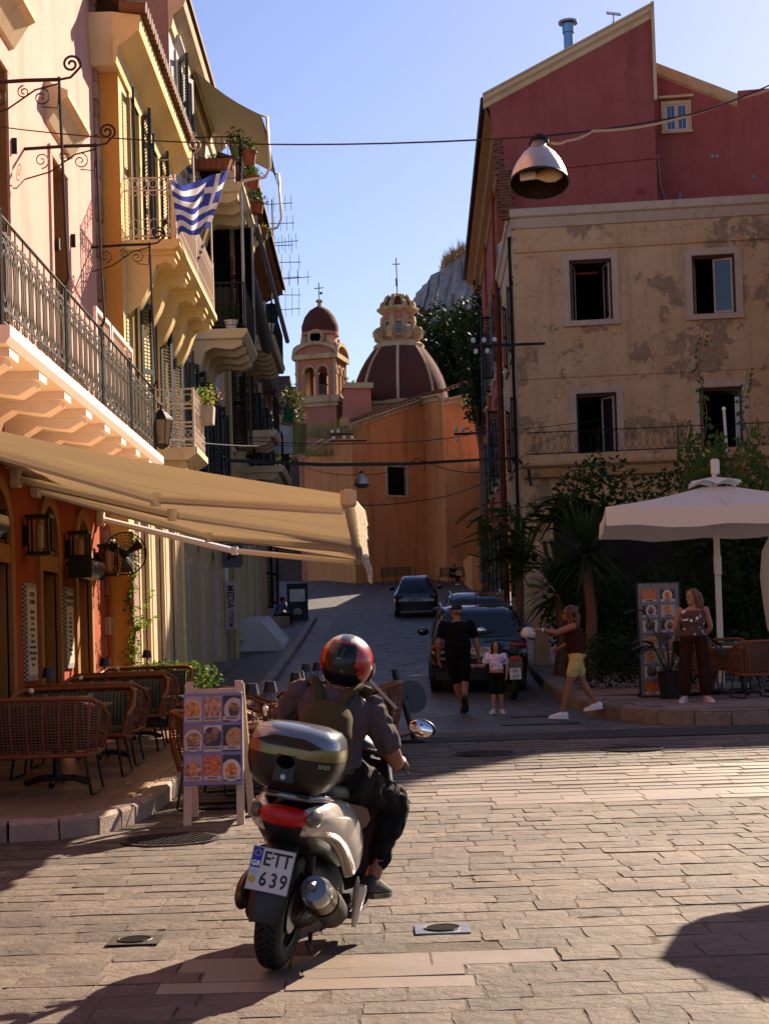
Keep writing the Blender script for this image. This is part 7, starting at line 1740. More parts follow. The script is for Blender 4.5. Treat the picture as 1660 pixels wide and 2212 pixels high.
    ob('foot_peg', B().loft([ering((.25, .47, z), (1, 0, 0), (0, 1, 0), w2, .03, 10) for z, w2 in ((.36, .03), (.33, .034), (.27, .025), (.16, .012))]), M_swhite, t, 60)
    ob('leg_shield', B().loft([[V((x, y+.06*abs(x)/.2*-1, z)) for x in (-w2, -w2*.5, 0, w2*.5, w2)]+[V((x, y+.05, z)) for x in (w2, 0, -w2)] for y, z, w2 in ((1.0, .27, .18), (1.06, .5, .22), (1.02, .75, .235), (.96, .92, .2))]), M_blk, t, 50); ob('shield_edge', B().tube([(.18, .96, .3), (.225, 1.0, .5), (.24, .97, .75), (.2, .92, .92), (.1, .92, .97)], .014, 6), M_swhite, t, 60)
    ob('front_cowl', B().loft([ring(y, z0, z1, w2) for y, z0, z1, w2 in ((1.0, .5, .9, .16), (1.15, .45, .9, .15), (1.32, .5, .78, .1), (1.4, .55, .66, .04))]), M_swhite, t, 50)
    hb = empty('handlebar', (0, .9, .95), parent=t); hb.rotation_euler = (0, R(4), R(-9))
    ob('headset', B().ell((0, .04, .02), (.13, .1, .07), 14, 8), M_blk, hb, 60)
    ob('bar', B().tube([(-.3, -.08, .0), (-.15, -.02, .02), (.15, -.02, .02), (.3, -.08, .0)], .013, 8), M_blk, hb, 60)
    for s in (-1, 1):
        ob('grip', B().tube([(s*.2, -.045, .012), (s*.33, -.09, -.005)], .019, 10), M_rub, hb, 60); ob('brake_lever', B().tube([(s*.17, .0, .01), (s*.25, -.01, -.005), (s*.36, -.06, -.03)], .007, 6), M_metal, hb, 60)
        m_ = empty('mirror', (s*.36, -.02, .2 if s > 0 else .17), parent=hb)
        ob('mirror_stem', B().tube([(s*-.2, 0, -.2 if s > 0 else -.17), (s*-.14, -.02, -.1), (0, .012, -.0)], .008, 6), M_blk, m_, 60)
        ob('mirror_shell', B().ell((0, .012, 0), (.072, .022, .047), 16, 8, rot=(R(6), 0, R(8*s))), M_blk, m_, 60)
        ob('mirror_glass', B().lathe([(.062, 0), (.058, .003), (.001, .004)], c=(0, -.008, 0), n=22, axis=(.1*s, -1, .12), sx=1, sy=.66), plain('mirror_silver', (.85, .85, .85), .03, 1.0, var=0, bmp=0), m_, 60)
scooter()
C_shirt = cloth('mauve_grey_tshirt', (.13, .098, .10), 0, .9, 300, .1, 1.2); C_trous = cloth('black_trousers', (.014, .012, .012), 0, .8, 300, .1, 1.2); C_pack = cloth('olive_canvas_pack', (.10, .075, .032), 0, .95, 220, .15)
def rider():
    J = dict(pelvis=(0, .40, .90), neck=(-.01, .50, 1.285), head=(-.005, .54, 1.39), shL=(-.195, .47, 1.225), shR=(.178, .48, 1.205), elL=(-.33, .62, 1.0), wrL=(-.27, .80, .965), elR=(.315, .55, .965), wrR=(.275, .765, .955),
             hipL=(-.1, .42, .87), hipR=(.1, .42, .87), knL=(-.26, .86, .74), anL=(-.2, .74, .36), knR=(.29, .85, .74), anR=(.265, .70, .36), toeL=(-.1, 1, -.05), toeR=(.25, 1, -.08))
    t, hp, Hm = person('scooter_rider', (0, 0, 0), 0, J, 'scooter rider in grey tee shirt with olive backpack and red helmet', SK1, 1.0, C_shirt, .3, -.07, C_trous, .93, plain('dark_trainer', (.03, .024, .02), .7), parent_m=SM, headrot=R(-4), headtilt=R(-6), chest=1.02, belly=1.0, face=True, curl=62, wr=.022, voxel=.008, mats={'sole': M_blk}, inflate=.013, legw=1.06, handn={'L': V((.2, .3, -1)), 'R': V((-.2, .3, -1))}, handd={'L': V((.1, 1, 0)), 'R': V((.05, 1, -.05))})
    # helmet
    h = empty('helmet', parent=t); c = hp(0, -.005, .012); R3 = Hm.to_4x4()
    m = M.Translation(c) @ R3
    Mr, Mk, Mw = plain('helmet_red', (.42, .018, .014), .3, var=.06, bmp=0, coat=.5), plain('helmet_black', (.012, .011, .011), .32, var=.1, bmp=0), plain('helmet_white', (.62, .6, .56), .25, var=.05, bmp=0, coat=.5)
    b = B(); n, k = 40, 22; rx, ry, rz_ = .132, .158, .142; vs = []; keep = []
    def lowcut(y): return -.075 if y < -.02 else lerp(-.075, -.125, min(1, (y+.02)/.08))
    for i in range(k+1):
        th = pi*i/k*.80+.001
        for j in range(n): a = 2*pi*j/n; p = V((rx*sin(th)*sin(a), ry*sin(th)*cos(a), rz_*cos(th))); p.x *= 1-.12*max(0, -p.z/rz_); vs.append(p)
    for i in range(k):
        for j in range(n):
            q = [i*n+j, i*n+(j+1) % n, (i+1)*n+(j+1) % n, (i+1)*n+j]; cc = sum((vs[x] for x in q), V())/4
            if cc.y > .09 and -.1 < cc.z < .055: continue
            ax = abs(cc.x); mi = 1
            if cc.z > .098 and cc.y > -.115: mi = 2 if ax > .028 else 3
            elif ax > .075+.035*max(0, -(cc.z-.0)/.1)-max(0, cc.z-.03)*.35 and cc.z > -.075 and cc.z < .125: mi = 0
            elif .085 < cc.z <= .1 and ax < .045 and cc.y < 0: mi = 0
            if cc.z < -.08: mi = 1
            b.f.append(tuple(q)); b.m.append(mi)
    b.v = [tuple(v) for v in vs]; me = b.mesh('shell', [Mr, Mk, Mw, plain('helmet_grey', (.14, .15, .17), .3, bmp=0)], 60); me.transform(m)
    o = ob('shell', me, None, h); md = o.modifiers.new('thick', 'SOLIDIFY'); md.thickness = .022; md.offset = -1
    b = B(); vs = []
    for i in range(9):
        for j in range(17): a = R(-82+164*j/16); z = lerp(-.085, .06, i/8); rr = sqrt(max(.1, 1-(z/rz_)**2)); vs.append(V((rx*1.035*rr*sin(a), ry*1.035*rr*cos(a), z)))
    b.add(vs, [(i*17+j, i*17+j+1, (i+1)*17+j+1, (i+1)*17+j) for i in range(8) for j in range(16)]); b.xf(m); ob('visor', b, clear('visor_clear', (.8, .8, .8), .05), h, 180)
    for s in (-1, 1): ob('visor_pivot', B().lathe([(.032, 0), (.030, .010), (.02, .014), (.001, .014)], c=(s*.122, .035, -.005), n=16, axis=(s, 0, 0)).xf(m), M_blk, h, 50)
    b = B(); b.tube([(-.018, -.147, .065), (-.011, -.16, .02)], .0025, 4); b.tube([(.018, -.147, .065), (.011, -.16, .02)], .0025, 4); b.tube([(-.014, -.158, .01), (.014, -.158, .01)], .0035, 4); b.xf(m); ob('badge', b, M_goldp, h)
    # backpack
    bk = empty('backpack', parent=t); b = B(); f = lambda x, y, z: V((x+.01, y+.24*(z-.9)*.3, z))
    b.loft([ering(f(0, y, z), (1, 0, 0), (0, 1, 0), w2, d2, 20, 3) for z, y, w2, d2 in ((.84, .215, .10, .05), (.88, .205, .13, .085), (.98, .205, .145, .095), (1.09, .22, .14, .09), (1.17, .26, .11, .07), (1.225, .30, .06, .04))]); ob('pack_body', fuse(b, [C_pack], .01, 3, 'pack_body'), None, bk)
    b = B(); b.loft([ering(f(0, .16, z), (1, 0, 0), (0, 1, 0), w2, .04, 16, 3) for z, w2 in ((.86, .08), (.9, .105), (1.0, .105), (1.03, .09))]); ob('front_pocket', fuse(b, [C_pack], .01, 3, 'front_pocket'), None, bk)
    for s in (-1, 1): ob('strap', B().tube([(s*.03-.01, .31, 1.18), (s*.07-.012, .345, 1.26), (s*.105-.012, .43, 1.305), (s*.125-.015, .52, 1.29), (s*.13-.015, .60, 1.18)], [.034, .036, .036, .036, .03], 8, flat=((0, 0, 1), .45)), C_pack, bk, 60)
    ob('zip', B().tube([f(-.12, .16, 1.075), f(0, .145, 1.09), f(.12, .16, 1.075)], .004, 5), M_iron, bk)
rider()
# ---------------------------------------------------------------- people on the right
def shoe_mat(n_, c): return plain(n_, c, .6, var=.08)
M_hairb, M_haira, M_hairk = plain('blond_brown_hair', (.20, .10, .04), .6, var=.4, scale=60), plain('auburn_hair', (.17, .06, .025), .6, var=.5, scale=60), plain('dark_brown_hair', (.035, .018, .012), .5, var=.4, scale=60)
def vest_mat():
    m, n, p = nodes('brown_vest_white_lace'); vec = coords(n); v = N(n, 'TexVoronoi'); v.inputs['Scale'].default_value = 19; n.links.new(vec, v.inputs['Vector'])
    big = ramp(n, noise(n, vec, 6.5, 2), [(.50, (0, 0, 0)), (.53, (1, 1, 1))]); pet = ramp(n, v.outputs[0], [(.38, (1, 1, 1)), (.46, (.0, .0, .0))])
    f = mixc(n, 1.0, big, pet, 'MULTIPLY'); n.links.new(mixc(n, f, (.075, .028, .018), (.75, .72, .72)), p.inputs['Base Color']); p.inputs['Roughness'].default_value = .85; return m
C_vest, C_brt = vest_mat(), cloth('brown_linen', (.055, .022, .014), 0, .9, 300, .1, 1.0)
def hair_long(b, hp, Hm, s, curl=False, back=.30, rnd=random.Random(3)):
    b.ell(hp(0, -.03, .045), (.086*s, .095*s, .088*s), 14, 8, rot=Hm)
    for x in (-1, 1): b.tube([hp(x*.055, .05, .10), hp(x*.082, .015, .03), hp(x*.085, -.02, -.06), hp(x*.08, -.045, -.16)], [.02*s, .026*s, .03*s, .02*s], 8)
    b.tube([hp(0, -.08, .06), hp(0, -.11, -.05), hp(0, -.10, -.16), hp(0, -.09, -.16-back*.4), hp(0, -.085, -.16-back*.7)], [.07*s, .085*s, .085*s, .07*s, .03*s], 10, flat=((0, 1, 0), .7))
    if curl:
        for _ in range(70): a = rnd.uniform(0, 6.28); b.ell(hp(.095*cos(a), -.045+.085*sin(a), rnd.uniform(-.17, .10)), rnd.uniform(.016, .03)*s, 6, 4)
def woman_standing():
    J = dict(pelvis=(0, 0, .93), neck=(0, .0, 1.39), head=(0, .025, 1.52), shL=(-.185, 0, 1.335), shR=(.185, 0, 1.335), elL=(-.255, -.05, 1.08), wrL=(-.12, -.19, .90), elR=(.255, -.05, 1.08), wrR=(.12, -.19, .90),
             hipL=(-.10, 0, .90), hipR=(.10, 0, .90), knL=(-.14, .02, .50), anL=(-.165, -.01, .09), knR=(.14, .02, .50), anR=(.165, -.01, .09), toeL=(-.35, 1, 0), toeR=(.35, 1, 0))
    y = 22.3; x = 4.65; t, hp, Hm = person('person', (x, y, zr(y)+RPH), pi-.12, J, 'woman in brown vest with white lace standing beside the tall menu stand', SK2, 1.0, C_vest, 0, -.02, C_brt, .955, shoe_mat('pale_pink_shoe', (.62, .46, .44)), M_hairb, lambda b, hp, Hm, s: hair_long(b, hp, Hm, s), headrot=R(-52), chest=1.08, belly=1.08, hips=1.05, wide=.062, neckline=.9)
    ob('earring', B().ell(hp(.083, -.01, -.055), .008, 8, 5), M_porc, t)
woman_standing()
def woman_pointing():
    J = dict(pelvis=(0, -.03, .92), neck=(0, .03, 1.38), head=(0, .06, 1.505), shL=(-.18, .03, 1.32), shR=(.18, .01, 1.32), elL=(-.17, .27, 1.235), wrL=(-.15, .475, 1.285), elR=(.25, .04, 1.06), wrR=(.16, .22, 1.0),
             hipL=(-.1, -.02, .89), hipR=(.1, -.02, .89), knL=(-.1, .10, .49), anL=(-.09, .215, .09), knR=(.09, -.12, .50), anR=(.08, -.30, .20), toeL=(0, 1, .06), toeR=(0, 1, -.12))
    y = 22.2; t, hp, Hm = person('person', (2.9, y, zr(y)+.02), pi/2, J, 'woman in brown top and yellow shorts pointing left at the kerb', SK1, .97, cloth('dark_brown_top', (.075, .02, .013), 0, .9, 300, .1, 1), 0, -.06, cloth('pale_yellow_shorts', (.60, .47, .19), 0, .85, 300, .08, 1), .36, shoe_mat('white_trainer', (.75, .72, .66)), M_haira, lambda b, hp, Hm, s: hair_long(b, hp, Hm, s, True, .12, random.Random(5)), chest=1.2, belly=1.25, hips=1.12, wide=.03, legw=1.05, armf=1.1, handn={'L': V((.4, 0, -1)), 'R': V((-1, 0, -.3))}, pointR=False, curl=38)
    b = B()
    for s in (-1, 1): b.ell(hp(s*.032, .092, .012), (.026, .01, .02), 10, 6, rot=Hm); b.tube([hp(s*.055, .085, .016), hp(s*.078, .0, .01)], .004, 4)
    ob('sunglasses', b, M_blkg, t); ob('wristwatch', B().lathe([(.031, -.01), (.031, .01)], c=(-.151, .465, 1.28), n=12, axis=(.1, 1, .1)), M_porc, t)
woman_pointing()
def man_walking():
    J = dict(pelvis=(0, 0, .97), neck=(0, .01, 1.47), head=(0, .03, 1.605), shL=(-.215, 0, 1.40), shR=(.215, 0, 1.40), elL=(-.29, -.02, 1.12), wrL=(-.30, .07, .86), elR=(.30, .0, 1.12), wrR=(.33, .04, .87),
             hipL=(-.1, 0, .94), hipR=(.1, 0, .94), knL=(-.05, .10, .52), anL=(.055, .13, .09), knR=(.10, .02, .52), anR=(.10, -.22, .24), toeL=(.1, 1, 0), toeR=(.05, .55, -.85))
    J['hipL'], J['hipR'] = (-.1, 0, .94), (.1, 0, .94)
    C_bt, C_bs = cloth('black_tshirt', (.008, .007, .007), 0, .9, 300, .1, 1), cloth('black_shorts', (.010, .009, .009), 0, .9, 300, .1, 1)
    y = 24.3; t, hp, Hm = person('person', (1.33, y, zr(y)), R(-4), J, 'man in black tee shirt, shorts and cap walking away with a girl', SK1, 1.02, C_bt, .34, -.13, C_bs, .47, plain('flip_flop', (.03, .015, .012), .8), None, None, headrot=R(42), chest=1.22, belly=1.35, hips=1.15, wide=.05, armf=1.05, legw=1.05, inflate=.014, mats={'sole': plain('flip_sole', (.05, .02, .015), .8)})
    b = B(); b.ell(hp(0, -.01, .055), (.084, .102, .075), 16, 8, rot=Hm); b.loft([ering(hp(0, y_, .058-.1*(y_-.07)), Hm @ V((1, 0, 0)), Hm @ V((0, 0, 1)), w2, .006, 12) for y_, w2 in ((.06, .078), (.12, .07), (.165, .045))]); ob('cap', b, plain('black_cap', (.01, .009, .009), .8), t, 60)
    ob('grey_hair', B().ell(hp(0, -.045, -.005), (.078, .066, .05), 12, 8, rot=Hm), plain('short_grey_hair', (.18, .14, .11), .8), t, 60)
    b = B(); b.tube([hp(-.078, .0, .012), hp(-.05, .09, .012), hp(.05, .09, .012), hp(.078, .0, .012)], .008, 5); ob('glasses', b, M_blkg, t)
man_walking()
def girl():
    s = .70
    J = dict(pelvis=(0, 0, .62), neck=(0, .0, .94), head=(0, .02, 1.045), shL=(-.125, 0, .905), shR=(.125, 0, .905), elL=(-.17, -.02, .74), wrL=(-.16, .03, .60), elR=(.19, .06, .75), wrR=(.31, .11, .76),
             hipL=(-.065, 0, .60), hipR=(.065, 0, .60), knL=(-.06, .04, .34), anL=(-.065, .0, .075), knR=(.05, .04, .34), anR=(.06, .06, .075), toeL=(-.3, 1, 0), toeR=(.3, 1, 0))
    m, n, p = nodes('pastel_tie_dye'); vec = coords(n); n.links.new(ramp(n, noise(n, vec, 9, 3, .6, 1.5), [(.36, (.30, .12, .4)), (.46, (.62, .5, .6)), (.56, (.68, .62, .62)), (.68, (.6, .3, .36))]), p.inputs['Base Color']); p.inputs['Roughness'].default_value = .9
    y = 23.9; person('person', (1.90, y, zr(y)), pi-.15, J, 'girl in pastel tie dye tee shirt and black shorts holding the man by the hand', SK2, s, m, .36, .2, MT['black_shorts'], .5, shoe_mat('cream_trainer', (.62, .54, .42)), M_hairk, lambda b, hp, Hm, q: hair_long(b, hp, Hm, q, False, .34, random.Random(4)), headrot=R(6), face=True, wide=.03, voxel=.007)
girl()
def seated(name_, loc, rz, label, topc, skin=SK1, bag=False, hairc=None):
    J = dict(pelvis=(0, 0, .48), neck=(0, .16, .88), head=(0, .22, .99), shL=(-.18, .14, .83), shR=(.18, .14, .83), elL=(-.22, .25, .60), wrL=(-.12, .42, .55), elR=(.22, .25, .60), wrR=(.12, .42, .55),
             hipL=(-.1, .02, .48), hipR=(.1, .02, .48), knL=(-.13, .42, .48), anL=(-.12, .38, .09), knR=(.13, .42, .48), anR=(.12, .46, .09), toeL=(0, 1, 0), toeR=(0, 1, 0))
    person('person', loc, rz, J, label, skin, 1.0, topc, .35, -.06, cloth(name_+'_trousers', (.02, .018, .02), 0), .9, plain(name_+'_shoe', (.05, .04, .035), .7), hairc or M_hairk, lambda b, hp, Hm, s: b.ell(hp(0, -.02, .04), (.082, .1, .085), 12, 7, rot=Hm), voxel=.011, face=False)
# ---------------------------------------------------------------- cars
M_carb = plain('black_car_paint', (.006, .006, .007), .12, .2, var=.05, bmp=0, coat=1.0); M_carg = plain('dark_grey_car_paint', (.035, .035, .04), .2, .3, var=.05, bmp=0, coat=.8); M_cglass = glassy('car_glass', (.008, .010, .013), .03)
M_rlens = plain('car_tail_lens', (.16, .01, .01), .15, bmp=0); M_chrome = plain('chrome', (.7, .7, .72), .12, 1.0, var=0, bmp=0)
def car(x, y, label, paint, W, L, H, plate, kind):
    t = empty('parked_car', (x, y, zr(y)), label=label, cat='car'); sl = atan2(zr(y+2.8)-zr(y), 2.8); t.rotation_euler = (sl, 0, R(-1.5)); w = W/2
    k = H/1.62
    if kind == 'suv': S = [(0, .42, .62, .72, .9, .88), (.03, .3, .8, .92, .98, .9), (.08, .26, .95, 1.08, 1.0, .86), (.22, .25, 1.0, 1.46, 1.0, .78), (.42, .25, 1.02, 1.60, 1.0, .77), (1.2, .24, 1.0, 1.62, 1.0, .77), (2.2, .24, .98, 1.55, 1.0, .76), (2.75, .24, .97, 1.28, 1.0, .78), (3.2, .24, .95, 1.0, .99, .84), (3.9, .25, .86, .88, .96, .8), (4.2, .3, .7, .72, .86, .75)]
    else: S = [(0, .4, .6, .7, .86, .84), (.04, .28, .75, .86, .95, .86), (.12, .24, .9, 1.02, .98, .82), (.34, .23, .96, 1.40, 1.0, .66), (.6, .22, .97, 1.57, 1.0, .62), (1.3, .22, .96, 1.62, 1.0, .62), (2.1, .22, .95, 1.50, 1.0, .62), (2.7, .22, .94, 1.15, 1.0, .72), (3.1, .22, .9, .98, .98, .8), (3.5, .24, .8, .84, .92, .8), (3.7, .3, .6, .62, .8, .7)]
    sy = L/S[-1][0]
    def ring(y_, zs, zb, zt, wf, rf):
        a = [(.80*wf, zs), (.97*wf, zs+.06), (1.0*wf, zs+(zb-zs)*.45), (.985*wf, zb-.05), (.95*wf, zb), (lerp(.95*wf, rf, .85), lerp(zb, zt, .8)), (rf*.93, zt-.03), (rf*.7, zt+.0)]
        p = [V((q*w, y_*sy, z*k)) for q, z in a]; return p+[V((-q.x, q.y, q.z)) for q in reversed(p)]
    ob('body', B().loft([ring(*s) for s in S]), paint, t, 35)
    def tri(y_): 
        for a, c in zip(S, S[1:]):
            if a[0] <= y_ <= c[0]: f = (y_-a[0])/(c[0]-a[0]); return [lerp(p, q, f) for p, q in zip(a, c)]
    # rear window, side windows
    s1, s2 = tri(.10 if kind == 'suv' else .14), tri(.25 if kind == 'suv' else .42)
    def gp(s, q, zf, o): zb, zt = s[2], s[3]; ww = lerp(.95*s[4], s[5], .85)*w; return V((q*ww, s[0]*sy-o, lerp(zb, zt, zf)*k))
    b = B(); n = 6
    lo_ = [gp(s1, -.86+1.72*i/n, .55, .035+.03*(1-(2*i/n-1)**2)) for i in range(n+1)]; hi_ = [gp(s2, -.84+1.68*i/n, .90, .03+.03*(1-(2*i/n-1)**2)) for i in range(n+1)]
    b.loft([lo_, hi_], closed=False); ob('rear_window', b, M_cglass, t, 60)
    for sd in (-1, 1):
        b = B(); ys = [.5, 1.1, 1.7, 2.25, 2.65]; lo_, hi_ = [], []
        for yy in ys:
            s = tri(yy); a = V((.955*s[4]*w*sd+sd*.004, yy*sy, (s[2]+.03)*k)); c = V(((lerp(.95*s[4], s[5], .80))*w*sd+sd*.012, (yy+(.08 if yy < 1 else -.12))*sy, lerp(s[2], s[3], .78)*k)); lo_.append(a); hi_.append(c)
        b.loft([lo_, hi_], closed=False); ob('side_window', b, M_cglass, t)
        zl = .88 if kind == 'suv' else .80
        ob('tail_lamp', B().loft([ering((sd*w*.80, .05+d_, zl*k), (1, 0, 0), (0, .1, 1), w2, h2, 12, 3) for d_, w2, h2 in ((.12, w*.19, .10), (-.02, w*.18, .085), (-.05, w*.12, .05))]), M_rlens, t, 50)
        if kind == 'suv': ob('roof_rail', B().tube([(sd*w*.72, .35, 1.60*k), (sd*w*.74, .5, 1.665*k), (sd*w*.74, 1.8, 1.665*k), (sd*w*.73, 2.1, 1.58*k)], .018, 6), M_chrome, t, 60)
        ob('wing_mirror', B().ell((sd*(w+.10), 2.35*sy, 1.06*k), (.12, .07, .085), 12, 8), paint, t, 60)
        for yy in (.78, 2.62*L/4.0 if kind != 'suv' else 3.35):
            wh = empty('wheel', (sd*(w-.11), yy, .32), parent=t); ob('tyre', B().lathe([(.2, -.1), (.3, -.105), (.33, -.07), (.33, .07), (.3, .105), (.2, .1)], n=24, axis=(1, 0, 0)), M_rub, wh, 40); ob('rim', B().lathe([(.2, -.09), (.19, .0), (.21, .095), (.05, .07), (.001, .08)], n=20, axis=(sd, 0, 0)), M_metal, wh, 40)
    ob('bumper', B().loft([[V((xx, -.02+.05*(abs(xx)/w)**3, z)) for xx in (-w*.9, -w*.5, 0, w*.5, w*.9)]+[V((xx, .1, z)) for xx in (w*.92, 0, -w*.92)] for z in (.26*k, .34*k, .55*k, .62*k)]), M_blk if kind == 'suv' else paint, t, 40)
    zp = .80 if kind == 'suv' else .70; yo = .02 if kind == 'suv' else .0
    p_ = empty('number_plate', (0, yo-.045, zp*k), parent=t); ob('plate', B().box((0, 0, 0), (.52, .01, .11)), MT['plate_white'], p_); letter(plate, .1, M_ink, p_, M.Translation((.02, -.008, 0)), .78, .001); ob('country_band', B().b2((-.26, -.007, -.054), (-.22, -.005, .054)), MT['eu_blue'], p_)
    ob('badge', B().tube(arc((0, -.03 if kind == 'suv' else -.01, zp*k+.17), .045, 0, 2*pi, 14), .008, 5), M_chrome, t)
    ob('wiper', B().tube([(0, .03, 1.1*k), (.3, .06, 1.16*k)], .012, 4), M_blk, t); ob('aerial', B().tube([(0, .75, 1.6*k), (0, .65, 1.85*k)], .01, 4), M_blk, t)
car(1.98, 28.9, 'black estate car parked nearest behind the walking man', M_carb, 1.84, 4.3, 1.62, 'KYS 2951', 'suv')
car(2.75, 40.5, 'black car half hidden between the two other parked cars', M_carb, 1.8, 4.2, 1.5, 'KYM 4410', 'suv')
car(1.66, 57.5, 'small dark grey hatchback parked farthest up the street', M_carg, 1.66, 3.7, 1.54, 'IMH 2819', 'mini')
def parked_scooter():
    y = 26.9; t = empty('parked_scooter', (2.42, y, zr(y)), R(6), label='black scooter parked by the kerb behind the girl', cat='scooter')
    def ring(y_, z0, z1, w_): return ering((0, y_, (z0+z1)/2), (1, 0, 0), (0, 0, 1), w_, (z1-z0)/2, 14, 2.6)
    ob('body', B().loft([ring(*q) for q in ((-.3, .55, .78, .12), (-.15, .45, .85, .17), (.1, .3, .85, .2), (.45, .2, .75, .2), (.7, .18, .4, .2), (.95, .22, .8, .2), (1.1, .4, 1.0, .18), (1.25, .5, .85, .1))]), M_carb, t, 50)
    ob('seat', B().loft([ring(*q) for q in ((-.2, .82, .92, .12), (.1, .82, .93, .16), (.5, .78, .86, .14))]), M_blk, t, 60)
    for yy in (0, 1.3): tread_tyre('tyre', (0, yy, .26), .2, .06, t)
    ob('tail_light', B().loft([ering((0, yy, .72), (1, 0, 0), (0, 0, 1), w_, h, 12) for yy, w_, h in ((-.27, .13, .04), (-.31, .11, .03), (-.32, .05, .01))]), M_tail, t, 50)
    p_ = empty('number_plate', (-.02, -.36, .47), parent=t); p_.rotation_euler = (R(-14), 0, 0); ob('plate', B().box((0, 0, 0), (.2, .006, .2)), MT['plate_white'], p_); letter('XIE', .08, M_ink, p_, M.Translation((.0, -.005, .045)), .9, .001); letter('319', .08, M_ink, p_, M.Translation((0, -.005, -.05)), .9, .001)
    b = B(); b.tube([(-.33, .92, 1.02), (0, 1.0, 1.06), (.33, .92, 1.02)], .018, 6); ob('handlebar', b, M_blk, t)
    for s in (-1, 1): ob('mirror', B().ell((s*.36, .95, 1.24), (.08, .02, .055), 12, 6), M_chrome if s < 0 else M_blk, t, 60); ob('mirror_stem', B().tube([(s*.25, .96, 1.04), (s*.36, .96, 1.22)], .008, 5), M_blk, t)
    ob('exhaust', B().tube([(.18, -.1, .32), (.18, .35, .24)], .055, 10), M_iron, t, 50); ob('stand', B().tube([(-.1, .3, .2), (-.16, .3, .01)], .012, 5), M_iron, t)
    h = empty('helmet', (2.42+.34, y+.5, zr(y)+1.12), label='white open face helmet resting on the parked black scooter', cat='helmet'); ob('shell', B().lathe([(.10, -.06), (.13, -.02), (.137, .04), (.12, .10), (.08, .14), (.001, .155)], n=24), MT['helmet_white'], h, 60); ob('lining', B().lathe([(.1, -.06), (.11, .0), (.001, .1)], n=18), M_blk, h); ob('peak', B().loft([ering((0, -.12-.03*k, -.03-.01*k), (1, 0, 0), (0, 0, 1), .1-.02*k, .006, 10) for k in range(3)]), M_blk, h)
    h.rotation_euler = (.15, .2, .5)
parked_scooter()
# ---------------------------------------------------------------- parasol, menu stand, tables on the right pavement
M_para = cloth('cream_parasol', (.93, .84, .71), .3, .8, 200, .04)
def parasol(x, y, rz, label, half=1.87, ze=2.95, za=3.40, detail=True):
    z0 = zr(y)+RPH; t = empty('cafe_parasol', (x, y, z0), rz, label=label, cat='parasol'); n = 8
    b = B(); ve = B()
    cs = [V((half*a, half*c, ze)) for a, c in ((-1, -1), (1, -1), (1, 1), (-1, 1))]; ap = V((0, 0, za))
    for i in range(4):
        p, q = cs[i], cs[(i+1) % 4]; vs = []
        for j in range(n+1):
            f = j/n
            for k in range(n+1): g = k/n; e = p.lerp(q, g); v_ = ap.lerp(e, .12+.88*f); v_.z -= .05*sin(pi*g)*f+.03*sin(pi*f); vs.append(v_)
        b.add(vs, [(j*(n+1)+k, j*(n+1)+k+1, (j+1)*(n+1)+k+1, (j+1)*(n+1)+k) for j in range(n) for k in range(n)])
        d = (q-p).normalized(); nn = V((d.y, -d.x, 0)); up, lo_ = [], []
        for k in range(n+1): e = p.lerp(q, k/n); e.z -= .05*sin(pi*k/n); up.append(e); lo_.append(e+V((0, 0, -.30+.03*sin(k*1.9)))+nn*.03)
        ve.loft([up, lo_], closed=False)
    ob('canopy', b, M_para, t, 60); ob('valance', ve, M_para, t, 60)
    v = B(); cv = [V((.40*a, .40*c, za-.02)) for a, c in ((-1, -1), (1, -1), (1, 1), (-1, 1))]; at = V((0, 0, za+.14))
    for i in range(4):
        p, q = cv[i], cv[(i+1) % 4]; vs = []
        for j in range(5):
            for k in range(9): g = k/8; e = p.lerp(q, g); e.z += .075*abs(sin(pi*g*2)); vs.append(at.lerp(e, .1+.9*j/4))
        v.add(vs, [(j*9+k, j*9+k+1, (j+1)*9+k+1, (j+1)*9+k) for j in range(4) for k in range(8)])
    ob('vent_cap', v, M_para, t, 60)
    ob('pole', B().b2((-.05, -.05, 0), (.05, .05, 2.6), ch=.012), M_wpaint, t); ob('pole_top', B().b2((-.035, -.035, 2.6), (.035, .035, za+.2), ch=.01), M_wpaint, t); ob('crank_housing', B().box((0, -.02, 2.05), (.12, .15, .34), ch=.02), M_wpaint, t); ob('finial', B().box((.02, 0, za+.3), (.13, .11, .26), (0, 0, .3), ch=.02), M_wpaint, t)
    for i in range(8):
        a = pi/4*i; r_ = half*(1.41 if i % 2 else 1.0)*.98; ob('rib', B().tube([(0, 0, za-.06), (r_*cos(a), r_*sin(a), ze-.03)], .014, 5), M_wpaint, t)
    ob('base', B().b2((-.4, -.4, 0), (.4, .4, .1), ch=.02), M_grey, t)
parasol(5.78, 25.6, R(-7), 'cream square parasol over the right hand pavement tables')
o = ob('closed_parasol', B().lathe([(.05, 0), (.10, .35), (.16, .8), (.20, 1.3), (.15, 1.75), (.05, 1.95)], n=14), M_para, smooth=60, label='furled cream parasol at the right edge of the picture', cat='parasol'); o.location = py(1668, 1350, 27.5); o.location.z = zr(27)+.75
ob('pole', B().lathe([(.03, -.9), (.03, 2.1)], n=8), M_wpaint, o)
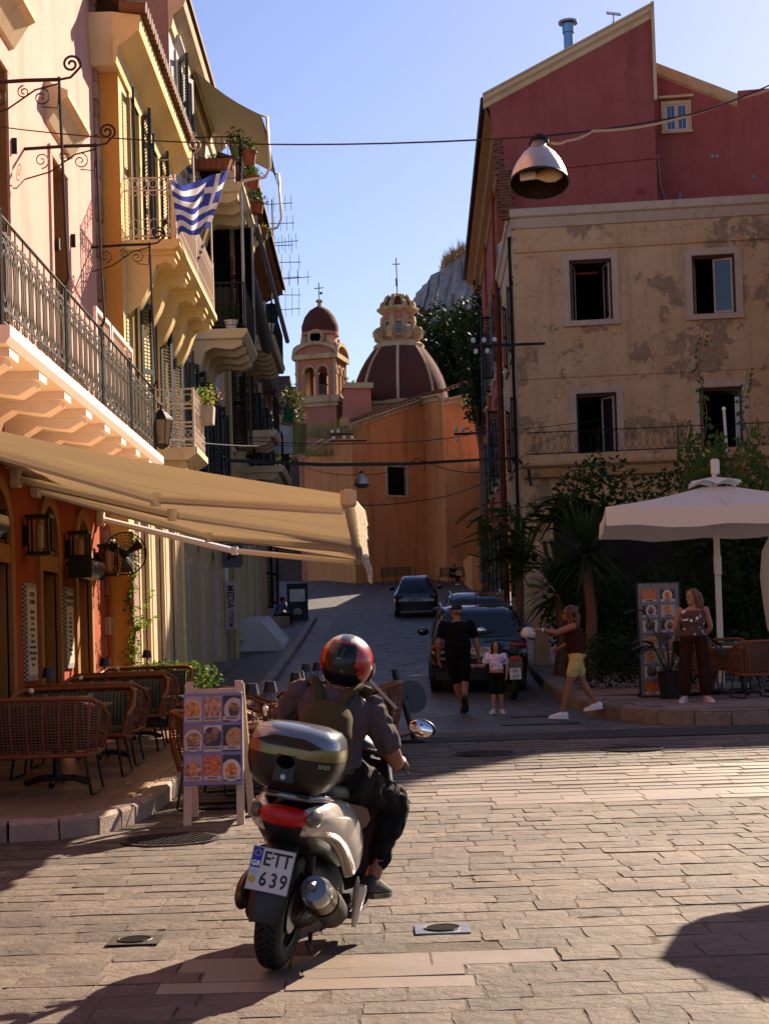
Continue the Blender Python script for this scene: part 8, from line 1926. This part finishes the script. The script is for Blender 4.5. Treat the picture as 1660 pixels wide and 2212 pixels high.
# a round parasol stands outside the frame on the right: only its shadow shows
t = empty('round_parasol', (4.85, 10.6, zr(10.6)), label='round parasol whose shadow lies on the paving at lower right', cat='parasol')
ob('canopy', B().lathe([(.06, 2.95), (.5, 2.86), (1.0, 2.66), (1.28, 2.48), (1.26, 2.32)], n=10, cap=False), M_para, t); ob('pole', B().lathe([(.03, 0), (.03, 2.95)], n=8), M_wpaint, t); ob('base', B().lathe([(.3, 0), (.3, .08), (.05, .1)], n=16), M_grey, t)
def plank_mat():
    m, n, p = nodes('printed_planks'); v = coords(n, sc3=(16, 1, 1.2)); col = ramp(n, noise(n, v, 3, 6, .7, .3), [(.3, (.03, .022, .02)), (.5, (.16, .12, .105)), (.7, (.28, .22, .19))]); n.links.new(col, p.inputs['Base Color']); p.inputs['Roughness'].default_value = .5; return m
def menu_stand():
    y = 23.7; x = 4.42; t = empty('menu_stand', (x, y, zr(y)+RPH+.005), R(5), label='tall printed menu stand with seafood pictures on planks', cat='menu board'); W, H = .64, 1.76
    ob('panel', B().b2((-W/2, 0, .03), (W/2, .035, H)), plank_mat(), t); b = B(); b.b2((-W/2-.02, -.01, 0), (-W/2, .05, H+.01)); b.b2((W/2, -.01, 0), (W/2+.02, .05, H+.01)); b.b2((-W/2, -.01, H), (W/2, .05, H+.012)); ob('frame', b, M_blk, t)
    nm = ['SHRIMPS', 'SQUID', 'OCTOPUS', 'SHRIMPS', 'MUSSELS', 'FISH', 'PASTITSIO', 'SOUVLAKI', 'MOUSSAKA', 'SOFRITO', 'PASTITSADA', 'STIFADO', 'GYROS', 'STEAK']
    order = [7, 8, 2, 0, 4, 2, 1, 6, 0, 3, 4, 5, 7, 8]
    for k in range(14):
        c, r = k % 2, k//2; X, Z = -.145+.29*c, H-.19-r*.237
        o = ob('dish_picture', B().b2((-.115, -.002, -.072), (.115, .002, .072)), FD[order[k]], t); o.location = (X, -.004, Z+.015)
        o = ob('caption', B().b2((-.115, -.001, -.02), (.115, .001, .02)), M_cap, t); o.location = (X, -.008, Z-.078); letter(nm[k], .036, M_ink, t, M.Translation((X, -.0105, Z-.078)), .9, .001)
    ob('foot', B().b2((-W/2, -.02, 0), (W/2, .25, .03)), M_blk, t)
menu_stand()
def big_leaf_plant():
    rnd = random.Random(8); y = 23.25; t = empty('potted_palm', (4.47, y, zr(y)+RPH+.002), label='dark broad leaved plant in a black pot before the menu stand', cat='plant')
    ob('pot', B().lathe([(.15, 0), (.2, .42), (.21, .42), (.19, .40), (.001, .38)], n=16), M_blk, t, 40)
    for k in range(13):
        a = k*2.4+.3; h = rnd.uniform(.75, 1.35); r_ = rnd.uniform(.18, .5); st_ = B(); tip = V((r_*cos(a), r_*sin(a)*.6, h)); L = rnd.uniform(.38, .55); d = V((cos(a), sin(a)*.6, rnd.uniform(-.7, .5))).normalized()
        st_.tube([(0, 0, .36), (tip.x*.4, tip.y*.4, h*.65), tip], .009, 5); o = ob('stem', st_, L_dark, t); e = d.cross(V((0, 0, 1))).normalized(); b = B(); n = 6; c_ = []
        for i in range(n+1): f = i/n; c_.append((tip+d*L*f-V((0, 0, .22*f*f)), .10*sin(pi*min(1, f*.92+.06))))
        for (p, w1), (q, w2) in zip(c_, c_[1:]): b.quad(p-e*w1+V((0, 0, .02)), p, q, q-e*w2+V((0, 0, .02))); b.quad(p, p+e*w1+V((0, 0, .02)), q+e*w2+V((0, 0, .02)), q)
        ob('leaf', b, plain('glossy_dark_leaf', (.012, .026, .012), .3, var=.2), o, 60)
big_leaf_plant()
for i, (x, y, a) in enumerate(((5.62, 22.85, .15), (6.45, 23.4, .5), (5.0, 24.0, -1.2), (5.75, 24.75, pi))):
    rattan_chair(x, y, zr(y)+RPH+.005, a, .62, ['rattan chair with its back to the road at the right pavement table', 'rattan chair cut by the right edge of the picture', 'rattan chair beside the standing woman', 'rattan chair behind the right pavement table'][i], 'rattan chairs on the right pavement')
y = 23.75; cafe_table(5.7, y, zr(y)+RPH+.005, 'wooden table laid with plates on the right pavement', 'right pavement tables', .9, .8); zt = zr(y)+RPH+.746
for i, (dx, dy) in enumerate(((-.3, -.22), (.25, -.25), (-.28, .2), (.3, .2))): o = ob('plate', B().box((0, 0, .006), (.24, .2, .012), ch=.008), M_porc, label='white plate at the %s of the right pavement table' % ['near left', 'near right', 'far left', 'far right'][i], cat='plate', group='plates on the right pavement table'); o.location = (5.7+dx, y+dy, zt)
for i in range(4): tumbler(5.62+.08*i, y+.02, zt, '%s glass of the row on the right pavement table' % ['leftmost', 'second', 'third', 'rightmost'][i])
# ---------------------------------------------------------------- planting behind the right pavement
def mass(name, boxes, n, size, mat, label, cat, seed, stem=None, shell=True):
    rnd = random.Random(seed); t = empty(name, label=label, cat=cat); b = B()
    vol = sum((q[1][0]*q[1][1]*q[1][2])**.66 for q in boxes)
    for c, r_ in boxes: leaf_cloud(b, c, r_, int(n*((r_[0]*r_[1]*r_[2])**.66)/vol), size, rnd)
    ob('foliage', b, mat, t)
    if stem:
        for s_ in stem: ob('stem', B().tube(s_[0], s_[1], 6), M_wood, t, 60)
    return t
hz = lambda y: zr(y)+RPH
for i, (x0, x1) in enumerate(((3.35, 4.25), (4.9, 7.6))):
    ya = 25.9 if i else 26.6; bx = []
    x = x0
    while x < x1: bx.append(((x+.3, ya, hz(ya)+.48), (.5, .38, .5))); x += .42
    mass('box_hedge', bx, 5200 if i else 2600, .07, L_dark, ['low dark hedge left of the tall menu stand', 'low dark hedge behind the parasol tables'][i], 'hedge', 30+i)
b = B(); pts = [pz(u, v, .4) for u, v in ((1375, 1483), (1300, 1467), (1240, 1450), (1195, 1432))]
for p, q in zip(pts, pts[1:]):
    d = (q-p).normalized(); nn = V((-d.y, d.x, 0))*.08; n_ = 3
    for i in range(n_): a, c = p.lerp(q, i/n_), p.lerp(q, (i+.96)/n_); 
    b.add([a-nn, c-nn, c+nn, a+nn], [(0, 1, 2, 3)])
bx = []
rr = random.Random(77)
for i in range(26): bx.append(((rr.uniform(4.3, 10.5), rr.uniform(29.5, 32), rr.uniform(1.3, 4.3)), (1.0, .7, .9)))
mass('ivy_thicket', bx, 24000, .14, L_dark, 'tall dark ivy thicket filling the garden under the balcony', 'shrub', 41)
ob('garden_wall', B().b2((4.0, 33.2, .5), (13, 33.5, 4.2)), plain('shade_dark_wall', (.05, .045, .035), .95, var=.5, scale=3), label='shaded garden wall behind the ivy thicket', cat='wall')  # the garden's deep shade is put into the wall colour
def gate_pier():
    y = 33.0; p = py(1170, 1422, y); t = empty('gate_pier', (p.x, y, p.z), label='pale stone gate pier with a moulded cap', cat='pillar')
    ob('shaft', B().b2((-.17, -.17, -.4), (.17, .17, 1.55), ch=.015), M_oldtrim, t); ob('cap', B().b2((-.24, -.24, 1.55), (.24, .24, 1.66), ch=.03).b2((-.2, -.2, 1.66), (.2, .2, 1.78), ch=.02), M_oldtrim, t)
gate_pier()
def spiky(p, n, L, label, trunk, seed, name='yucca', mat=None):
    rnd = random.Random(seed); t = empty(name, p, label=label, cat='plant'); ob('trunk', B().tube([(0, 0, 0), (.08, 0, trunk*.5), (0, 0, trunk)], [.14, .11, .09], 8), M_wood, t, 60); b = B()
    for i in range(n):
        a, el = rnd.uniform(0, 6.28), rnd.uniform(-.7, 1.4); d = V((cos(a)*cos(el), sin(a)*cos(el), sin(el))); e = d.cross(V((0, 0, 1)))
        e = e.normalized() if e.length > .01 else V((1, 0, 0)); l = L*rnd.uniform(.7, 1.1); c = V((0, 0, trunk)); q = c+d*l*.55; r_ = c+d*l-V((0, 0, .25*l*rnd.random()))
        b.add([c-e*.015, c+e*.015, q+e*.03, q-e*.03, r_], [(0, 1, 2, 3), (3, 2, 4)])
    ob('fronds', b, mat or L_dark, t)
p = py(1268, 1330, 29); spiky((p.x, 29, zr(29)+RPH), 170, 1.35, 'spiky yucca palm rising before the weathered house', 2.35, 5)
p = py(1205, 1330, 30); spiky((p.x, 30, zr(30)+RPH), 120, 1.2, 'second yucca palm behind the pointing woman', 1.6, 6)
def feather_tree():
    rnd = random.Random(21); y = 31.5; p0 = py(1118, 1400, y); t = empty('feathery_tree', (p0.x, y, zr(y)), label='feathery leaved tree leaning over the street corner', cat='tree'); o0 = V((p0.x, y, zr(y)))
    f = lambda u, v, yy=y: py(u, v, yy)-o0
    br = [[f(1118, 1400), f(1122, 1260), f(1126, 1160)], [f(1124, 1230), f(1165, 1130), f(1220, 1080)], [f(1130, 1180), f(1090, 1130), f(1055, 1110)], [f(1200, 1110), f(1250, 1090), f(1285, 1100)], [f(1124, 1235), f(1095, 1210), f(1060, 1190)]]
    br[0][0] = V((0, 0, 0)); ob('trunk', B().tube(br[0], [.09, .07, .05], 8), M_wood, t, 60)
    for b_ in br[1:]: ob('branch', B().tube(b_, [.05, .035, .015], 6), M_wood, t, 60)
    b = B()
    for b_ in br[1:]:
        for a, c in zip(b_, b_[1:]):
            for k in range(17):
                q = a.lerp(c, k/17)+V((rnd.uniform(-.35, .35), rnd.uniform(-.4, .4), rnd.uniform(-.2, .35)))
                d = V((rnd.uniform(-1, 1), rnd.uniform(-.6, .6), rnd.uniform(-.5, .4))).normalized(); L = rnd.uniform(.35, .65)
                for i in range(16):
                    r_ = q+d*L*i/16-V((0, 0, .15*(i/16)**2))
                    for s in (-1, 1): e = d.cross(V((0, 0, 1))).normalized()*s; b.add([r_, r_+e*.07+d*.03, r_+e*.15-V((0, 0, .03)), r_+e*.07-d*.02], [(0, 1, 2, 3)])
    ob('crown', b, leafm('feather_leaf', (.016, .032, .008), (.035, .06, .014), .3), t)
feather_tree()
def tall_vine(u, v0, v1, y, label, seed, n=1, spread=.3):
    rnd = random.Random(seed); a, c = py(u, v0, y), py(u-6, v1, y); t = empty('climbing_vine', a, label=label, cat='plant'); d = c-a; b = B()
    for s in range(n):
        off = V((rnd.uniform(-1, 1)*spread*(s > 0), 0, 0)); pts = [off*1.4*(1-k/8)*.6+off+d*(k/8)*(1 if s == 0 else rnd.uniform(.65, .9))+V((.07*sin(k*1.3+seed), .05*cos(k), 0)) for k in range(9)]
        ob('stem', B().tube(pts, [.018-.0016*k for k in range(9)], 5), M_wood, t)
        for p, q in zip(pts, pts[1:]):
            for k in range(7):
                r_ = p.lerp(q, k/7); sz = .13*(1-.5*r_.z/max(.1, d.z)); e = V((rnd.uniform(-1, 1), rnd.uniform(-.6, .2), rnd.uniform(-.6, .1))).normalized(); g = e.cross(V((0, 1, .3))).normalized(); r_ = r_+e*.05
                b.add([r_, r_+e*sz*.35+g*sz*.48, r_+e*sz*.7+g*sz*.3, r_+e*sz*1.05, r_+e*sz*.7-g*sz*.3, r_+e*sz*.35-g*sz*.48], [(0, 1, 2, 3), (0, 3, 4, 5)])
    ob('leaves', b, leafm('heart_leaf_%d' % seed, (.03, .07, .012), (.08, .14, .025), .4), t)
tall_vine(1520, 1060, 715, 29, 'tallest climbing vine shoot in front of the empty windows', 3); tall_vine(1612, 1060, 795, 28.5, 'climbing vine shoot near the right edge window', 4); tall_vine(1482, 1060, 905, 29, 'short climbing vine shoot left of the tallest one', 5, 2, .5); tall_vine(1640, 1060, 905, 28, 'bushy climbing vine at the right edge above the parasol', 6, 5, .7); tall_vine(1560, 1060, 930, 28.5, 'leafy vine clump directly above the parasol tip', 7, 4, .6)
o = ob('steel_stay', B().tube([py(1568, 975, 28.4), py(1562, 885, 28.4)], .03, 8), M_metal, smooth=60, label='short steel post standing among the vines', cat='post'); ob('tip', B().ell(py(1562, 883, 28.4), .04, 8, 5), M_porc, o)
# ---------------------------------------------------------------- trees, grass and odds around the church
L_ever = leafm('evergreen_leaf', (.006, .013, .006), (.012, .025, .010), .04)
def tree(p, h, cr, n, size, mat, label, seed, clumps=14):
    rnd = random.Random(seed); t = empty('tree', p, label=label, cat='tree'); ob('trunk', B().tube([(0, 0, 0), (.1, 0, h*.4), (-.1, .1, h*.7)], [.4, .3, .15], 8), M_wood, t, 60); b = B()
    for k in range(5): a = k*1.3; b2 = ob('limb', B().tube([(0, 0, h*.45), (cr[0]*.5*cos(a), cr[1]*.5*sin(a), h*.7), (cr[0]*.75*cos(a), cr[1]*.75*sin(a), h*.8)], [.16, .1, .04], 6), M_wood, t)
    for _ in range(clumps):
        q = V([max(-.75, min(.7, rnd.gauss(0, .42))) for _k in range(3)]); c = V((q.x*cr[0], q.y*cr[1], h*.72+q.z*cr[2])); leaf_cloud(b, c, V(cr)*rnd.uniform(.28, .45), n//clumps, size, rnd)
    ob('crown', b, mat, t)
p = py(965, 790, 125); tree((p.x, 125, 8), 20.5, (3.6, 3.5, 5.2), 9000, .42, L_ever, 'dark evergreen between the dome and the red house', 1, 26)
p = py(1010, 800, 120); tree((p.x, 118, 8), 18.5, (3.4, 3.5, 5.6), 8000, .42, L_ever, 'second dark evergreen below the rock', 2, 24)
p = py(757, 830, 92); tree((p.x, 97, 9), 9.5, (1.5, 1.5, 2.3), 1500, .3, L_mid, 'sunlit leafy tree between the bell tower and the dome', 3, 9)
p = py(1036, 800, 75); tree((p.x, 75, 4), 14, (1.1, 1.4, 4.6), 2600, .26, L_dark, 'slim tree against the side of the red house', 4, 16)
p = py(612, 960, 78); tree((p.x-.8, 78, 3.5), 10.5, (1.9, 2, 3.4), 4200, .24, leafm('bougainvillea', (.035, .008, .018), (.07, .02, .03), .2), 'dark bougainvillea tree left of the church', 5, 16)
def tuft(p, n, h, label, seed, w=.5):
    rnd = random.Random(seed); b = B()
    for _ in range(n): q = V((rnd.gauss(0, w), rnd.gauss(0, .2), 0)); d = V((rnd.gauss(0, .25), rnd.gauss(0, .1), h*rnd.uniform(.4, 1))); b.add([q+V((-.015, 0, 0)), q+V((.015, 0, 0)), q+d], [(0, 1, 2)])
    o = ob('grass_tuft', b, L_dry, label=label, cat='grass'); o.location = p
tuft(py(712, 945, 87), 420, 1.3, 'dry grass tuft growing on the church corner', 2, .8); tuft(py(690, 985, 90), 300, 1.0, 'low dry weeds on the church left eave', 3, 1.0); tuft(py(1010, 880, 85.5), 120, .9, 'dead palm weed hanging on the church wall', 4, .3)
def bench(x, y, rz, label):
    t = empty('park_bench', (x, y, zr(y)), rz, label=label, cat='bench')
    for i in range(4): ob('seat_slat', B().box((0, -.18+.11*i, .45), (1.7, .09, .03)), M_wood, t)
    for i in range(4): ob('back_slat', B().box((0, .24+.03*i, .55+.12*i), (1.7, .03, .09)), M_wood, t)
    for s in (-.75, 0, .75): ob('leg', B().tube([(s, -.2, 0), (s, -.2, .44), (s, .2, .44), (s, .33, .95)], .025, 6), M_iron, t)
bp = py(855, 1246, 84.5); bench(bp.x, 84.5, 0, 'long slatted bench against the orange church wall'); bq = py(978, 1235, 82); bench(bq.x, 82, R(-20), 'slatted bench at the right under the church buttress')
seated('bench_sitter', (bq.x-.1, 81.9, zr(82)), pi+.8, 'dark clothed person sitting on the right bench by the church', cloth('dark_shirt', (.02, .018, .02), 0))
o = ob('handbag', B().loft([[V((x, yy, z)) for x, z in ((-.2, 0), (.2, 0), (.16, .28), (-.16, .28))] for yy in (-.06, .06)]), plain('tan_leather', (.45, .3, .12), .6), label='tan handbag beside the person on the far bench', cat='bag'); o.location = (bq.x+.28, 81.55, zr(82)+.45)
ob('low_wall', B().b2((bq.x+.6, 76, zr(76)-.3), (bq.x+2.6, 83, zr(82)+1.3)), M_church, label='orange ramp wall right of the far bench', cat='wall')
p = py(604, 1260, 52); ob('steps', B().b2((p.x-.9, 51.5, zr(51)), (p.x+.3, 53, zr(52)+.48)).b2((p.x-.9, 51.0, zr(51)), (p.x+.5, 51.5, zr(51)+.25)), M_mauve, label='stone doorstep where a man sits on the left', cat='steps')
seated('step_sitter', (p.x-.1, 52.1, zr(52)+.04), -.9, 'man in a grey shirt hunched on the left doorstep', cloth('grey_blue_shirt', (.14, .15, .2), 0))
p = py(642, 1288, 55); t = empty('sandwich_board', (p.x, 55, zr(55)), label='dark pavement sign board with a white poster up the street', cat='sign'); ob('board', B().box((0, 0, .75), (.75, .06, 1.45), (R(-6), 0, 0)), plain('dark_green_frame', (.01, .03, .02), .6), t); ob('poster', B().box((0, -.05, 1.05), (.55, .01, .45), (R(-6), 0, 0)), M_wpaint, t); ob('roundel', B().lathe([(.16, 0), (.16, .01), (.001, .01)], c=(0, -.06, .45), n=16, axis=(0, -1, 0)), M_grey, t)
b = B(); b.prism([(-3.5, 40.2, zr(40)+.1), (-2.35, 40.2, zr(40)+.1), (-2.35, 40.2, zr(40)+.3), (-2.9, 40.2, zr(40)+.95), (-3.5, 40.2, zr(40)+.95)], (0, 3.2, .2)); ob('ramp_wall', b, M_white, label='pale stair flank wall on the left pavement', cat='wall')
